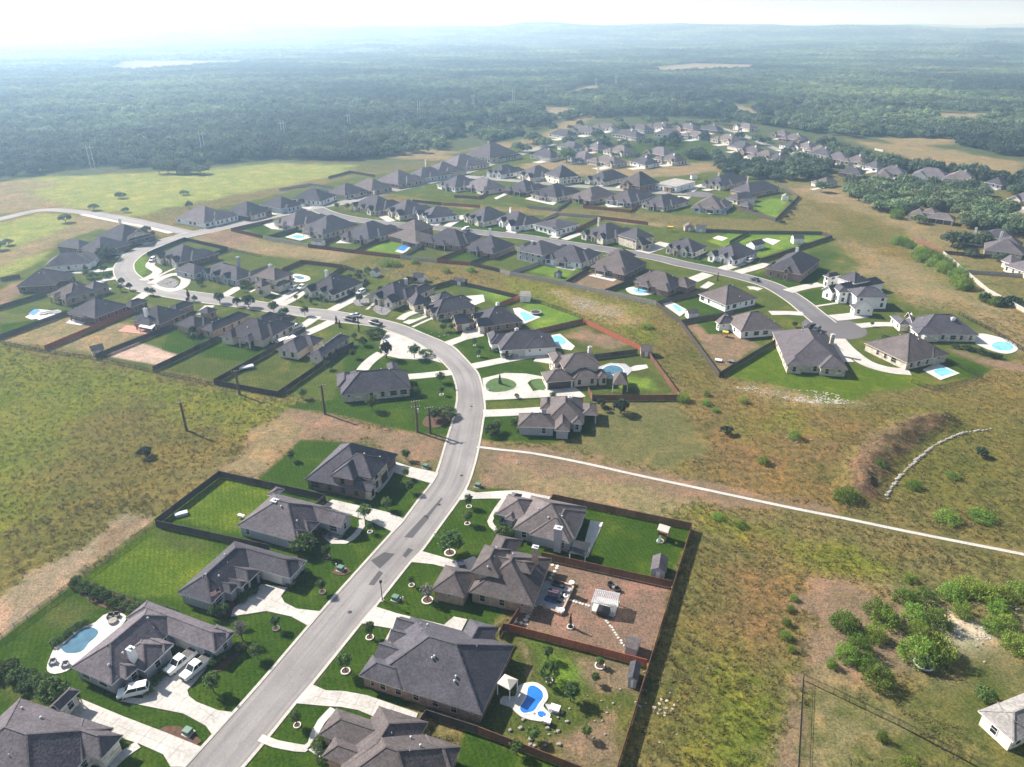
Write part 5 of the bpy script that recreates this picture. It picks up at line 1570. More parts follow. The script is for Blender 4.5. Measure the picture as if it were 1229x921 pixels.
for i, (a, b, d, wall, where) in enumerate(FAR):
    h = House('small dark roofed house ' + where, wall, ['roof_dark', 'roof_grey', 'roof_brown'][i % 3], [((a[0] - (b[0] - a[0]) * .1, a[1]), (b[0] + (b[0] - a[0]) * .1, b[1]), d + 3)], group='houses of the far rows', detail=0)
    L = h.blocks[0]['x1'] - h.blocks[0]['x0']
    if i % 3 == 0: h.sub(.6, 1.05, -3, 5, p=.6)
    elif i % 3 == 1: h.sub(.05, .42, -2.5, 6, p=.7, g='y0')
    else: h.sub(-.1, .35, -2, 7, p=.6); h.sub(.7, .95, -1.5, 4, p=.8, g='y0')
    b = h.blocks[0]; ca, sa = math.cos(h.ang), math.sin(h.ang)
    w = [(h.o.x + x * ca - y * sa, h.o.y + x * sa + y * ca) for x, y in ((L * .55, -13), (L * .9, -13), (L * .9, 1), (L * .55, 1))]
    m = MB(); m.prism(w, -.05, .1); tag(m.build('driveway', M['concrete']), 'pale apron before the house ' + where, kind='structure')
    h.finish()
    if i % 2 == 0: h.chimney(h.blocks[0]['x0'] + L * .6, h.blocks[0]['y0'] + d * .55, 1.0, 'white')
h = House('big tan house with three arched openings and a pool at the wood edge', 'beige', 'roof_brown', [((1112, 261), (1145, 265.5), 9), ((1088, 259), (1112, 260), 12, {'p': .7}), ((1106, 255), (1124, 257), 9, {'z': 4.6})], group='houses of the wooded street', detail=0)
h.garage(0, 'y0', .2, 3.2, 'dkgarage'); h.garage(0, 'y0', .5, 3.2, 'dkgarage'); h.garage(0, 'y0', .8, 3.2, 'dkgarage'); h.finish()
for lab, wall, roof, blocks, ch in [
    ('dark roofed house with solar panels among oaks at the right edge', 'stone', 'roof_dark', [((1160, 287), (1190, 291), 13), ((1178, 284), (1218, 289), 12)], (1172, 274)),
    ('grey roofed house with a white chimney in the fenced oak lot', 'stone', 'roof_grey', [((1181, 300), (1229, 306), 15), ((1200, 292), (1225, 296), 12)], (1203, 279)),
    ('pale porch house cut by the right edge below the oak lot', 'beige', 'roof_grey', [((1204, 318), (1245, 332), 12), ((1202, 313), (1212, 317), 8, {'g': 'x0'})], None)]:
    h = House(lab, wall, roof, blocks, group='houses of the wooded street', detail=1)
    h.finish()
    if ch: h.chimney_px(ch, 'white', 6.8)
h = near('pale grey roofed cream house cut by the right edge at the bottom', 'cream', 'roof_pale', [((1175.7, 853), (1217, 890), 13), ((1196, 838), (1229, 846), -8), ((1217, 892), (1240, 880), 6)])
h.finish(); h.vents(2)

# ------------------------------------------------------------ fences
def picket_panel(L, h, mat):
    m = MB()
    n = max(3, int(L / 0.16))
    rnd = random.Random(int(L * 100))
    for k in range(n):
        x0 = k * L / n
        m.box(x0 + .008, x0 + L / n - .008, -.012 + rnd.uniform(-.006, .006), .012, 0.04, h + rnd.uniform(-.025, .02))
    for z in (.3, h * .55, h - .25):
        m.box(.0, L, .0121, .055, z, z + .09)
    m.box(0, L, -.03, .06, h + .021, h + .06)
    return m.mesh('picket panel', mat)
def iron_panel(L, h, mat):
    m = MB()
    n = max(3, int(L / 0.16))
    for k in range(n):
        x = (k + .5) * L / n
        m.box(x - .011, x + .011, -.011, .011, .05, h)
    for z in (.12, h * .82, h - .03):
        m.box(0, L, -.02, .02, z, z + .04)
    return m.mesh('iron panel', mat)
FP = {}
def fence(pts, kind, label, h=1.8, fine=None, top=True, group='fences between the lots'):
    P = [Vector(at(*p, h if top else 0)) for p in pts]
    cy = sum(p[1] for p in pts) / len(pts)
    fine = (cy > 405) if fine is None else fine
    iron = kind == 'iron'
    mat = M['black'] if iron else M[kind]
    root = empty('fence', (P[0].x, P[0].y, 0))
    tag(root, label, 'fence', group)
    joined, jp = MB(), MB()
    for a, b in zip(P[:-1], P[1:]):
        d = b - a
        L = d.length
        n = max(1, round(L / 2.44))
        s = L / n
        rz = math.atan2(d.y, d.x)
        for k in range(n + (1 if b is P[-1] else 0)):
            p = a + d * (k / n) - P[0]
            if fine:
                key = ('post', kind, h)
                if key not in FP:
                    m = MB()
                    w = .035 if iron else .055
                    m.box(-w, w, -w, w, 0, h + .1)
                    FP[key] = m.mesh('fence post', mat)
                put('fence_post', FP[key], root, (p.x, p.y, 0), rz)
            else:
                m = jp; w = .05
                m.box(p.x - w, p.x + w, p.y - w, p.y + w, 0, h + .08)
            if k == n: continue
            if fine:
                key = (kind, h)
                if key not in FP:
                    FP[key] = (iron_panel if iron else picket_panel)(2.44, h, mat)
                off = d.normalized() * .06
                put('fence_panel', FP[key], root, (p.x + off.x, p.y + off.y, 0), rz, ((s - .12) / 2.44, 1, 1))
            else:
                q = a + d * ((k + 1) / n) - P[0]
                if iron:
                    for z in (.15, h * .8, h): joined.bar((p.x, p.y, z), (q.x, q.y, z), .06)
                    for j in range(8):
                        r = p.lerp(q, (j + .5) / 8)
                        joined.box(r.x - .02, r.x + .02, r.y - .02, r.y + .02, 0.05, h)
                else:
                    for j in range(6):
                        r0, r1 = p.lerp(q, j / 6 + .008), p.lerp(q, (j + 1) / 6 - .008)
                        zz = h + random.uniform(-.03, .03)
                        joined.bar((r0.x, r0.y, zz / 2 + .03), (r1.x, r1.y, zz / 2 + .03), .05, zz)
    if joined.f:
        o = joined.build('fence_panel', mat, root); o['kind'] = 'stuff'
        o = jp.build('fence_post', mat, root); o['kind'] = 'stuff'
    return root

for a in [
 ([(185.5, 623.5), (262.5, 565.5), (390, 593.5), (378.5, 604.5)], 'wood_dark', 'dark wooden fence round the lawn behind the grey house with a white gable'),
 ([(186, 624.5), (322, 654)], 'wood_dark', 'dark wooden fence between the two grey houses on the left'),
 ([(184, 625), (87, 695.5), (0, 760), (-60, 805)], 'iron', 'thin black iron fence beside the tan dirt strip', 1.4),
 ([(87.5, 696), (213, 731)], 'iron', 'black iron fence with a planted bed at its foot, left of the pool house', 1.4),
 ([(-20, 790), (97, 839)], 'iron', 'black iron fence behind a row of shrubs at the lower left', 1.4),
 ([(659, 603), (663.6, 593.3), (830.7, 628), (738, 928)], 'wood_brown', 'long brown fence down the right side of the big back yards'),
 ([(650, 663), (806, 697.5)], 'wood_brown', 'brown fence between the green yard and the mulched yard'),
 ([(609, 749), (776.5, 792)], 'wood_red', 'orange brown fence along the lower side of the mulched yard'),
 ([(600, 757), (604, 748.5), (610, 749.5), (623, 729)], 'wood_brown', 'short brown fence stepping between the tan house and the charcoal roof'),
 ([(573, 872), (715, 927)], 'wood_brown', 'brown fence below the blue pool yard'),
 ([(498, 872), (511, 852), (572, 871.5)], 'wood_dark', 'pale capped fence enclosing a small dark court'),
 ([(959, 930), (965.5, 809), (1080, 863), (1190, 921)], 'iron', 'wire fence with a corner post at the lower right', 1.5),
 ([(0, 333), (23, 329.5)], 'wood_dark', 'short dark fence at the left edge'),
 ([(-10, 369), (55, 350)], 'wood_dark', 'dark fence above the blue covered pool'),
 ([(-10, 405), (80, 372.5)], 'wood_dark', 'dark fence below the blue covered pool'),
 ([(0, 409), (53, 419), (115, 428), (183, 443), (257, 459)], 'iron', 'black iron fence along the bottom of the left back lots', 1.4),
 ([(256.5, 456), (333, 470), (408, 419), (424, 410)], 'wood_dark', 'dark fence round the last back lot above the meadow'),
 ([(53, 415), (176, 364)], 'wood_red', 'red fence beside the long dark roofed house'),
 ([(114.5, 425), (207, 388.5)], 'wood_dark', 'dark fence left of the pink gravel yard'),
 ([(183, 440), (264, 402)], 'wood_dark', 'dark fence right of the pink gravel yard'),
 ([(257, 455), (327, 416), (366, 392)], 'wood_dark', 'dark fence beside the white boat'),
 ([(176.5, 303), (200, 293), (221, 285), (273, 296.5), (216, 318)], 'wood_dark', 'dark fence circling the house at the tight bend'),
 ([(273, 297), (313, 306)], 'iron', 'black rail fence by the bare slope', 1.4),
 ([(338, 322), (362, 312), (412, 318), (388, 335)], 'wood_brown', 'red brown fence round the bare yard behind the arched house'),
 ([(413, 318), (425, 322), (440, 334), (420, 350)], 'wood_dark', 'dark fence left of the rock bed house'),
 ([(503, 347), (544, 335.5), (622, 354)], 'wood_dark', 'dark fence behind the dark stone house'),
 ([(600, 363), (624, 354)], 'wood_red', 'short red fence left of the small white shed'),
 ([(638, 357), (702, 379.5)], 'iron', 'black iron fence behind the rectangular pool', 1.4),
 ([(640, 396), (700, 382.5)], 'wood_brown', 'brown fence below the rectangular pool lawn'),
 ([(700, 382), (775, 418)], 'wood_red', 'bright red fence slanting to the corner shed'),
 ([(776, 418.5), (816, 473)], 'wood_brown', 'brown fence right of the grey blue pool yard'),
 ([(710, 426), (765, 419)], 'wood_dark', 'dark fence behind the grey blue pool yard'),
 ([(706, 465), (711, 474.5), (816, 474)], 'wood_brown', 'brown fence below the yard with the gabled pavilion'),
 ([(788, 362), (817, 384), (863.5, 447), (931, 407)], 'wood_dark', 'dark fence in a sharp point round the pinkish bare yard'),
 ([(817.5, 384), (882, 373)], 'wood_dark', 'dark fence above the pinkish bare yard'),
 ([(788, 361.5), (850, 346)], 'wood_dark', 'dark fence above the pool strip'),
 ([(600, 323), (612, 326), (678, 338), (725, 348), (787.5, 361.5)], 'wood_grey', 'weathered grey fence along the olive strip'),
 ([(678.5, 337.5), (706, 321)], 'wood_dark', 'dark divider fence beside the dark brick house'),
 ([(725.5, 347.5), (766, 332)], 'wood_dark', 'dark divider fence left of the teal pool'),
 ([(612.5, 325.5), (655, 311)], 'wood_grey', 'blue grey divider fence beside the two storey grey house'),
 ([(426, 300), (480, 306)], 'wood_red', 'red fence below the blue pool lot'),
 ([(480.5, 306), (524, 311)], 'wood_grey', 'pale grey fence below the yellowed lawn'),
 ([(524.5, 311), (564, 314.5)], 'wood_red', 'red brown fence below the greener lawn'),
 ([(564.5, 314.5), (612, 325.5)], 'wood_dark', 'dark fence below the scrubby lot'),
 ([(426, 299.5), (461, 283)], 'wood_brown', 'brown divider fence left of the blue pool'),
 ([(481, 305.5), (508, 291)], 'wood_grey', 'grey divider fence right of the blue pool'),
 ([(524.5, 310.5), (557, 297)], 'wood_brown', 'brown divider fence between two lawns'),
 ([(564.5, 314), (611, 297)], 'wood_dark', 'black divider fence beside the small white patio'),
 ([(315, 282.5), (277, 274), (327, 262.5)], 'wood_brown', 'brown fence at the corner of the first green lot'),
 ([(315.5, 282.5), (369, 293)], 'wood_grey', 'grey picket fence below the white pool deck'),
 ([(369.5, 293), (426, 300)], 'wood_brown', 'brown fence below the bare white slab'),
 ([(322, 283), (360, 272)], 'wood_dark', 'black divider fence in the first green lots'),
 ([(385, 291.5), (412, 280)], 'wood_dark', 'dark divider fence left of the bare white slab'),
 ([(691, 274.5), (720, 259.5), (778, 266.5)], 'wood_red', 'red fence round the yard of the wide stone house'),
 ([(650, 263), (668, 255), (720, 259)], 'wood_grey', 'grey fence round a bare lot in the middle rows'),
 ([(842, 274.5), (898, 277), (986, 278), (999, 282.5), (912, 311)], 'wood_dark', 'dark fence round the yellow green lot with a white shed'),
 ([(898, 277.5), (876, 289)], 'wood_dark', 'dark divider fence by a white slab'),
 ([(933, 218), (959, 234.5), (931, 262.5), (880, 246)], 'wood_dark', 'dark fence round the bright green lawn in the far rows'),
 ([(700, 246.5), (757, 252), (772, 238)], 'wood_red', 'red fence round the far turquoise pool'),
 ([(632, 246.5), (668, 250), (686, 237)], 'wood_grey', 'grey wall like fence round the white terrace'),
 ([(700.5, 246), (714, 239)], 'wood_dark', 'dark divider fence in the far rows'),
 ([(806, 248), (812, 238)], 'wood_dark', 'short black fence left of the far cul de sac'),
 ([(495, 239.5), (530, 243)], 'wood_dark', 'dark fence behind the start of the middle street'),
 ([(530.5, 243), (576, 246)], 'wood_red', 'reddish fence behind the white gabled house'),
 ([(545, 234), (575, 236), (590, 228)], 'wood_brown', 'brown enclosure behind the white rear walled house'),
 ([(394, 212), (420, 205), (450, 210)], 'wood_dark', 'dark fence at the edge of the green field'),
 ([(335, 226), (372, 220), (400, 224)], 'wood_grey', 'thin grey fence along the green field'),
 ([(1098, 284), (1132, 301)], 'wood_brown', 'brown fence at the corner of the oak lots'),
 ([(1132.5, 301.5), (1187, 347), (1245, 378)], 'wood_grey', 'long grey fence beside the hedge at right'),
 ([(1134, 301), (1200, 307)], 'wood_dark', 'dark fence below the oak lots'),
 ([(1161, 324), (1235, 329)], 'wood_grey', 'grey cross fence in the right back lots'),
 ([(1152, 374), (1195, 396), (1240, 424)], 'iron', 'black iron fence above the oval pool', 1.4),
 ([(1095, 455), (1122, 464), (1180, 450), (1138, 430)], 'iron', 'black iron fence round the square pool lawn', 1.4),
 ([(1050, 170 + 8), (1060, 172 + 8)], 'wood_grey', 'tiny fence by the tan field'),
]:
    fence(*a)

# ------------------------------------------------------------ pools
def pool(label, deck, water, wmat='water', smooth=True, dsmooth=False, dmat='deck', extra=None, coping=True):
    d = [at(*p) for p in deck]
    if dsmooth: d = [tuple(p) for p in catmull(d, .6, True)]
    cx, cy = sum(p[0] for p in d) / len(d), sum(p[1] for p in d) / len(d)
    root = empty('swimming_pool', (cx, cy, 0))
    tag(root, label, 'pool', 'back yard pools')
    L = lambda pl: [(p[0] - cx, p[1] - cy) for p in pl]
    m = MB(); m.prism(L(d), -.05, .10); m.build('pool_deck', M[dmat], root)
    HARD.append((d + d[:1], 1.0))
    for i, w in enumerate([water] + (extra or [])):
        w = [at(*p) for p in w]
        if smooth: w = [tuple(p) for p in catmull(w, .4, True)]
        wx, wy = sum(p[0] for p in w) / len(w), sum(p[1] for p in w) / len(w)
        if coping:
            o = MB()
            r = [(wx + (p[0] - wx) * 1.0 + (p[0] - wx) / max(math.hypot(p[0] - wx, p[1] - wy), .1) * .35, wy + (p[1] - wy) + (p[1] - wy) / max(math.hypot(p[0] - wx, p[1] - wy), .1) * .35) for p in w]
            o.prism(L(r), .101, .15); o.build('coping', M['whitering'], root)
        m = MB(); m.prism(L(w), .11, .162); m.build('pool_water', M[wmat], root)
    return root
pool('kidney shaped slate blue pool with a curved white deck left of the pool house', [(60, 790), (66, 777), (78, 770), (88, 760), (97, 753), (105, 751), (115, 747), (124, 739), (135, 736), (147, 737), (152, 742), (146, 751), (134, 764), (110, 786), (88, 800), (80, 806), (66, 809.5), (57, 806), (57, 798)],
     [(73.7, 778.4), (78, 784), (85.4, 785), (95, 784), (101, 780.5), (107, 772.5), (115, 765.5), (118.4, 759), (113, 754.5), (105, 754), (95, 758.5), (86, 766), (78, 773)], 'water_slate', dsmooth=True)
pool('bright blue free form pool with a small round spa in the lower yard', [(622, 824), (640, 819), (654, 826), (658, 838), (652, 848), (661, 858), (656, 866), (645, 866), (626, 861), (612, 849), (600, 845), (604, 836), (618, 836)],
     [(634, 826), (640.4, 823.7), (650, 830), (651.5, 838), (646, 846), (640.4, 854), (628, 856.5), (624, 851), (628, 844), (632, 837)], 'water_deep', dsmooth=True, extra=[[(645, 855.5), (652, 854.5), (656, 858), (653, 862), (647, 861)]])
pool('above ground bright blue pool in the red fenced lot', [(474, 302), (483, 296), (493, 297), (485, 305)], [(475.5, 299.5), (483.7, 294.6), (491.5, 295.6), (484.5, 301.8)], 'blueplastic', smooth=False, coping=False)
pool('turquoise pool with rocks behind the white walled house', [(655, 404), (672, 401), (690, 416), (686, 421), (668, 418), (657, 411)], [(663, 405), (671, 403.5), (679, 409), (677, 414), (668, 413)])
pool('rectangular turquoise pool behind the dark brick house', [(615.6, 370.5), (623, 369.5), (649, 381), (627, 390), (620, 382)], [(623.4, 375.8), (629, 374.5), (643, 381.5), (630, 386.5)], smooth=False)
pool('grey blue pool beside the gabled pavilion', [(718, 441), (732, 436), (750, 437), (760, 444), (748, 456), (730, 455), (720, 449)], [(724, 443), (733, 439), (744, 441), (748, 447), (738, 450), (727, 448)], 'water_slate', dmat='greydeck')
pool('teal free form pool behind the red brick house', [(751, 347), (762, 344.5), (775, 346), (785, 349), (786, 352), (772, 355), (758, 353)], [(760, 347.5), (768, 347), (777, 350), (774, 352.5), (764, 351.5)], dsmooth=True)
pool('narrow pool in the fenced strip above the bare yard', [(795, 365), (806, 362), (826, 373), (816, 380)], [(806, 367), (811, 366), (820, 372), (815, 375)], smooth=False)
pool('square turquoise pool behind the low brown roofed house', [(1107, 444), (1125, 436), (1152, 448.5), (1129, 456.5)], [(1119, 446), (1131.5, 440.5), (1146, 447.5), (1129.6, 452.5)], smooth=False)
pool('oval pale turquoise pool on a wide white deck at the right edge', [(1170, 411), (1175, 401), (1195, 404), (1213, 410), (1221, 417), (1219, 422), (1207, 425), (1190, 421), (1178, 416)], [(1190, 415), (1196, 411), (1208, 411.5), (1216, 415.5), (1214, 420.5), (1203, 421.5), (1194, 419.5)], dsmooth=True)
pool('pale turquoise pool in the red fenced far lot', [(726, 246), (740, 242), (752, 245), (750, 249), (730, 249)], [(733, 245.6), (741, 244), (748, 246), (742, 248)])
pool('far white edged pool by a dark porch', [(694, 239), (706, 237.5), (714, 241), (708, 243.5)], [(699, 240), (705, 239), (710, 241), (705, 242)])
pool('small pool on a white deck in the second green lot', [(342, 285), (356, 280), (378, 284), (360, 289)], [(350, 284.5), (357, 282.5), (366, 284.5), (358, 286.5)])
pool('dark pool on a kidney shaped white deck behind the turreted house', [(349, 331), (356, 329), (370, 332), (372, 336), (362, 339), (350, 337)], [(352, 332.5), (358, 331.5), (366, 334), (360, 336)], 'water_slate', dsmooth=True)
pool('above ground pool under a blue cover left of white patio furniture', [(30, 381), (46, 371.5), (72, 374), (58, 380), (38, 384)], [(34, 377), (42, 371.5), (49, 373), (41, 379)], 'blueplastic', smooth=False, coping=False)
for lab, pts, mat in [
    ('white rear terrace of the far cream house', [(630, 239), (640, 235.5), (672, 240), (664, 246.5)], 'deck'), ('white patio slab behind the long dark roofed house', [(79, 388), (88, 381), (107, 385), (97, 391)], 'deck'),
    ('red paved patio', [(141, 398), (152, 391), (190, 393), (176, 402)], 'redpatio'), ('bare white slab behind a dark roofed house', [(403, 292), (412, 286.5), (430, 289), (422, 292.5)], 'deck'),
    ('small white patio', [(564, 302), (572, 300.5), (584, 302), (578, 304)], 'deck'), ('white slab in the yellow green lot', [(914, 288), (921, 286), (937, 289), (928, 294.5)], 'deck'), ('white slab beside a divider fence', [(855, 286), (862, 283), (874, 286), (867, 289.5)], 'deck'),
    ('white curved path edge in a far yard', [(593, 238), (606, 232), (610, 233), (596, 239.5)], 'deck'), ('patio with white edging in the first green lot', [(316, 270), (326, 266), (352, 273), (345, 277), (326, 275)], 'deck'),
    ('black and white patio behind the white walled house', [(650, 318), (664, 313), (697, 319), (688, 325)], 'deck'), ('pale patio behind the dark brick house', [(706, 331), (725, 327), (745, 333), (736, 338)], 'deck'),
    ('white rear deck of the grey walled house', [(708.5, 625), (724, 627.5), (705.5, 669.5), (682, 663), (700, 657)], 'deck'), ('pale grey rear patio of the tan brick house', [(634, 724), (655, 697), (688, 703), (671, 735), (652, 728)], 'greydeck'),
    ('patio beside the far dark porch', [(775, 249), (790, 246.5), (802, 249), (796, 252)], 'deck'), ('patio of the pale blue walled house', [(836, 256), (850, 253), (872, 254), (872, 258)], 'deck'),
    ('fire pit patio in the gabled pavilion yard', [(750, 444), (763, 439), (776, 438), (778, 442), (766, 445), (754, 446)], 'deck'), ('rear patio of the dark stone house', [(556, 356), (580, 354), (582, 362), (564, 369), (558, 364)], 'deck'),
    ('recess slab of the pale brick house', [(964, 446.5), (968, 440), (984, 442), (982, 448)], 'deck')]:
    poly(M[mat], pts, 'patio', lab, 0.085)
for lab, pts in [('planted island inside the loop driveway', [(583, 462), (592, 455), (606, 454.5), (618, 459), (619, 465), (607, 470), (588, 470.5)]), ('lawn inlay by the double garage', [(637, 458), (645, 455), (654, 457), (653, 469), (644, 468)]),
                 ('lawn wedge between two legs of a drive', [(491, 384), (505, 378), (512, 378), (498, 383.5)])]:
    m_l = M.setdefault('inlay', speck('inlay lawn', (0.06, 0.11, 0.026), .25, .8, fine=5))
    poly(m_l, pts, 'lawn', lab, 0.125, .06, smooth=True)
for lab, pts in [('dark rock island inside the ring driveway', [(188, 340.5), (196, 336), (206, 334.5), (214, 338), (213, 343), (205, 346), (194, 344.5)]), ('dark rock bed left of the cream gabled house', [(424, 362), (434, 357), (445, 361), (440, 366), (430, 368)]), ('dark rock bed in the lawn of the cream gabled house', [(448, 372), (458, 362), (472, 368), (462, 379)]),
                 ('rock bed inside the curved front walk', [(383, 637), (394, 632), (408, 636), (414, 641), (404, 648), (388, 646)])]:
    poly(M['darkrock'], pts, 'rock_bed', lab, 0.13, .1, smooth=True)

# ------------------------------------------------------------ vehicles
def loft_body(secs):
    m = MB()
    n = len(secs[0])
    for s in secs: m.v += s
    for i in range(len(secs) - 1):
        for k in range(n):
            a, b = i * n + k, i * n + (k + 1) % n
            m.f.append((a, b, b + n, a + n))
    m.f.append(tuple(reversed(range(n))))
    m.f.append(tuple((len(secs) - 1) * n + k for k in range(n)))
    return m
def ring(x, w, z0, z1, r=.12):
    h = w / 2
    return [(x, -h, z0 + r), (x, -h + r, z0), (x, h - r, z0), (x, h, z0 + r), (x, h, z1 - r), (x, h - r * 1.2, z1), (x, -h + r * 1.2, z1), (x, -h, z1 - r)]
PAINT = {}
def paint(name):
    if name not in PAINT:
        c = {'white': (.78, .78, .77), 'black': (.02, .02, .024), 'grey': (.10, .10, .11), 'silver': (.42, .43, .45), 'blue': (.06, .10, .22), 'dark blue': (.025, .03, .055)}[name]
        m, nt, b = newmat(name + ' car paint', .28, .5)
        n = nz(nt, 1.5, 3)
        nt.links.new(ramp(nt, n.outputs[0], [(.3, [k * .92 for k in c]), (.7, c)]).outputs[0], b.inputs['Base Color'])
        b.inputs['Coat Weight'].default_value = .4
        PAINT[name] = m
    return PAINT[name]
LAMPS = {}
for k, c in (('head', (.75, .75, .72)), ('tail', (.35, .015, .015))):
    m_, _, b_ = newmat(k + ' lamp lens', .15, .5); b_.inputs['Base Color'].default_value = (*c, 1); LAMPS[k] = m_
CARS = {}
def car_proto(kind):
    W = 1.9
    if kind == 'suv':
        L = 4.9
        body = loft_body([ring(-2.45, 1.6, .5, .9), ring(-2.4, 1.8, .35, 1.0), ring(-1.4, W, .3, 1.08), ring(0, W, .3, 1.1), ring(1.6, W, .3, 1.1), ring(2.4, 1.85, .38, 1.1), ring(2.45, 1.75, .5, 1.0)])
        cab = [(-1.35, 1.55, 1.02), (-.55, 1.4, 1.78), (2.1, 1.4, 1.8), (2.35, 1.6, 1.05)]
    elif kind == 'pickup':
        L = 5.7
        body = loft_body([ring(-2.85, 1.7, .55, .98), ring(-2.8, 1.9, .42, 1.12), ring(-1.4, 2.0, .38, 1.18), ring(.75, 2.0, .38, 1.18), ring(.8, 2.0, .38, 1.2), ring(2.8, 2.0, .45, 1.2), ring(2.85, 1.95, .5, 1.15)])
        cab = [(-1.45, 1.7, 1.12), (-.75, 1.5, 1.88), (.6, 1.5, 1.88), (.95, 1.7, 1.12)]
    else:
        L = 4.6
        body = loft_body([ring(-2.3, 1.5, .45, .72), ring(-2.25, 1.7, .3, .82), ring(-1.0, 1.82, .25, .95), ring(.6, 1.82, .25, .97), ring(1.6, 1.8, .28, .95), ring(2.25, 1.7, .35, .9), ring(2.3, 1.6, .45, .82)])
        cab = [(-1.05, 1.6, .9), (-.25, 1.25, 1.42), (.95, 1.25, 1.42), (1.75, 1.5, .9)]
    (xa, wa, za), (xb, wb, zb), (xc, wc, zc), (xd, wd, zd) = cab
    P = lambda x, w, z: ((x, -w / 2, z), (x, w / 2, z))
    a0, a1 = P(xa, wa, za); b0, b1 = P(xb, wb, zb); c0, c1 = P(xc, wc, zc); d0, d1 = P(xd, wd, zd)
    top = MB(); glass = MB()
    # roof slab and pillars as one, glass just inside
    top.face([b0, c0, c1, b1])
    for lo, hi in ((a0, b0), (a1, b1), (d0, c0), (d1, c1)): top.bar(lo, hi, .1, .1)
    mid0, mid1 = ((xb + xc) / 2, -wb / 2, zb), ((xb + xc) / 2, wb / 2, zb)
    for sgn, t in ((-1, mid0), (1, mid1)): top.bar(t, ((xa + xd) / 2 + .1, sgn * wa / 2, za), .1, .07)
    top.box(xb - .02, xc + .02, -wb / 2 - .02, wb / 2 + .02, zb + .002, zb + .06)
    s = .97
    q = lambda p: (p[0] * 1.0, p[1] * s, p[2] - .01)
    glass.face([q(a1), q(a0), q(b0), q(b1)]); glass.face([q(d0), q(d1), q(c1), q(c0)])
    glass.face([q(a0), q(d0), q(c0), q(b0)]); glass.face([q(d1), q(a1), q(b1), q(c1)])
    wheel, rim = MB(), MB()
    wheel.tube([(0, -.11, 0), (0, .11, 0)], [.37, .37], 16)
    rim.tube([(0, -.125, 0), (0, .125, 0)], [.22, .22], 12)
    lamp = MB(); lamp.box(-.05, .05, -.2, .2, -.08, .08)
    return dict(L=L, W=W, body=body, top=top, glass=glass.mesh('car glass', M['glass']), wheel=wheel.mesh('tyre', M['tyre']), rim=rim.mesh('rim', M['rim']),
                head=lamp.mesh('headlight', LAMPS['head']), tail=lamp.mesh('tail light', LAMPS['tail']))
def car(kind, colour, a, b, label, parts=True):
    """a: the nose, b: the tail, on the ground"""
    A, B = Vector(at(*a)), Vector(at(*b))
    c = (A + B) / 2
    rz = math.atan2(B.y - A.y, B.x - A.x)
    if kind not in CARS: CARS[kind] = car_proto(kind)
    P = CARS[kind]
    key = (kind, colour)
    if key not in CARS:
        CARS[key] = (P['body'].mesh('car body', paint(colour), False), P['top'].mesh('car roof', paint(colour)))
    root = empty({'suv': 'parked_car', 'pickup': 'pickup_truck', 'sedan': 'parked_car'}[kind], (c.x, c.y, .11), rz)
    tag(root, label, {'suv': 'car', 'pickup': 'truck', 'sedan': 'car'}[kind], 'parked vehicles')
    put('body', CARS[key][0], root)
    put('cabin', CARS[key][1], root)
    put('window_glass', P['glass'], root)
    h = P['L'] / 2
    for x in (-h * .62, h * .6):
        for y in (-P['W'] / 2 + .12, P['W'] / 2 - .12):
            w = put('wheel', P['wheel'], root, (x, y, .37))
            put('rim', P['rim'], w)
    zl = .78 if kind != 'sedan' else .62
    for y in (-.62, .62):
        put('headlight', P['head'], root, (-h + .04, y, zl))
        put('tail_light', P['tail'], root, (h - .04, y, zl + .12))
    k = kind + ' bumpers'
    if k not in CARS:
        w = P['W'] / 2 - .12
        m = MB(); m.box(-h - .05, -h + .1, -w, w, .32, .5); m.box(-h - .02, -h + .1, -.5, .5, .56, .8); g = MB(); g.box(h - .1, h + .05, -w, w, .36, .56)
        CARS[k] = (m.mesh('front bumper', M['black']), g.mesh('rear bumper', M['black']))
    put('front_bumper', CARS[k][0], root); put('rear_bumper', CARS[k][1], root)
    if kind == 'pickup':
        m = CARS.get('bed')
        if not m:
            m = MB(); m.box(1.0, 2.75, -.82, .82, 1.203, 1.22); m = CARS['bed'] = m.mesh('bed cover', M['black'])
        put('bed_cover', m, root)
    return root
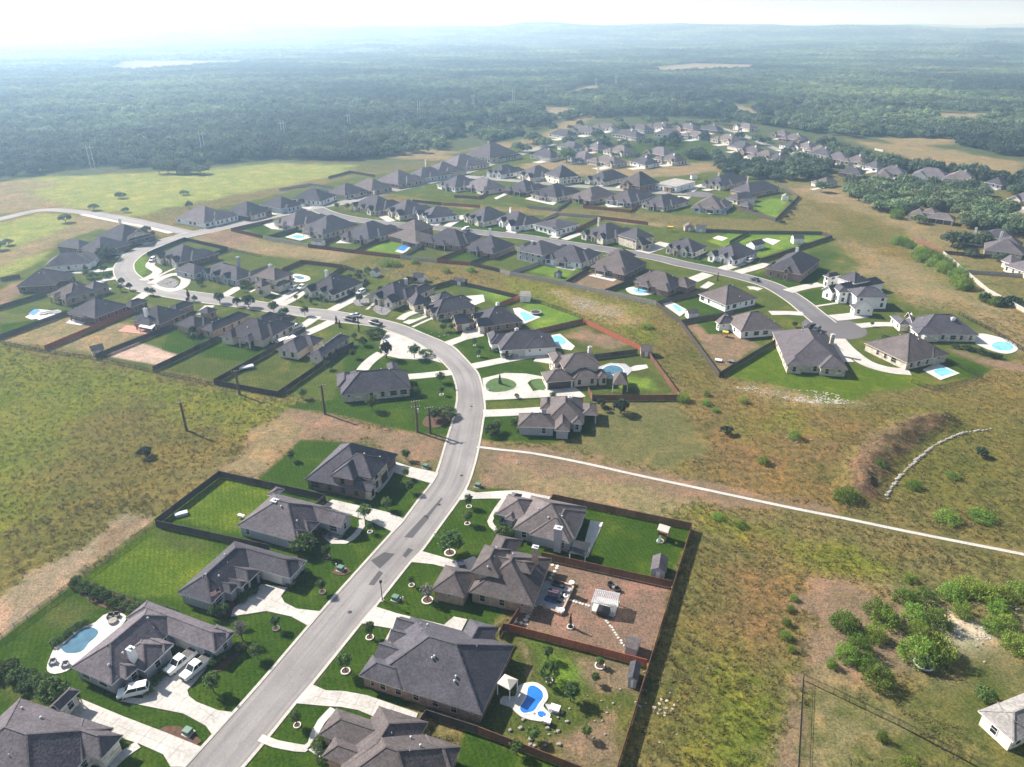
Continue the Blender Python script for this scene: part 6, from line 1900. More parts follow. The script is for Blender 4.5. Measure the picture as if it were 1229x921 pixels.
for a in [
 ('suv', 'white', (146, 836.5), (177, 829.5), 'white sport utility car parked across the lawn edge of the pool house'),
 ('pickup', 'white', (206, 808), (229, 789), 'white pickup truck with a black bed, left of two on the driveway'),
 ('pickup', 'white', (227, 813), (246, 797), 'white pickup truck at the lawn side of the driveway'),
 ('sedan', 'dark blue', (556, 689), (552.5, 681), 'dark blue car beside the tan brick garage wing'),
 ('suv', 'silver', (618, 427.5), (631, 424.5), 'silver car on the pad of the white walled house'),
 ('suv', 'black', (413, 383.5), (427, 387), 'black car parked on the street above the turnout'),
 ('pickup', 'black', (446, 388.5), (456, 391.5), 'dark pickup parked at the start of the turnout'),
 ('sedan', 'silver', (421, 379.5), (433, 381.5), 'silver car parked on the far side of the street'),
 ('suv', 'grey', (562, 397), (565.5, 392), 'grey car on the fan shaped driveway'),
 ('pickup', 'white', (499, 372), (501.5, 368.5), 'white car before the detached garage'),
 ('suv', 'white', (429, 355), (437, 351), 'white car at the end of the driveway between gabled houses'),
 ('suv', 'white', (349, 350.5), (357, 346.5), 'white car beside the arched house, left one'),
 ('pickup', 'white', (359, 349), (367, 345), 'white truck beside the arched house, right one'),
 ('pickup', 'white', (350, 397), (360, 393), 'white truck below the small garage'),
 ('sedan', 'silver', (325, 413), (334, 407.5), 'silver car in the concrete court'),
 ('suv', 'black', (329, 396), (333, 393.5), 'dark car in the shade of the concrete court'),
 ('suv', 'white', (180, 316), (187, 311.5), 'white car on the winding driveway at the tight bend'),
 ('suv', 'white', (894, 317.5), (903, 313.5), 'white car beside the white farmhouse'),
 ('sedan', 'black', (902, 336), (910, 338.5), 'black car parked on the cul de sac street'),
 ('suv', 'black', (967, 396), (975, 394), 'black car parked left at the turning circle'),
 ('suv', 'grey', (976, 400), (982, 396), 'grey car parked right at the turning circle'),
 ('suv', 'black', (777, 296), (785, 293), 'black car on the wide driveway of the double house'),
 ('suv', 'white', (531, 263), (536, 260.5), 'white car on the driveway of the white gabled house, left'),
 ('pickup', 'white', (542, 263), (548, 260.5), 'white truck on the driveway of the white gabled house, right'),
 ('suv', 'white', (555, 277.5), (563, 276), 'white car by the arched porch street'),
 ('pickup', 'white', (455, 555.5), (458, 551), 'white truck nosed behind the tall brick house'),
 ('sedan', 'black', (672, 296), (681, 298), 'black car parked on the middle street'),
 ('sedan', 'white', (288, 259), (296, 258), 'white car outside the dark house by the field'),
 ('sedan', 'black', (843, 224), (848, 223), 'dark car on the far corner driveway'),
 ('suv', 'black', (121, 346), (125, 343.5), 'dark car on the looped driveway left of the bend'),
]: car(*a)

# ------------------------------------------------------------ trees and shrubs
def crown_mesh(name, seed, n_clump, n_leaf, leaf, shape='round', mat=None):
    """many small leaf faces gathered in clumps through the crown (unit radius, standing on z = 0)"""
    rnd = random.Random(seed)
    m = MB()
    for c in range(n_clump):
        if shape == 'cone':
            z = rnd.uniform(.05, 1.9); r = (1 - z / 2.05) * .62
            a = rnd.uniform(0, 6.283); q = r * math.sqrt(rnd.random())
            cc = Vector((q * math.cos(a), q * math.sin(a), z)); cr = .16 + r * .25
        elif shape == 'shrub':
            a = rnd.uniform(0, 6.283); q = math.sqrt(rnd.random()) * .85
            h = (1 - q * q) * 1.1 + .25
            cc = Vector((q * math.cos(a), q * math.sin(a), rnd.uniform(.06, 1.0) * h)); cr = rnd.uniform(.14, .26)
        elif shape == 'oak':
            a = rnd.uniform(0, 6.283); q = math.sqrt(rnd.random()) * .95
            zt = .35 + .75 * math.sqrt(max(0, 1 - q * q)) * rnd.uniform(.55, 1.0)
            cc = Vector((q * math.cos(a), q * math.sin(a), zt)); cr = rnd.uniform(.16, .3)
        else:
            v = Vector((rnd.gauss(0, 1), rnd.gauss(0, 1), rnd.gauss(0, 1))).normalized() * (rnd.random() ** .45)
            cc = Vector((v.x * .8, v.y * .8, 1 + v.z * .85)); cr = rnd.uniform(.18, .32)
        for k in range(n_leaf):
            v = Vector((rnd.gauss(0, 1), rnd.gauss(0, 1), rnd.gauss(0, 1))).normalized()
            p = cc + v * cr * rnd.uniform(.5, 1.0)
            if p.z < .02: p.z = .02
            nrm = (v + Vector((rnd.uniform(-.6, .6), rnd.uniform(-.6, .6), rnd.uniform(-.3, .7)))).normalized()
            t = nrm.orthogonal().normalized()
            t = (Matrix.Rotation(rnd.uniform(0, 6.283), 3, nrm) @ t)
            b = nrm.cross(t)
            s = leaf * rnd.uniform(.6, 1.25)
            if shape == 'shrub':
                t = (t * .5 + Vector((0, 0, .6))).normalized(); b = nrm.cross(t).normalized() * .6
            m.face([p - t * s, p + b * s * .6, p + t * s, p - b * s * .6])
    return m.mesh(name, mat)
def trunk_mesh(name, seed, h, r, limbs=4, spread=.5):
    rnd = random.Random(seed)
    m = MB()
    m.tube([(0, 0, -.1), (.02, .01, h * .5), (.0, .03, h)], [r * 1.3, r, r * .75], 7)
    for k in range(limbs):
        a = k * 6.283 / limbs + rnd.uniform(-.4, .4)
        q = spread * rnd.uniform(.7, 1.1)
        m.tube([(0, 0, h * .85), (math.cos(a) * q * .5, math.sin(a) * q * .5, h * 1.15), (math.cos(a) * q, math.sin(a) * q, h * 1.15 + spread * .8)], [r * .6, r * .4, r * .15], 5)
    return m.mesh(name, M['bark'])
CR = {
    'round': [crown_mesh('round crown', 11 + i, 72, 16, .11, 'round', M['leaf_yard']) for i in range(3)],
    'bloom': [crown_mesh('flowering crown', 31, 46, 16, .12, 'round', M['leaf_bloom'])],
    'cone': [crown_mesh('cone crown', 41 + i, 46, 14, .11, 'cone', M['leaf_dark']) for i in range(2)],
    'shrub': [crown_mesh('shrub crown', 51 + i, 120, 16, .075, 'shrub', M['leaf_shrub']) for i in range(4)],
    'dark': [crown_mesh('dark crown', 61 + i, 50, 16, .12, 'oak', M['leaf_dark']) for i in range(2)],
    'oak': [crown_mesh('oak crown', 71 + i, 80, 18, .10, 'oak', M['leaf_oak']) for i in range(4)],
    'bush': [crown_mesh('bush crown', 81 + i, 64, 16, .10, 'oak', M['leaf_yard']) for i in range(3)],
}
TR = {k: [trunk_mesh(k + ' trunk', i, .75 if k in ('round', 'bloom') else .4, .07, 4 if k != 'cone' else 0, .45) for i in range(2)] for k in CR}
rt = random.Random(5)
def tree(p, h, w, kind, label, group=None, name=None, world=None, cat=None):
    """h height and w crown width in metres"""
    x, y = world if world else at(*p)
    root = empty(name or {'round': 'yard_tree', 'bloom': 'flowering_tree', 'cone': 'conical_tree', 'shrub': 'mesquite_shrub', 'dark': 'juniper_bush', 'oak': 'oak_tree', 'bush': 'garden_bush'}[kind], (x, y, 0), rt.uniform(0, 6.28))
    tag(root, label, cat or ('shrub' if kind in ('shrub', 'dark', 'bush') else 'tree'), group)
    top = {'round': 1.95, 'bloom': 1.95, 'cone': 2.1, 'shrub': 1.3, 'dark': 1.25, 'oak': 1.25, 'bush': 1.25}[kind]
    clear = {'round': .28, 'bloom': .2, 'oak': .1}.get(kind, 0) * h
    c = put('crown', rt.choice(CR[kind]), root, (0, 0, clear), 0, (w / 2, w / 2, (h - clear) / top))
    k = h / (2.2 if kind in ('round', 'bloom', 'cone') else 1.4)
    put('trunk', rt.choice(TR[kind]), root, (0, 0, 0), 0, (k * .7, k * .7, k * .75))
    return root
RINGM = {}
def tree_ring(p, r, label, mat='whitering'):
    x, y = at(*p)
    if mat not in RINGM:
        m = MB()
        n = 20
        v0 = len(m.v)
        for k in range(n):
            a = 2 * math.pi * k / n; c, s = math.cos(a), math.sin(a)
            m.v += [(c * 1, s * 1, 0), (c * 1, s * 1, .14), (c * .8, s * .8, .14), (c * .8, s * .8, 0)]
        for k in range(n):
            a, b = k * 4, ((k + 1) % n) * 4
            for j in range(3): m.f.append((a + j, b + j, b + j + 1, a + j + 1))
        d = MB(); d.face([(.82 * math.cos(2 * math.pi * k / n), .82 * math.sin(2 * math.pi * k / n), .06) for k in range(n)])
        RINGM[mat] = (m.mesh('edging ring', M[mat]), d.mesh('mulch disc', M['mulch']))
    root = empty('edging_ring', (x, y, 0))
    tag(root, label, 'edging', 'edging rings round young trees')
    put('edging', RINGM[mat][0], root, (0, 0, 0), 0, (r, r, 1.4))
    put('mulch', RINGM[mat][1], root, (0, 0, 0), 0, (r, r, 1))

# (base pixel, height, width, kind, ring, where)
for p, h, w, kind, ringr, where in [
 ((257, 831), 4.2, 2.7, 'round', 0, 'on the lawn right of the white pickups'), ((291, 768), 4.6, 2.6, 'bloom', 0, 'at the right end of the long grey roof'), ((309, 790), 3.0, 2.4, 'round', 0, 'on the lawn near the street, above the pickup lawn tree'),
 ((387, 711), 3.2, 2.0, 'round', .9, 'between the white garage and the street'), ((331.5, 755), 3.2, 1.9, 'round', .9, 'on the lawn below the white garage driveway'),
 ((443.8, 765.5), 3.8, 2.0, 'round', 1.0, 'upper of two in the lawn left of the charcoal roof'), ((414.8, 806), 4.4, 2.6, 'round', 1.1, 'lower of two in the lawn left of the charcoal roof'), ((356.8, 871), 3.4, 1.8, 'round', .8, 'on the small lawn at bottom centre'),
 ((494, 703), 2.4, 1.2, 'round', .8, 'beside the street lamp lawn of the tan house'), ((513, 721), 4.0, 3.0, 'bloom', 1.5, 'at the corner of the tan garage wing'),
 ((392.5, 669), 3.2, 2.0, 'round', .9, 'below the curved front walk'), ((444, 639), 2.6, 1.4, 'round', .8, 'right of the curved front walk'), ((438, 624), 4.0, 3.2, 'round', 0, 'flat topped, at the head of the curved front walk'),
 ((464, 611), 3.2, 2.4, 'round', 0, 'lowest of three on the lawn of the tall brick house'), ((492, 591), 3.4, 2.2, 'round', 0, 'middle of three on the lawn of the tall brick house'), ((487, 574), 2.8, 1.8, 'round', 0, 'topmost of three on the lawn of the tall brick house'),
 ((487, 552), 3.2, 2.2, 'round', 0, 'at the edge of the bare reddish lot'), ((540, 664), 5.6, 5.4, 'round', 1.6, 'large, on the lawn above the tan house driveway'), ((349.6, 553), 3.0, 2.0, 'round', 0, 'alone on the bright lawn behind the tall brick house'),
 ((366, 661), 4.2, 5.5, 'bush', 0, 'large, at the lower corner of the grey house with a white gable'), ((562.8, 608.5), 3.6, 2.0, 'round', .9, 'upper of two near the sweeping driveway'), ((561, 629), 3.6, 2.2, 'round', .9, 'lower of two near the sweeping driveway'),
 ((605, 646), 3.0, 4.6, 'bush', 0, 'between the grey walled and tan houses'), ((600, 626), 2.4, 3.4, 'bush', 0, 'at the front of the grey walled house'), ((622, 610 - 8), 1.6, 2, 'bush', 0, 'small, by the dark wall of the grey house'),
 ((657, 791), 3.0, 1.8, 'round', 0, 'sparse, in the upper part of the blue pool yard'), ((659, 817), 4.2, 3.4, 'bush', .9, 'rounded, just above the blue pool'), ((720, 799.5), 2.0, 1.4, 'round', 1.2, 'tiny, in the upper right of the pool yard'),
 ((684.6, 841), 4.0, 2.8, 'round', 0, 'right of the blue pool'), ((715, 820), 2.2, 1.5, 'round', 0, 'small, in the middle of the pool yard'), ((640.4, 888), 2.6, 2.2, 'round', 0, 'by the stones below the blue pool'), ((703.5, 885), 2.6, 1.6, 'round', 0, 'in the brown lower corner of the pool yard'),
 ((684.6, 753), 3.6, 1.3, 'cone', .9, 'narrow, in the mulched yard'), ((620, 906), 3.0, 2.0, 'round', 0, 'at the bottom edge below the pool yard fence'),
 ((464, 430), 6.5, 4.2, 'dark', 0, 'tall and dark at the inner edge of the turnout'), ((497.4, 430), 5.0, 4.0, 'round', 0, 'at the right inner edge of the turnout'), ((529, 459), 3.6, 3.0, 'round', 0, 'on the lawn inside the bend, upper'), ((530, 474), 3.0, 1.6, 'round', .9, 'on the lawn inside the bend, lower'),
 ((424.5, 430), 3.4, 2.6, 'round', 0, 'left of the curved turnout driveway'), ((393.5, 443), 3.0, 2.4, 'round', 0, 'by the dark fence corner'), ((436, 415), 3.4, 3.0, 'bush', 0, 'on the lawn left of the turnout'), ((447, 492), 4.6, 3.6, 'round', 0, 'below the house inside the bend'), ((363.6, 478), 3.4, 2.6, 'round', 0, 'at the left of the long lawn'),
 ((408, 393), 3.0, 2.0, 'cone', 0, 'lower of two by the hipped house at the turnout'), ((404, 388), 3.2, 2.0, 'cone', 0, 'upper of two by the hipped house at the turnout'), ((431, 398), 3.2, 1.6, 'cone', 0, 'slim, above the planting bed'), ((430, 388), 2.6, 1.5, 'cone', 0, 'slim, at the kerb behind the black car'), ((425.5, 407), 2.4, 2.0, 'bush', 0, 'at the corner of the hipped house'),
 ((450, 403), 3.2, 7.0, 'bush', 0, 'wide planting bed above the turnout'), ((545, 468), 1, 1, 'bush', 0, 'tiny, at the kerb inside the bend'),
 ((511, 427), 2.2, 5.0, 'bush', 0, 'low and pale in the bed right of the turnout'), ((536, 500), 3.0, 6.0, 'bush', 0, 'yellowish in the round bed near the utility poles'), ((521, 505), 4.0, 4.0, 'round', 0, 'in the round bed near the utility poles'), ((500, 474), 2.8, 3.0, 'bush', 0, 'at the right end of the house inside the bend'),
 ((227, 360.5), 5.0, 3.0, 'cone', 0, 'at the kerb above the red patio house'), ((234, 362), 2.8, 2.2, 'bush', 0, 'low, at the kerb above the red patio house'), ((226.5, 373), 5.5, 2.6, 'cone', 0, 'dark and slim beside the red patio house'), ((264, 364), 5.0, 4.0, 'oak', 0, 'first at the kerb of the lower side'), ((285, 368), 4.0, 3.2, 'oak', 0, 'second at the kerb of the lower side'),
 ((299, 369), 5.5, 5.0, 'oak', 0, 'third and largest at the kerb of the lower side'), ((329, 375), 4.6, 4.0, 'round', 0, 'fourth at the kerb of the lower side'), ((341, 379), 3.4, 4.0, 'bush', 0, 'beside the small garage roof'), ((366, 379), 4.0, 3.2, 'round', 0, 'between two driveways of the lower side'), ((233, 404), 4.2, 3.2, 'dark', 0, 'in the green back yard beside the tan wing'), ((233, 412), 4.0, 3.6, 'round', 0, 'in the green back yard at the fence'),
 ((125, 328), 4.0, 3.2, 'round', 0, 'on the strip left of the bend'), ((103.4, 327), 3.0, 2.2, 'round', 0, 'left of the long driveway'), ((112, 335), 3.6, 5.0, 'bush', 0, 'below the long driveway'), ((104, 334), 4.0, 3.0, 'round', 0, 'pale, below the long driveway'), ((128, 333.5), 2.0, 3.4, 'bush', 0, 'low, by the looped driveway'),
 ((128, 311), 6.5, 9.0, 'oak', 0, 'large and dark in the green front yard left of the bend'), ((146.6, 342.5), 3.4, 2.8, 'oak', 0, 'upper of three in the bend lawn'), ((145, 349.5), 3.2, 2.4, 'round', 0, 'middle of three in the bend lawn'), ((156, 348), 3.2, 2.4, 'oak', 0, 'right of three in the bend lawn'), ((178, 354), 3.4, 2.2, 'round', 0, 'left of a pair at the kerb'), ((184, 355), 3.4, 2.4, 'oak', 0, 'right of a pair at the kerb'),
 ((176, 280.5), 4.2, 5.5, 'oak', 0, 'at the porch of the dark house with a brown chimney'), ((184, 284), 3.0, 2.4, 'round', 0, 'beside the channel near the junction'),
 ((294.5, 345), 3.6, 4.0, 'bush', 0, 'before the turreted house, left'), ((315, 356), 3.0, 2.2, 'round', 0, 'on the triangular lawn of the turreted house'), ((291, 350), 2.8, 2.0, 'round', 0, 'on the lawn left of the bent walk'), ((240, 343), 2.6, 3.0, 'bush', 0, 'in front of the wide grey roofed house'),
 ((356, 361), 2.8, 1.8, 'round', 0, 'first of four before the arched house'), ((367.6, 361), 2.8, 1.8, 'round', 0, 'second of four before the arched house'), ((373.5, 364.5), 2.8, 1.6, 'round', 0, 'third of four before the arched house'), ((386, 361.5), 2.8, 1.8, 'round', 0, 'fourth of four before the arched house'), ((432, 364), 4.2, 3.0, 'round', 0, 'at the head of the driveway of the rock bed house'),
 ((532, 398), 3.0, 2.6, 'round', 0, 'left in the planted lawn of the dark brick house'), ((542, 398), 3.2, 2.6, 'round', 0, 'right in the planted lawn of the dark brick house'), ((569.5, 415), 3.0, 2.0, 'round', .7, 'upper of two on the wedge lawn'), ((574.4, 428), 3.0, 2.0, 'round', .7, 'lower of two on the wedge lawn'), ((608.5, 428), 1.8, 5.0, 'bush', 0, 'clipped and wide before the white walled house'), ((594, 421), 1.4, 4.0, 'bush', 0, 'low, at the left corner of the white walled house'),
 ((744.6, 496), 4.4, 5.2, 'dark', 0, 'dark and round beside the brown yard'), ((721, 488), 2.8, 2.6, 'dark', 0, 'small and dark left of the round dark one'), ((727, 494), 2.0, 2.0, 'dark', 0, 'low, below the small dark one'), ((819, 481), 3.0, 4.6, 'shrub', 0, 'bright, at the corner of the brown fence'), ((618, 515), 3.4, 3.2, 'round', 0, 'spiky, at the left end of the beige house'), ((591, 522), 3.2, 4.2, 'dark', 0, 'dark cluster by the kerb at the footpath head'), ((597, 517), 3.4, 2.6, 'round', 0, 'behind the dark cluster by the kerb'),
 ((600, 461), 3.6, 2.2, 'cone', 0, 'in the planted island of the loop driveway'), ((620, 478), 1.6, 1.6, 'bush', 0, 'small, at the edge of the loop driveway'), ((664, 479), 2.4, 2.2, 'round', 0, 'before the beige roof below the double garage'),
 ((861, 337), 4.0, 1.5, 'cone', 0, 'slim pair at the kerb across from the cul de sac row'), ((838, 314), 2.4, 1.6, 'round', 0, 'on the lawn of the cream hip roofed house'), ((857, 318), 2.2, 1.5, 'round', 0, 'on the lawn left of the farmhouse driveway'),
 ((953, 393), 2.2, 2.4, 'round', 0, 'small, left of the turning circle'), ((1046, 392), 2.0, 1.4, 'round', 0, 'on the strip right of the turning circle'), ((1062, 408), 2.0, 3.0, 'bush', 0, 'by the low brown roofed house'),
 ((113, 252.5), 4.0, 6.0, 'oak', 0, 'round and dark on the far verge of the field road'), ((79, 267), 5.0, 6.5, 'oak', 0, 'round and dark below the field road'), ((151, 255), 3.0, 4.5, 'bush', 0, 'small, in the green field near the channel'), ((10, 294.5), 3.5, 5, 'oak', 0, 'on the field boundary, upper'), ((0, 300), 4.5, 6, 'oak', 0, 'on the field boundary at the left edge'), ((228, 251), 5.0, 4.5, 'oak', 0, 'behind the low white walled house'),
 ((145, 238), 4, 7, 'bush', 0, 'in the middle of the green field'), ((221, 234), 3, 6, 'bush', 0, 'further right in the green field'), ((258, 269), 5.5, 7.0, 'oak', 0, 'before the low white walled house, left'), ((277, 264), 5.0, 7.0, 'oak', 0, 'before the dark house by the field'), ((362, 247), 4.5, 4.5, 'oak', 0, 'between the blue and white field houses'), ((405, 251), 4.0, 3.0, 'round', 0, 'left in the pale lawn at the junction'), ((417, 252.5), 4.5, 3.0, 'round', 0, 'right in the pale lawn at the junction'), ((453, 258), 3.0, 4.0, 'bush', 0, 'before the stone gabled house'), ((432, 234), 5.0, 8.0, 'oak', 0, 'dark, before the brown brick house'), ((410, 235), 4.5, 5.0, 'oak', 0, 'before the grey stone field house'),
 ((680, 195), 12.0, 15.0, 'oak', 0, 'the big round one among the far rows'), ((748, 160), 10.0, 14.0, 'oak', 0, 'tall, under the topmost row'), ((722, 173), 9.0, 15.0, 'oak', 0, 'between the two far rows'), ((640, 172), 10, 18, 'oak', 0, 'big, above the upper street end'), ((863, 208 - 8), 10, 10, 'oak', 0, 'first of a dark pair in the tan strip'), ((883, 197), 10.0, 10.0, 'oak', 0, 'second of a dark pair in the tan strip'), ((834, 190), 8, 20, 'oak', 0, 'wide, in the bushy lot'),
 ((985, 230.5), 7.0, 9.0, 'round', 0, 'alone in the dry field beside the woods'), ((1076, 262), 7, 9, 'shrub', 0, 'bright yellow green beside the big tan house'), ((1103, 268), 5, 8, 'bush', 0, 'light green before the big tan house'),
]:
    nm = {'round': 'small leafy tree ', 'bloom': 'pale flowering small tree ', 'cone': 'pointed dark green tree ', 'shrub': 'bright green shrub ', 'dark': 'dark green juniper ', 'oak': 'dark green oak ', 'bush': 'green bush '}[kind]
    tree(p, h, w * (1.25 if kind == 'round' else 1), kind, nm + where)
    if ringr: tree_ring(p, ringr * .75, 'pale ring under the tree ' + where, 'darkrock' if p[0] in (387, 331.5, 392.5) else 'whitering')

# shrubs in the rough fields
for i, (p, h, w, kind, where) in enumerate([
 ((175, 548), 3.2, 5.0, 'dark', 'alone in the left meadow'), ((1015, 600), 4.0, 8.0, 'shrub', 'big, below the eroded bank'), ((916, 556), 2.6, 4.6, 'shrub', 'left of the eroded bank'), ((872, 521), 2.8, 4.4, 'dark', 'dark, in the red grass'), ((953, 526), 3.0, 5.5, 'shrub', 'among pale stones in the red grass'), ((1055, 563), 3.4, 5.0, 'shrub', 'on the eroded bank'), ((1177, 548), 3.0, 4.0, 'dark', 'dark, right of the stone row'), ((1096, 585), 2.4, 5.5, 'shrub', 'pale, inside the stone row'),
 ((1137, 624), 2.8, 8.0, 'shrub', 'left of a pair above the footpath'), ((1179, 623), 3.0, 8.0, 'shrub', 'right of a pair above the footpath'), ((1142, 573), 2.0, 5.0, 'shrub', 'pale, inside the stone row, right'), ((848, 486), 2.4, 3.6, 'shrub', 'on the upper slope, first'), ((858, 494), 2, 3, 'shrub', 'on the upper slope, second'), ((892, 483), 2.4, 4, 'shrub', 'on the upper slope, third'), ((848, 475), 2, 3, 'shrub', 'on the upper slope, fourth'),
 ((776, 394), 3.0, 6.0, 'shrub', 'in the olive strip behind the pools'), ((466, 318), 3.6, 10.0, 'shrub', 'bright double clump in the olive strip'), ((474, 319), 3.4, 9.0, 'shrub', 'bright, right half of the double clump'), ((497, 316), 3, 6, 'shrub', 'small, right of the double clump'), ((565, 326), 3, 6, 'shrub', 'at the dark fence of the scrubby lot'), ((536, 327), 3, 5, 'shrub', 'pale, in the olive strip'),
 ((1011, 752), 4.2, 6.5, 'shrub', 'left front of the thicket'), ((1022, 757), 4.0, 5.5, 'shrub', 'behind the left front of the thicket'), ((1052, 738), 4.4, 7.0, 'shrub', 'back left of the thicket'), ((1062, 748), 4.2, 7.0, 'shrub', 'centre back of the thicket'), ((1085, 722), 3.8, 6.0, 'shrub', 'upper pair of the thicket, left'), ((1110, 722), 3.8, 6.5, 'shrub', 'upper pair of the thicket, right'), ((1098, 743), 4.2, 6.5, 'shrub', 'middle right of the thicket, left'), ((1122, 750), 4.4, 7.0, 'shrub', 'middle right of the thicket, right'),
 ((1154, 738), 3.6, 5.0, 'shrub', 'alone right of the thicket'), ((1196, 735), 3.6, 5.5, 'shrub', 'further right of the thicket'), ((1028, 783), 4.6, 7.0, 'shrub', 'lower left of the thicket, back'), ((1016, 790), 4.2, 5.5, 'shrub', 'lower left of the thicket, front'), ((1049, 766), 4.0, 6.0, 'shrub', 'centre of the thicket'), ((1039, 803), 4.2, 5.5, 'shrub', 'bottom of the thicket, upper'), ((1054, 821), 4.4, 7.0, 'shrub', 'bottom of the thicket, lowest'), ((997.7, 800), 2.4, 2.8, 'shrub', 'small, left of the thicket'),
 ((1100, 792), 5.6, 9.0, 'shrub', 'largest of the thicket, front'), ((1124, 788), 5.8, 8.0, 'shrub', 'largest of the thicket, right'), ((1112, 780), 5.6, 8.0, 'shrub', 'largest of the thicket, back'), ((1101, 762), 3.8, 5.5, 'shrub', 'above the largest of the thicket'), ((1191, 756), 3.6, 5.5, 'shrub', 'pale, near the stony patch'), ((1206, 752), 3.2, 5.5, 'shrub', 'right of the stony patch'), ((1219, 778), 4.2, 7.0, 'shrub', 'at the right edge by the stony patch'), ((1141, 716), 3.6, 7.0, 'shrub', 'in the row above the thicket, first'), ((1160, 710), 3.8, 7.5, 'shrub', 'in the row above the thicket, second'), ((1180, 716), 3.8, 7.5, 'shrub', 'in the row above the thicket, third'), ((1200, 720), 3.8, 7.0, 'shrub', 'in the row above the thicket, fourth'), ((1222, 716), 3.8, 7.5, 'shrub', 'in the row above the thicket, fifth'),
 ((948, 733), 1.8, 2.2, 'shrub', 'first down the weedy lane'), ((944, 750), 2.0, 2.4, 'shrub', 'second down the weedy lane'), ((943, 766), 2.4, 2.8, 'shrub', 'third down the weedy lane'), ((949, 781), 1.6, 2.0, 'shrub', 'fourth down the weedy lane'), ((953, 720), 1.8, 2.2, 'shrub', 'top of the weedy lane'), ((1092, 697), 2.0, 4, 'shrub', 'low, right of the weedy ridge'), ((862, 622), 1.6, 4, 'shrub', 'low, at the start of the weedy ridge'), ((890, 632), 1.6, 4, 'shrub', 'low, on the weedy ridge'), ((1092, 921), 2.0, 4, 'shrub', 'bright, at the bottom edge by the wire fence'), ((1058, 888), 2.4, 2.4, 'shrub', 'young, inside the wire fence'), ((1182, 838), 2.4, 4.0, 'bush', 'at the left of the pale roof'),
]):
    tree(p, h * .85, w * .82, kind, ('dark green bush ' if kind in ('dark', 'bush') else 'bright green shrub ') + where, 'shrubs in the rough fields')
ORD = 'first second third fourth fifth sixth seventh eighth ninth tenth eleventh twelfth thirteenth fourteenth fifteenth sixteenth seventeenth eighteenth nineteenth twentieth'.split() + ['twenty ' + q for q in ('first', 'second', 'third', 'fourth', 'fifth')]
def nth(k, n, label, frm='left'):
    return label if n == 1 else ORD[k] + ' from the ' + frm + ', ' + label
# planted beds and hedges: rows of separate bushes
def row(a, b, n, h, w, kind, label, jit=1.0):
    A, B = Vector(at(*a)), Vector(at(*b))
    for k in range(n):
        p = A.lerp(B, (k + .5) / n) + Vector((rt.uniform(-jit, jit), rt.uniform(-jit, jit)))
        tree(None, h * rt.uniform(.7, 1.25), w * rt.uniform(.75, 1.25), kind, nth(k, n, label), label, world=(p.x, p.y))
row((84, 701), (165, 730), 12, 1.7, 2.3, 'bush', 'bush in the planted bed along the iron fence', .9)
row((110, 720), (150, 728), 5, 1.4, 2.2, 'bush', 'low bush at the front of the planted bed', .9)
row((0, 805), (62, 835), 9, 2.3, 3.2, 'bush', 'bush in the thick row at the lower left fence', .9)
row((62, 836), (70, 838), 1, 3.4, 4.6, 'bush', 'big round bush at the end of the lower left row', .2)
row((66, 774), (104, 747), 7, 1.3, 1.9, 'bush', 'bush bordering the kidney pool', .5)
row((176, 832), (200, 806), 6, 1.1, 1.8, 'bush', 'bush at the front of the long grey house', .3)
row((258, 800), (289, 775), 6, 1.3, 1.9, 'bush', 'bush along the garage end of the long grey house', .4)
row((285, 724), (308, 708), 6, 1.2, 1.8, 'bush', 'bush below the columned porch', .4)
row((256, 738), (268, 738), 2, 3.0, 3.0, 'bush', 'tall bush by the flag pole', .4)
row((347, 706), (370, 686), 5, 1.2, 1.9, 'bush', 'bush at the end of the white garage wing', .3)
row((384, 640), (412, 634), 6, 1.0, 1.4, 'bush', 'bush in the walled front bed', .5)
row((374, 655), (386, 640), 3, 1.6, 2.0, 'bush', 'bush at the front wall beside the rock bed', .4)
row((442, 594), (462, 565), 5, 1.0, 1.5, 'bush', 'bush along the wall of the tall brick house', .3)
row((384, 915), (394, 908), 2, 1.2, 2.0, 'bush', 'bush by the walk at bottom centre', .3)
row((378, 898), (390, 888), 3, 1.2, 1.8, 'bush', 'bush at the left wall at bottom centre', .3)
row((120, 918), (148, 893), 5, 1.0, 1.5, 'bush', 'bush below the cream gable', .2)
row((1078, 290), (1118, 312), 14, 4.0, 6.5, 'shrub', 'green bush in the long hedge on the right slope', 3)
row((1106, 306), (1150, 334), 22, 4.2, 7.0, 'shrub', 'green bush in the thick middle of the slope hedge', 6)
row((1146, 338), (1158, 350), 4, 5.0, 8.0, 'shrub', 'bright bush at the lower end of the slope hedge', 2)
row((1172, 357), (1195, 366), 3, 3.2, 5.5, 'shrub', 'small bush below the slope hedge', 2)
row((1145, 416), (1200, 431), 8, 1.8, 2.6, 'dark', 'dark bush in the garden row below the oval pool', .8)
row((1124, 395), (1160, 398), 5, 1.2, 2.0, 'dark', 'bush along the side wall of the dormered house', .5)
row((462, 347), (500, 337), 12, 2.4, 3.6, 'dark', 'dark bush in the crowded garden behind the rock bed house', 4)
row((420, 336), (440, 326), 4, 2.6, 3.4, 'bush', 'bush by the small white cabin', 2)
row((938, 278 - 6), (955, 244), 5, 2.0, 3.0, 'dark', 'dark shrub along the bright far lawn', 1)
row((1140, 296), (1178, 293), 6, 7.0, 9.0, 'oak', 'oak in the fenced right hand lots', 3)
row((1150, 303), (1200, 314), 6, 4.0, 5.0, 'oak', 'small oak below the fenced right hand lots', 3)
row((1180, 366 - 3), (1229, 372 - 3), 7, 3.2, 5.0, 'dark', 'dark tree in the lower right back lots', 3)
row((190, 208), (244, 209), 6, 8.5, 11, 'oak', 'oak in the rounded clump by the green field', 2)
row((143, 201), (182, 199), 4, 7, 10, 'oak', 'oak left of the rounded clump by the green field', 2)
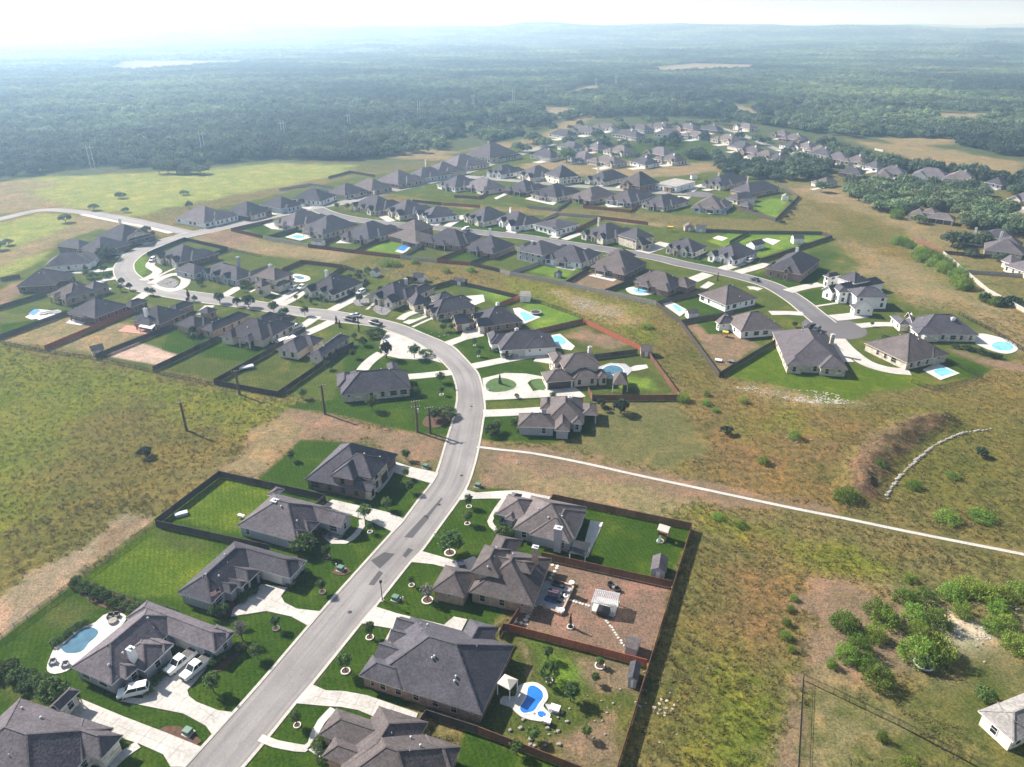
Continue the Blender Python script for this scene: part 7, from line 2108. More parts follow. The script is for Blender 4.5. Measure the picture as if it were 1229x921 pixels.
row((720, 186), (850, 190), 16, 3.5, 9.0, 'bush', 'low tree in the bushy lot between the far rows', 10)

# ------------------------------------------------------------ poles, boxes, sheds and garden things
def ptag(root, label, cat, group=None): return tag(root, label, cat, group)
def lamp_post(p, label, h=4.4):
    x, y = at(*p)
    r = empty('street_lamp', (x, y, 0)); tag(r, label, 'street lamp')
    m = MB(); m.tube([(0, 0, 0), (0, 0, .5), (0, 0, h)], [.16, .1, .07], 10); m.build('pole', M['black'], r)
    m = MB(); m.tube([(0, 0, h), (0, 0, h + .12), (0, 0, h + .5), (0, 0, h + .7)], [.1, .26, .32, .05], 8); m.build('lamp_head', M['black'], r)
    m = MB(); m.tube([(0, 0, 0.0), (0, 0, .12)], [.4, .36], 12); m.build('base', M['concrete'], r)
lamp_post((459, 721), 'black street lamp at the kerb beside the long driveway')
def utility(p, top, label, arms=1):
    x, y = at(*p)
    # height from where the sight line to its top passes the foot
    u = (top[0] - CX) / FOC; v = (top[1] - CY) / FOC
    t = y / (cP - v * sP)
    h = CAM_H + (-sP - v * cP) * t
    r = empty('utility_pole', (x, y, 0), .35); tag(r, label, 'utility pole', 'utility poles along the easement')
    m = MB(); m.tube([(0, 0, -.2), (0, 0, h)], [.38, .28], 8); m.build('pole', M['pole'], r)
    for k in range(arms):
        z = h - .4 - k * 1.6
        m = MB(); m.box(-1.2, 1.2, -.08 + .2, .06 + .2, z, z + .14); a = m.build('crossarm', M['pole'], r)
        for xx in (-1.05, -.35, .4, 1.05):
            m = MB(); m.tube([(xx, .2, z + .142), (xx, .2, z + .4)], [.07, .05], 6); m.build('insulator', M['trim'], a)
    if arms > 1:
        m = MB(); m.tube([(.45, 0, h - 3.6), (.45, 0, h - 2.5)], [.28, .28], 10); m.build('transformer', M['metal'], r)
utility((224, 517), (217, 483), 'dark wooden utility pole alone in the left meadow')
utility((287.6, 474), (284, 445), 'utility pole at the corner of the back lot fence')
utility((390, 497), (386.5, 462.5), 'utility pole at the edge of the lawn inside the bend')
utility((501, 518.5), (500, 481.5), 'left utility pole of the pair beside the bare lot', 2)
utility((516.5, 520), (514, 489), 'right utility pole of the pair beside the bare lot', 1)
def pylon(p, top, label):
    x, y = at(*p)
    u = (top[0] - CX) / FOC; v = (top[1] - CY) / FOC
    t = y / (cP - v * sP)
    h = CAM_H + (-sP - v * cP) * t
    r = empty('transmission_pole', (x, y, 0), .5); tag(r, label, 'power pole', 'transmission poles in the woods')
    for s in (-1, 1):
        m = MB(); m.tube([(s * 1.3, 0, -.5), (s * 1.3, 0, h)], [.38, .25], 8); m.build('pole', M['metal'], r)
    m = MB(); m.box(-4, 4, -.15, .15, h * .86, h * .86 + .3); m.build('crossarm', M['metal'], r)
for p, tp, lb in [((111.8, 202), (108.7, 174), 'tall pale transmission pole at the left wood edge'), ((245, 186), (242, 157), 'tall pale transmission pole behind the oak clump'), ((340.7, 168), (340, 145), 'transmission pole third from the left in the woods'), ((419.5, 156), (419.5, 136), 'transmission pole fourth from the left in the woods'), ((503, 141), (503, 119.6), 'transmission pole fifth from the left in the woods'), ((568, 131), (567.5, 113), 'transmission pole sixth from the left in the woods'), ((655, 118), (655, 101), 'faint transmission pole left of the far pair'), ((715, 109), (715, 94), 'left transmission pole of the far pair'), ((739, 106), (739, 90.6), 'right transmission pole of the far pair'), ((616, 124), (616, 107), 'faint transmission pole between the sixth and the far pair')]:
    pylon(p, tp, lb)
# utility boxes with their pads
for p, lb in [((226, 880), 'green transformer box in the bed by the corner driveway'), ((475, 719.5), 'pale green transformer box beside the street lamp'), ((409, 684), 'green transformer box in the round lawn bed'), ((573.5, 584), 'green transformer box on the verge near the footpath lot'), ((511, 561), 'green transformer box on the verge of the bare lot')]:
    x, y = at(*p)
    r = empty('transformer_box', (x, y, 0), -.4); tag(r, lb, 'utility box', 'utility boxes on the verge')
    m = MB(); m.box(-.8, .8, -.75, .75, 0, .1); m.build('pad', M['concrete'], r)
    m = MB(); m.box(-.6, .6, -.55, .55, .102, .85); m.box(-.63, .63, -.58, .4, .853, .92); m.build('cabinet', M['green_box'], r)
for p, lb in [((484, 722), 'white utility marker right of the street lamp'), ((620.5, 557), 'pale utility marker in the brown corridor'), ((404, 682), 'white utility marker in the round lawn bed')]:
    x, y = at(*p)
    m = MB(); m.tube([(x, y, 0), (x, y, 1.2)], [.1, .1], 8); tag(m.build('utility_marker', M['trim']), lb, 'marker')
def mulch_bed(pts, label):
    poly(M['mulch'], pts, 'planting_bed', label, 0.09, .08, smooth=True)
mulch_bed([(398, 688), (404, 680), (416, 681), (421, 687), (413, 691)], 'round mulch bed with a transformer box')
mulch_bed([(84, 703), (88, 698), (170, 725), (160, 735), (120, 728)], 'planted bed along the iron fence')
mulch_bed([(190, 876), (215, 872), (242, 890), (236, 895), (214, 890)], 'planting bed by the corner driveway')
mulch_bed([(256, 806), (290, 770), (295, 778), (265, 806)], 'planting bed at the garage end of the long grey house')
mulch_bed([(507, 508), (518, 495), (536, 492), (542, 500), (532, 511), (516, 514)], 'round bed near the utility poles')
mulch_bed([(254, 740), (266, 728), (300, 710), (312, 700), (314, 704), (290, 728), (272, 742)], 'dark bed before the columned porch')

def shed(a, b, d, label, wall, roofm, z=2.1, gable='y0', name='shed', door=True):
    A, B = Vector(at(*a)), Vector(at(*b))
    ang = math.atan2((B - A).y, (B - A).x); L = (B - A).length
    r = empty(name, (A.x, A.y, 0), ang); tag(r, label, 'shed' if name == 'shed' else 'pavilion', 'sheds in the back yards')
    w = MB()
    along = gable in ('x0', 'x1')
    rise = (d if along else L) * .32
    w.box(0, L, 0, d, 0, z)
    if along:
        for x in (0, L): w.face([(x, 0, z), (x, d, z), (x, d / 2, z + rise)])
        q = [((-.2, -.25, z - .12), (L + .2, -.25, z - .12), (L + .2, d / 2, z + rise + .08), (-.2, d / 2, z + rise + .08)), ((L + .2, d + .25, z - .12), (-.2, d + .25, z - .12), (-.2, d / 2, z + rise + .08), (L + .2, d / 2, z + rise + .08))]
    else:
        for y in (0, d): w.face([(0, y, z), (L, y, z), (L / 2, y, z + rise)])
        q = [((-.25, -.2, z - .12), (L / 2, -.2, z + rise + .08), (L / 2, d + .2, z + rise + .08), (-.25, d + .2, z - .12))[::-1], ((L + .25, -.2, z - .12), (L + .25, d + .2, z - .12), (L / 2, d + .2, z + rise + .08), (L / 2, -.2, z + rise + .08))]
    w.build('wall', M[wall], r)
    rm = MB()
    for f in q:
        rm.face(f); rm.face([(p[0], p[1], p[2] - .07) for p in f[::-1]])
        for i in range(4):
            u, v = f[i], f[(i + 1) % 4]
            rm.face([u, (u[0], u[1], u[2] - .07), (v[0], v[1], v[2] - .07), v])
    rm.build('roof', M[roofm], r)
    if door:
        m = MB(); m.box(L * .35, L * .65, -.05, -.005, .05, 1.9); m.build('door', M['trim'], r)
    return r
shed((781, 694), (797, 697), 4.2, 'grey violet garden shed in the corner of the green yard', 'grey', 'roof_grey', 2.3)
shed((750, 784), (763, 788.5), 2.6, 'brown roofed lean shed at the lower fence of the mulched yard', 'metal', 'roof_brown', 1.9, 'x0', door=False)
shed((753, 824.5), (763, 827), 3.4, 'small dark grey shed beside the long brown fence', 'grey', 'roof_dark', 2.2)
shed((769, 428.5), (782, 429), 4, 'tan shed in the fence corner', 'tan', 'roof_brown', 2.2, 'x0')
shed((624, 362.5), (636, 363), 4, 'white flat looking shed by the red fence', 'white', 'roof_pale', 2.6, 'x0')
shed((444, 332), (452, 333), 3.5, 'small white cabin behind the cream gabled house', 'white', 'roof_grey', 2.2)
shed((496, 339), (508, 339.5), 4, 'white garden building behind the rock bed house', 'white', 'roof_dark', 2.4, 'x0')
shed((544, 342), (558, 344), 2.5, 'dark garden shed at the dark fence corner', 'dkbrick', 'roof_dark', 2.2, 'x0')
shed((112, 428), (126, 425), 3.5, 'pale shed with a grey roof in the left back lots', 'beige', 'roof_grey', 2.0, 'x0')
shed((665, 333), (672, 334), 2.5, 'small grey shed on the yellow green lawn', 'grey', 'roof_grey', 2.0)
shed((826, 383), (838, 382), 3, 'white pool shed above the bare yard', 'white', 'roof_grey', 2.2, 'x0')
shed((952, 293), (964, 293), 4, 'white shed with a dark roof in the yellow green lot', 'white', 'roof_dark', 2.8, 'x0')
shed((835, 279), (847, 279.5), 4, 'pale blue shed at the back fence', 'blue', 'roof_grey', 2.4, 'x0')
shed((822, 278), (832, 278), 4, 'brown roofed playhouse at the back fence', 'tan', 'roof_brown', 2.6)
shed((938, 241), (946, 241.5), 4, 'white round topped shed on the bright far lawn', 'white', 'roof_pale', 2.6)
shed((830, 215.5), (837, 215.5), 4, 'tiny white shed beside the dark far fence', 'white', 'roof_dark', 2.6)
shed((374, 294), (386, 296), 3, 'white shed with a dark roof below the white pool deck', 'white', 'roof_dark', 2.2, 'x0')
shed((887, 246.5), (905, 248), 4, 'pale pool house beside the bright far lawn', 'beige', 'roof_dark', 2.4, 'x0')
shed((905, 301), (917, 298), 5, 'dark roofed outbuilding behind the white farmhouse', 'white', 'roof_dark', 2.6, 'x0')

def canopy(c4, z, label, mat, pitch=.35, posts='trim', name='gazebo', slats=False, cat='gazebo'):
    """four ground corners"""
    W = [Vector(at(*p, z)) for p in c4]
    cen = sum(W, Vector((0, 0))) / 4
    r = empty(name, (cen.x, cen.y, 0)); tag(r, label, cat)
    W = [w - cen for w in W]
    for w in W:
        m = MB(); q = w * .92; m.box(q.x - .09, q.x + .09, q.y - .09, q.y + .09, 0, z - .005); m.build('post', M[posts], r)
    if not slats:
        m = MB(); apex = (0, 0, z + pitch * W[0].length)
        for i in range(4):
            m.face([(*W[i], z), (*W[(i + 1) % 4], z), apex])
            m.face([(*W[(i + 1) % 4], z), (*W[i], z), (*W[i], z - .15), (*W[(i + 1) % 4], z - .15)])
        m.build('roof', M[mat], r)
    else:
        for s in ((0, 1), (3, 2)):
            m = MB(); m.bar((*W[s[0]], z), (*W[s[1]], z), .12, .2); m.build('beam', M[posts], r)
        n = 14
        for k in range(n):
            a, b = W[0].lerp(W[1], (k + .5) / n), W[3].lerp(W[2], (k + .5) / n)
            m = MB(); m.bar((*a, z + .14), (*b, z + .14), .22, .05); m.build('slat', M[mat], r)
    return r
canopy([(596, 820), (612, 828.5), (622, 816), (606, 809)], 2.7, 'pale canopy roofed gazebo beside the blue pool', 'tan_canvas')
canopy([(709, 723), (740, 727), (744.5, 713), (714.5, 707.5)], 2.6, 'pergola of pale slats in the middle of the mulched yard', 'greydeck', slats=True, name='pergola', cat='pergola')
poly(M['deck'], [(709, 733), (737, 741), (744, 722), (716, 716)], 'patio', 'pale slab under the slatted pergola', 0.08)
canopy([(735, 462), (754, 462), (752, 448), (737, 448)], 2.6, 'brown roofed pavilion with white curtains beside the grey blue pool', 'roof_brown', .5)
canopy([(166, 392), (182, 395), (187, 389), (172, 387)], 2.6, 'flat white patio cover over the red paved patio', 'trim', .03)
canopy([(683, 664), (703, 667), (709, 652), (690, 648)], 2.5, 'black topped patio cover on the white rear deck', 'black', .03, name='patio_cover')

def boxthing(name, p, sx, sy, h, mat, label, cat, rz=-.37, z=.1, legs=True):
    x, y = at(*p)
    r = empty(name, (x, y, z), rz); tag(r, label, cat, None)
    m = MB(); m.box(-sx / 2, sx / 2, -sy / 2, sy / 2, h * .45 if legs else 0, h); m.build('top' if legs else 'shell', M[mat], r)
    if legs:
        for ax in (-1, 1):
            for ay in (-1, 1):
                m = MB(); q = .05
                m.box(ax * (sx / 2 - .1) - q, ax * (sx / 2 - .1) + q, ay * (sy / 2 - .1) - q, ay * (sy / 2 - .1) + q, 0, h * .45 - .003); m.build('leg', M['black'], r)
    else:
        m = MB(); m.box(-sx / 2 - .04, sx / 2 + .04, -sy / 2 - .04, sy / 2 + .04, h + .003, h + .1); m.build('lid', M[mat], r)
    return r
def sofa(p, w, rz, mat, label):
    x, y = at(*p)
    r = empty('outdoor_sofa', (x, y, .1), rz); tag(r, label, 'sofa', 'patio furniture')
    m = MB(); m.box(-w / 2, w / 2, -.4, .4, .05, .42); m.build('seat', M[mat], r)
    m = MB(); m.box(-w / 2, w / 2, .404, .55, .05, .85); m.build('backrest', M[mat], r)
    for s in (-1, 1):
        m = MB(); m.box(s * (w / 2 + .09) - .08, s * (w / 2 + .09) + .08, -.4, .4, .05, .6); m.build('armrest', M[mat], r)
boxthing('hot_tub', (724, 736.5), 2.2, 2.0, .85, 'black', 'black covered hot tub under the slatted pergola', 'hot tub', legs=False)
sofa((670, 704), 2.2, -.4, 'black', 'dark sofa at the top of the rear patio')
sofa((661, 722), 2.0, -.4, 'navy', 'blue sofa at the bottom of the rear patio')
sofa((676, 716), 1.0, -1.9, 'black', 'dark armchair on the right of the rear patio')
sofa((671, 722), .9, 2.6, 'black', 'dark armchair at the lower right of the rear patio')
def striped_rug(p):
    x, y = at(*p)
    r = empty('striped_table', (x, y, .1), -.35); tag(r, 'table with a red, white and blue striped cloth on the rear patio', 'table')
    for k in range(5):
        m = MB(); m.box(-1.0, 1.0, -.6 + k * .24, -.6 + (k + 1) * .24 - .01, .6, .66); m.build('stripe', M[('redcloth', 'trim')[k % 2]], r)
    m = MB(); m.box(-1.0, -.35, .0, .6, .664, .67); m.build('stripe', M['navy'], r)
    for ax in (-.85, .85):
        for ay in (-.5, .5):
            m = MB(); m.box(ax - .05, ax + .05, ay - .05, ay + .05, 0, .597); m.build('leg', M['black'], r)
striped_rug((664, 713))
for i, (p, rr) in enumerate([((686, 702), .5), ((679, 718), .45), ((674, 735), .5)]):
    x, y = at(*p)
    m = MB(); m.tube([(x, y, .1), (x, y, .7), (x, y, .72)], [rr, rr * 1.15, rr], 12)
    tag(m.build('planter_urn', M['trim']), 'white planter at the ' + ('top', 'middle', 'bottom')[i] + ' of the rear patio edge', 'planter')
def low_wall(a, b, label):
    A, B = Vector(at(*a)), Vector(at(*b)); m = MB(); m.bar((*A, .3), (*B, .3), .35, .6); tag(m.build('garden_wall', M['tan']), label, 'wall')
low_wall((660, 698), (687, 705), 'low wall along the top of the rear patio'); low_wall((688, 706), (673, 739), 'low wall along the right of the rear patio'); low_wall((652, 730), (671, 738), 'low wall along the bottom of the rear patio')
# stepping stones laid in the mulch and grass: each its own stone
def stones(a, b, n, s, label, mat='deck', jit=.1):
    A, B = Vector(at(*a)), Vector(at(*b))
    for k in range(n):
        p = A.lerp(B, k / max(1, n - 1)) + Vector((rt.uniform(-jit, jit), rt.uniform(-jit, jit)))
        m = MB(); c = math.cos(.4); sn = math.sin(.4)
        m.prism([(p.x + (x * c - y * sn) * s / 2, p.y + (x * sn + y * c) * s / 2) for x, y in ((-1, -1), (1, -1), (1, 1), (-1, 1))], -.02, .06)
        tag(m.build('stepping_stone', M[mat]), nth(k, n, label.replace('pale stepping', 'stepping'), 'top' if b[1] - a[1] > 8 else 'left'), 'stepping stone', label)
stones((658, 677), (669, 680), 3, .62, 'pale stepping stone in the short row below the tan chimney')
stones((668, 682), (661, 694), 4, .62, 'pale stepping stone in the row leading down to the rear patio')
stones((681, 720), (707, 727), 8, .5, 'pale stepping stone between the patio and the slatted pergola')
stones((728, 745), (749, 775), 11, .42, 'pale stepping stone in the line down to the lean shed')
stones((641, 727), (631, 744), 6, .75, 'stepping stone at the lower left of the mulched yard')
stones((619, 746), (631, 749), 3, .6, 'pale stepping stone in the bottom row by the orange brown fence')
# pale fieldstones
def boulder(x, y, s, seed):
    rnd = random.Random(seed)
    m = MB()
    n = 7
    pts = []
    for z, f in ((-.1, .9), (.3, 1.0), (.62, .62)):
        for k in range(n):
            a = 6.283 * k / n
            q = f * rnd.uniform(.75, 1.1)
            pts.append((x + math.cos(a) * q * s * .5, y + math.sin(a) * q * s * .42, z * s * .55))
    m.v = pts
    for L_ in range(2):
        for k in range(n):
            a, b = L_ * n + k, L_ * n + (k + 1) % n
            m.f.append((a, b, b + n, a + n))
    m.f.append(tuple(2 * n + k for k in range(n)))
    return m
wall_line = catmull([at(*p) for p in [(1064, 599), (1070, 586), (1080, 574), (1090, 563), (1102.7, 551.4), (1113, 542), (1124, 534), (1141.7, 525.5), (1160, 520), (1190, 515.5)]], .4)
r = empty('dry_stone_wall', (wall_line[0].x, wall_line[0].y, 0)); tag(r, 'curving row of pale boulders below the eroded bank', 'stone wall')
d = 0; prev = None; k = 0
for p in wall_line:
    if prev is None or (p - prev).length > .95:
        m = boulder(p.x - wall_line[0].x + rt.uniform(-.2, .2), p.y - wall_line[0].y + rt.uniform(-.2, .2), rt.uniform(.8, 1.45), k)
        m.build('boulder', M['rock'], r); prev = p; k += 1
for (c, n, sp, sz, lb) in [((660, 880), 16, 4.5, .7, 'pale stone in the cluster below the blue pool'), ((633, 874), 7, 2.0, .7, 'pale stone left of the cluster below the blue pool'), ((670, 847), 0, 2, .5, ''), ((725, 840 + 15), 10, 5, .4, 'small pale stone in the pool yard grass'), ((950, 524), 10, 5, .6, 'pale stone round the shrub in the red grass'), ((785, 845), 16, 10, .35, 'pale stone in the olive grass beside the long fence'), ((1160, 756), 22, 9, .45, 'pale stone in the stony patch near the thicket'), ((447, 368), 8, 4, .9, 'white boulder in the rock bed lawn'), ((455, 374), 6, 3, .9, 'white boulder in the lower rock bed'), ((398, 641), 6, 2.5, .8, 'pale boulder in the rock bed inside the curved walk'), ((587, 468), 3, 1, 1.1, 'white boulder in the planted island'), ((200, 340), 10, 4, .9, 'grey boulder in the ring driveway island'), ((532, 400), 8, 5, .7, 'pale boulder in the planted lawn of the dark brick house')]:
    x0, y0 = at(*c)
    for i, gx in enumerate(sorted(rt.gauss(0, sp / 2) for _ in range(n))):
        m = boulder(x0 + gx, y0 + rt.gauss(0, sp / 2), sz * rt.uniform(.6, 1.4), i + n)
        tag(m.build('fieldstone', M['rock']), nth(i, n, lb), 'stone', lb)
# swing set, playhouse, flag, trampolines and the like
def playhouse(p):
    x, y = at(*p)
    r = empty('playhouse', (x, y, 0), -.5); tag(r, 'wooden playhouse tower with a pale canopy on the green yard', 'playhouse')
    for ax in (-1, 1):
        for ay in (-1, 1):
            m = MB(); m.box(ax * .9 - .06, ax * .9 + .06, ay * .9 - .06, ay * .9 + .06, 0, 2.6); m.build('post', M['wood_brown'], r)
    m = MB(); m.box(-1, 1, -1, 1, 1.2, 1.3); m.build('platform', M['wood_brown'], r)
    m = MB()
    m.face([(-1.2, -1.2, 2.6), (1.2, -1.2, 2.6), (1.2, 0, 3.4), (-1.2, 0, 3.4)]); m.face([(1.2, 1.2, 2.6), (-1.2, 1.2, 2.6), (-1.2, 0, 3.4), (1.2, 0, 3.4)])
    m.build('canopy', M['tan_canvas'], r)
    for ay in (-.9, .9):
        m = MB(); m.box(-.9, .9, ay - .03, ay + .03, 1.35, 1.95); m.build('railing', M['wood_brown'], r)
    m = MB(); m.bar((-.4, -1.0, 1.25), (-.4, -2.4, .1), .5, .06); m.build('slide', M['green_box'], r)
playhouse((796, 646))
tree_ring((792.5, 650), .8, 'pale tyre ring in front of the wooden playhouse')
def flag(p):
    x, y = at(*p)
    r = empty('flag_pole', (x, y, 0), .5); tag(r, 'thin pole with a red and white striped flag before the columned porch', 'flag')
    m = MB(); m.tube([(0, 0, 0), (0, 0, 6.6)], [.05, .035], 8); m.build('pole', M['metal'], r)
    f = empty('banner', (0, 0, 0)); bpy.data.objects.remove(f)
    nx = 8
    for k in range(7):
        m = MB(); z0, z1 = 6.5 - k * .17, 6.5 - (k + 1) * .17 + .004
        for i in range(nx):
            xa, xb = -.05 - i * .22, -.05 - (i + 1) * .22
            ya, yb = .12 * math.sin(i * .9), .12 * math.sin((i + 1) * .9)
            da, db = i * .05, (i + 1) * .05
            if k < 4 and i < 3: continue
            m.face([(xa, ya, z1 - da), (xb, yb, z1 - db), (xb, yb, z0 - db), (xa, ya, z0 - da)])
        m.build('stripe', M['redcloth' if k % 2 == 0 else 'trim'], r)
    m = MB()
    for i in range(3):
        xa, xb = -.05 - i * .22, -.05 - (i + 1) * .22
        ya, yb = .12 * math.sin(i * .9), .12 * math.sin((i + 1) * .9)
        m.face([(xa, ya, 5.824 - i * .05), (xb, yb, 5.824 - (i + 1) * .05), (xb, yb, 6.5 - (i + 1) * .05), (xa, ya, 6.5 - i * .05)])
    m.build('canton', M['navy'], r)
flag((271, 737))
def round_rail(p, r0, h, label, name='trampoline'):
    x, y = at(*p)
    r = empty(name, (x, y, 0)); tag(r, label, name.replace('_', ' '))
    m = MB(); m.tube([(0, 0, h * .85), (0, 0, h)], [r0, r0], 20); m.build('bed', M['black'], r)
    m = MB()
    for k in range(16):
        a, b = 6.283 * k / 16, 6.283 * (k + 1) / 16
        m.bar((r0 * math.cos(a), r0 * math.sin(a), h + .05), (r0 * math.cos(b), r0 * math.sin(b), h + .05), .25, .12)
    m.build('rim', M['rim'], r)
    for k in range(6):
        a = 6.283 * k / 6
        m = MB(); m.box(r0 * .95 * math.cos(a) - .04, r0 * .95 * math.cos(a) + .04, r0 * .95 * math.sin(a) - .04, r0 * .95 * math.sin(a) + .04, 0, h * .85 - .003); m.build('leg', M['black'], r)
round_rail((643, 377), 2.0, .8, 'round black trampoline beside the rectangular pool')
round_rail((1108, 800), 1.6, .7, 'dark round trampoline at the foot of the largest thicket shrub')
def lounge(p, label, mat='white'):
    boxthing('lounge_chair', p, 1.7, .7, .4, mat if mat in M else 'trim', label, 'chair')
for p, lb in [((64, 797), 'grey chair on the round end of the kidney pool deck, left'), ((79, 800), 'grey chair on the round end of the kidney pool deck, right')]:
    sofa(p, .8, .3, 'greydeck', lb)
x, y = at(136, 747); m = MB(); m.tube([(x, y, .1), (x, y, .55)], [.8, .8], 16); tag(m.build('fire_pit', M['rock']), 'round stone fire pit on the kidney pool deck', 'fire pit')
for p, lb in [((140, 741), 'dark chair above the round fire pit'), ((133, 742), 'dark chair left of the round fire pit')]: sofa(p, .8, .2, 'black', lb)
x, y = at(738, 706); m = MB(); m.tube([(x, y, 0), (x, y, .45)], [.7, .7], 12); tag(m.build('fire_pit', M['darkrock']), 'dark fire pit above the slatted pergola', 'fire pit')
for p, lb in [((733, 704), 'dark chair left of the dark fire pit'), ((741, 710), 'dark chair right of the dark fire pit')]: sofa(p, .8, .4, 'black', lb)
boxthing('water_trough', (218, 618.5), 2.6, 1.2, .6, 'blue', 'pale blue paddling pool on the upper left lawn', 'paddling pool', rz=.5, z=0, legs=False)
boxthing('garden_bench', (290, 622), 1.6, .7, .8, 'trim', 'white bench at the back corner of the grey house with a white gable', 'bench')
boxthing('trailer', (296, 443), 4.5, 2.0, .9, 'metal', 'flat grey trailer beside the dark fence', 'trailer', rz=.5)
boxthing('boat', (345, 411), 6.0, 2.2, 1.5, 'white', 'white covered boat beside the dark fence', 'boat', rz=.75, legs=False)
boxthing('garden_table', (656, 868), 1.4, .9, .7, 'trim', 'white garden table below the round spa', 'table')
boxthing('picnic_table', (666, 853), 1.6, 1.2, .7, 'trim', 'white picnic table on the pad right of the blue pool', 'table')
poly(M['greydeck'], [(654, 845), (673, 848), (671, 858), (660, 856)], 'patio', 'square pale pad right of the blue pool', 0.08)
boxthing('play_slide', (870, 404), 2.0, 1.6, 1.8, 'yellow', 'yellow play set on the small lawn above the bare yard', 'play set')
boxthing('play_slide', (804, 278), 3.0, 1.6, 2.6, 'yellow', 'tan play slide in the bare middle lot', 'play set')
for k, p in enumerate([(95, 795), (104, 786), (112, 778)]): pass
for k, p in enumerate([(52, 378), (58, 376.5), (64, 376), (70, 376)]): sofa(p, 2.0, .3, 'trim', ['first', 'second', 'third', 'fourth'][k] + ' white sofa in the row beside the blue covered pool')
poly(M['deck'], [(40, 381), (50, 375), (70, 372), (76, 376), (50, 386)], 'patio', 'white patio beside the blue covered pool', 0.09)
for p, lb, mt in [((862, 434), 'white frame near the lower tip of the bare yard', 'trim'), ((877, 435), 'dark rubble pile in the lower tip of the bare yard', 'darkrock')]:
    boxthing('garden_trestle', p, 2.2, 1.6, .6, mt, lb, 'trestle')

# ------------------------------------------------------------ woods
rs = np.random.RandomState(12)
WOODS = [   # outlines in photo pixels; beyond them the wood runs to the hills
    [(-400, 216), (0, 216), (60, 206), (130, 199), (180, 198), (215, 206), (250, 198), (300, 192), (350, 191), (420, 192), (450, 190), (480, 186), (520, 184), (560, 176), (600, 168), (640, 160), (665, 146), (700, 142), (760, 140), (830, 141), (870, 144), (930, 152), (990, 162), (1018, 166), (1062, 163), (1160, 176), (1200, 186), (1300, 200), (1300, 60), (-400, 60)],
    [(858, 205), (880, 192), (935, 196), (972, 196), (1010, 200), (1060, 212), (1090, 205), (1160, 218), (1240, 224), (1250, 256), (1170, 262), (1150, 252), (1090, 255), (1082, 262), (1060, 257), (1035, 244), (1015, 234), (1015, 222), (940, 219), (890, 214)],
    [(960, 180), (1000, 182), (1060, 196), (1140, 206), (1240, 222), (1240, 230), (1150, 220), (1080, 208), (1030, 202), (980, 194)],
    [(1150, 262), (1240, 256), (1240, 290), (1190, 278), (1150, 272)],
]
GAPS = [   # clearings left open
    [(126, 84), (150, 72), (300, 71), (312, 75), (250, 79), (165, 86)],
    [(645, 139), (660, 128), (690, 129), (696, 138), (662, 143)], [(868, 121), (900, 130), (912, 138), (962, 151), (945, 152), (885, 139)],
    [(772, 82), (830, 76), (920, 78), (900, 84), (800, 88)], [(1095, 91), (1100, 86), (1160, 86), (1150, 92)], [(1120, 143), (1120, 136), (1197, 136), (1185, 143)], [(1060, 175), (1060, 166), (1150, 166), (1150, 175)], [(660, 117), (700, 103), (742, 100), (720, 109), (680, 117)], [(868, 126), (905, 122), (915, 128), (890, 133)], [(800, 128), (860, 118), (870, 124), (830, 130)],
    [(1195, 246), (1215, 240), (1240, 252), (1240, 262), (1205, 256)], [(560, 134), (600, 126), (640, 122), (630, 130), (590, 138)], [(228, 185), (240, 178), (250, 185), (245, 200)],
]
def inpoly(x, y, poly):
    P = np.array([at(*p) for p in poly])
    ins = np.zeros(len(x), bool)
    for i in range(len(P)):
        (x0, y0), (x1, y1) = P[i], P[(i + 1) % len(P)]
        c = (y0 > y) != (y1 > y)
        ins ^= c & (x < (x1 - x0) * (y - y0) / ((y1 - y0) if y1 != y0 else 1e-9) + x0)
    return ins
house_xy = np.array([[o.location.x + 7, o.location.y + 6] for o in bpy.data.objects if o.get('category') == 'house'])
def scatter(n, d0, d1, span):
    """points spread evenly over the view's ring from d0 to d1 metres"""
    a = rs.uniform(-span, span, n)
    d = np.sqrt(rs.uniform(d0 * d0, d1 * d1, n))
    return np.sin(a) * d, np.cos(a) * d
def wooded(x, y, keep_houses=14.0):
    m = np.zeros(len(x), bool)
    for w in WOODS: m |= inpoly(x, y, w)
    m |= inpoly(x, y, [(560, 186), (640, 158), (700, 144), (870, 148), (1000, 168), (1000, 200), (870, 195), (760, 200), (640, 190)]) & (rs.rand(len(x)) < .05)
    m &= ~(inpoly(x, y, [(440, 200), (500, 150), (560, 140), (730, 128), (700, 150), (560, 190)]) & (vnoise(x, y, 22, 61) > .47))
    m |= np.hypot(x, y) > 2600
    for g in GAPS: m &= ~inpoly(x, y, g)
    # no crown in a house or close before its lit front
    hd = np.hypot(house_xy[:, 0], house_xy[:, 1])[:, None]
    fr = house_xy * (1 - np.array([0, 14, 30])[None, :, None] / hd[:, :, None]) if False else np.concatenate([house_xy * (1 - q / hd) for q in (0, 14, 28)])
    k = np.nonzero(m & (y < 1000))[0]
    for i in k:
        if np.min(np.hypot(fr[:, 0] - x[i], fr[:, 1] - y[i])) < keep_houses: m[i] = False
    return m
X, Y = scatter(260000, 380, 2700, R(44))
D = np.hypot(X, Y)
dens = vnoise(X + 5000, Y + 5000, 90, 31)
thin = np.where(D < 800, 1.0, np.where(D < 1600, .86, .7))
keep = wooded(X, Y) & (rs.rand(len(X)) < thin * np.clip(.35 + (dens - .22) * 2.6, .12, 1))
X, Y, D = X[keep], Y[keep], D[keep]
order = np.argsort(D)
X, Y, D = X[order], Y[order], D[order]
# thin out crowns that stand in one another
cell = {}
ok = []
for i in range(len(X)):
    s = 6.5 if D[i] < 1000 else 7.5
    c = (int(X[i] // s), int(Y[i] // s))
    if c in cell: continue
    cell[c] = 1; ok.append(i)
X, Y, D = X[ok], Y[ok], D[ok]
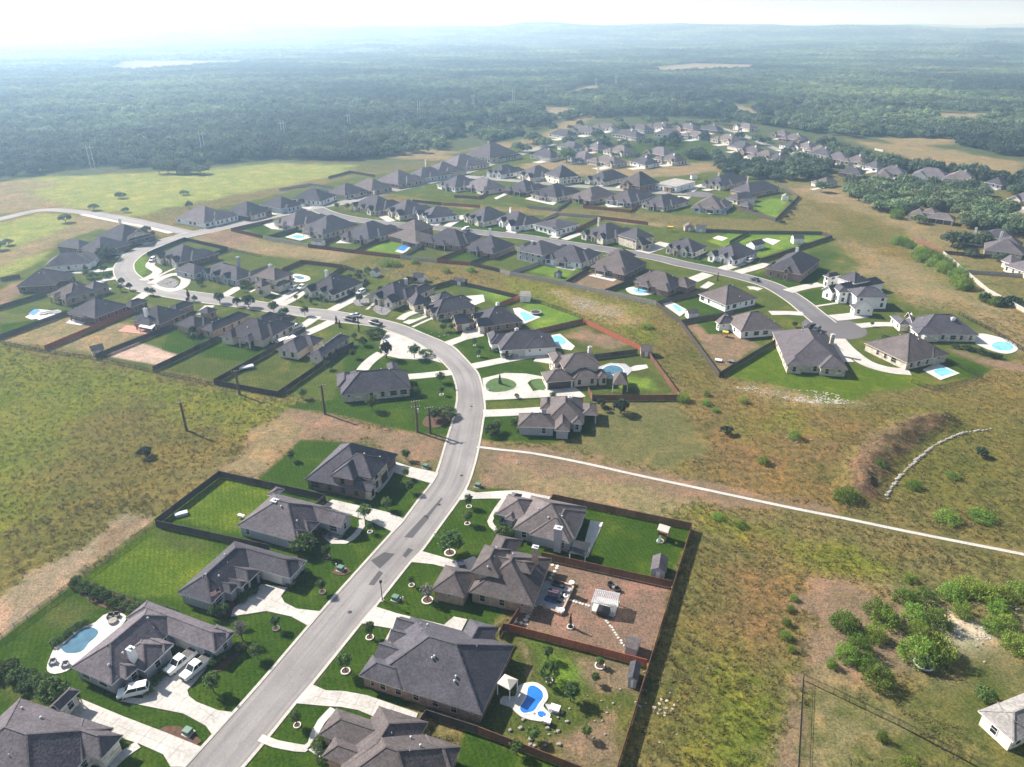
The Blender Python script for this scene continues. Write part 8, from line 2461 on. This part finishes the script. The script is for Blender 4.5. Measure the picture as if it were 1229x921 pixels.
# the nearest ones stand as trees of their own
N_OWN = 150
for i in range(min(N_OWN, len(X))):
    px = 'left' if X[i] < -60 else ('middle' if X[i] < 150 else 'right')
    lab = 'dark green oak in the front row of the ' + {'left': 'woods behind the green field', 'middle': 'woods behind the upper street', 'right': 'wooded blocks at the right'}[px]
    h = rs.uniform(5.5, 9.5)
    tree(None, h, h * rs.uniform(1.1, 1.5), 'oak', lab, lab, world=(float(X[i]), float(Y[i])), cat='tree')
X, Y, D = X[N_OWN:], Y[N_OWN:], D[N_OWN:]
X2, Y2 = scatter(34000, 2650, 6400, R(44))
k2 = wooded(X2, Y2) & (rs.rand(len(X2)) < np.clip(.3 + (vnoise(X2 + 9000, Y2 + 9000, 420, 33) - .25) * 2.4, .1, 1))
X2, Y2 = X2[k2], Y2[k2]
print('wood trees', len(X), 'far clumps', len(X2))

def proto_collection(name, objs):
    c = bpy.data.collections.new(name)
    for o in objs: c.objects.link(o)
    return c
def instancer(name, X, Y, Z, S, protos, label):
    me = bpy.data.meshes.new(name)
    me.vertices.add(len(X))
    me.vertices.foreach_set('co', np.stack([X, Y, Z], 1).astype(np.float32).ravel())
    a = me.attributes.new('size', 'FLOAT_VECTOR', 'POINT'); a.data.foreach_set('vector', S.astype(np.float32).ravel())
    a = me.attributes.new('turn', 'FLOAT', 'POINT'); a.data.foreach_set('value', rs.uniform(0, 6.283, len(X)).astype(np.float32))
    a = me.attributes.new('pick', 'INT', 'POINT'); a.data.foreach_set('value', rs.randint(0, len(protos), len(X)).astype(np.int32))
    o = bpy.data.objects.new(name, me); COL.objects.link(o)
    tag(o, label, kind='stuff')
    ng = bpy.data.node_groups.new(name, 'GeometryNodeTree')
    ng.interface.new_socket('Geometry', in_out='INPUT', socket_type='NodeSocketGeometry')
    ng.interface.new_socket('Geometry', in_out='OUTPUT', socket_type='NodeSocketGeometry')
    N = ng.nodes
    gi, go = N.new('NodeGroupInput'), N.new('NodeGroupOutput')
    ci = N.new('GeometryNodeCollectionInfo')
    ci.inputs['Collection'].default_value = proto_collection(name + ' kinds', protos)
    ci.inputs['Separate Children'].default_value = True
    ci.inputs['Reset Children'].default_value = True
    ip = N.new('GeometryNodeInstanceOnPoints')
    ip.inputs['Pick Instance'].default_value = True
    def attr(nm, t):
        n = N.new('GeometryNodeInputNamedAttribute'); n.data_type = t; n.inputs[0].default_value = nm
        return next(s for s in n.outputs if s.enabled and s.name == 'Attribute')
    cb = N.new('ShaderNodeCombineXYZ')
    Lk = ng.links.new
    Lk(gi.outputs[0], ip.inputs['Points']); Lk(ci.outputs[0], ip.inputs['Instance'])
    Lk(attr('pick', 'INT'), ip.inputs['Instance Index'])
    Lk(attr('turn', 'FLOAT'), cb.inputs[2]); Lk(cb.outputs[0], ip.inputs['Rotation'])
    Lk(attr('size', 'FLOAT_VECTOR'), ip.inputs['Scale'])
    Lk(ip.outputs[0], go.inputs[0])
    md = o.modifiers.new('trees', 'NODES'); md.node_group = ng
    return o
pr = []
for i in range(5):
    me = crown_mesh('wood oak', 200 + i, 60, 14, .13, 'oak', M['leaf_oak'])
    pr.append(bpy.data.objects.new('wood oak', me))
h = rs.uniform(4.2, 9.5, len(X)) * np.where(D > 1500, 1.1, 1.0)
w = h * rs.uniform(.5, .8, len(X))
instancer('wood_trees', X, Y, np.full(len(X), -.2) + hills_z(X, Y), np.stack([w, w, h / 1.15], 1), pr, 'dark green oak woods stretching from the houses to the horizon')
pf = []
for i in range(4):
    rnd = random.Random(300 + i)
    m = MB()
    base = CR['oak'][i % 4]
    vv = [v.co.copy() for v in base.vertices]
    for t in range(7):
        a, q = rnd.uniform(0, 6.283), rnd.uniform(0, 22)
        ox, oy, sx, sz = math.cos(a) * q, math.sin(a) * q, rnd.uniform(6, 9), rnd.uniform(5, 8)
        for p_i, pl in enumerate(base.polygons):
            if (p_i + t) % 5: continue
            c = sum((vv[v] for v in pl.vertices), Vector()) / len(pl.vertices)
            m.face([((c.x + (vv[v].x - c.x) * 2.2) * sx + ox, (c.y + (vv[v].y - c.y) * 2.2) * sx + oy, (c.z + (vv[v].z - c.z) * 2.2) * sz) for v in pl.vertices])
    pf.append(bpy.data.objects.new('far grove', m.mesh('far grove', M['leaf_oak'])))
s = rs.uniform(.9, 1.5, len(X2))
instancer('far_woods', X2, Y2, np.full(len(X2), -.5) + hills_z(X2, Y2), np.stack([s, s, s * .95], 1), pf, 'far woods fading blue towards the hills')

build_ground()
# rough grass of the fields: tufts standing on the ground, never on lawns or paving
gx, gy, gz, gw, gc = GROUND
k = np.nonzero((gw > .3) & (np.hypot(gx, gy) < 330) & (np.abs(gx) < gy * .78 + 12) & (gy > 50))[0]
k = k[rs.rand(len(k)) < np.where(gy[k] < 140, .26, np.where(gy[k] < 260, .36, .45)) * (.35 + .9 * vnoise(gx[k], gy[k], 7, 71))]
tx, ty = gx[k] + rs.uniform(-.4, .4, len(k)), gy[k] + rs.uniform(-.4, .4, len(k))
tf = []
for i in range(8):
    rnd = random.Random(400 + i)
    m = MB()
    for j in range(16):
        a, q = rnd.uniform(0, 6.283), rnd.uniform(0, .42)
        bx, by = q * math.cos(a), q * math.sin(a)
        ln, hh = rnd.uniform(.08, .32), rnd.uniform(.14, .34)
        wx, wy = -math.sin(a) * .06, math.cos(a) * .06
        ex, ey = bx + math.cos(a) * ln, by + math.sin(a) * ln
        m.face([(bx - wx, by - wy, -.05), (bx + wx, by + wy, -.05), (ex + wx * .5, ey + wy * .5, hh), (ex - wx * .5, ey - wy * .5, hh)])
    tf.append(bpy.data.objects.new('grass tuft', m.mesh('grass tuft', M['grass' if i < 4 else 'grass_green'])))
s = rs.uniform(.5, 1.15, len(k)) * np.where(ty > 200, 1.25, 1.0)
print('tufts', len(k))
rp = []
for i in range(4):
    rp.append(bpy.data.objects.new('pale stone', boulder(0, 0, 1.0, 500 + i).mesh('pale stone', M['caliche'])))
qx, qy = [], []
for pl, n in (([(665, 352), (740, 368), (772, 386), (740, 390), (690, 370)], 700), ([(880, 464), (935, 464), (1000, 472), (1030, 485), (980, 485), (900, 474)], 700), ([(1140, 748), (1180, 752), (1190, 768), (1150, 766)], 160), ([(770, 820), (830, 830), (800, 860), (760, 850)], 120), ([(1100, 700), (1240, 720), (1240, 745)], 120)):
    P = np.array([at(*p) for p in pl]); lo, hi = P.min(0), P.max(0)
    x, y = rs.uniform(lo[0], hi[0], n * 3), rs.uniform(lo[1], hi[1], n * 3)
    ok = inpoly(x, y, pl) & (rs.rand(n * 3) < np.clip(vnoise(x, y, 5, 81) * 2.4 - .8, 0, 1))
    qx.append(x[ok][:n]); qy.append(y[ok][:n])
qx, qy = np.concatenate(qx), np.concatenate(qy)
qs = rs.uniform(.15, .65, len(qx))
instancer('pale_stones', qx, qy, np.full(len(qx), .02), np.stack([qs * 1.3, qs, qs * .3], 1), rp, 'pale limestone rubble strewn over bare patches')
S = np.stack([s, s, s * (.5 + .6 * gw[k])], 1)
gr = gc[k, 1] > gc[k, 0] * 1.02
instancer('rough_grass', tx[~gr], ty[~gr], gz[k][~gr], S[~gr], tf[:4], 'dry rough grass of the open fields')
instancer('green_grass', tx[gr], ty[gr], gz[k][gr], S[gr], tf[4:], 'yellow green grass of the open fields')

# ------------------------------------------------------------ haze
m = bpy.data.materials.new('haze')
m.use_nodes = True
nt = m.node_tree
nt.nodes.clear()
pv = nt.nodes.new('ShaderNodeVolumePrincipled')
pv.inputs['Color'].default_value = (0.46, 0.70, 1.0, 1)
pv.inputs['Absorption Color'].default_value = (1, 1, 1, 1)      # it scatters, blue most, and takes nothing away
pv.inputs['Density'].default_value = 0.00029
pv.inputs['Anisotropy'].default_value = 0.46
out = nt.nodes.new('ShaderNodeOutputMaterial')
nt.links.new(pv.outputs[0], out.inputs['Volume'])
b = MB()
b.box(-17000, 17000, -4000, 17000, -40, 260)
o = b.build('haze', m)
tag(o, 'thin pale haze', kind='stuff')
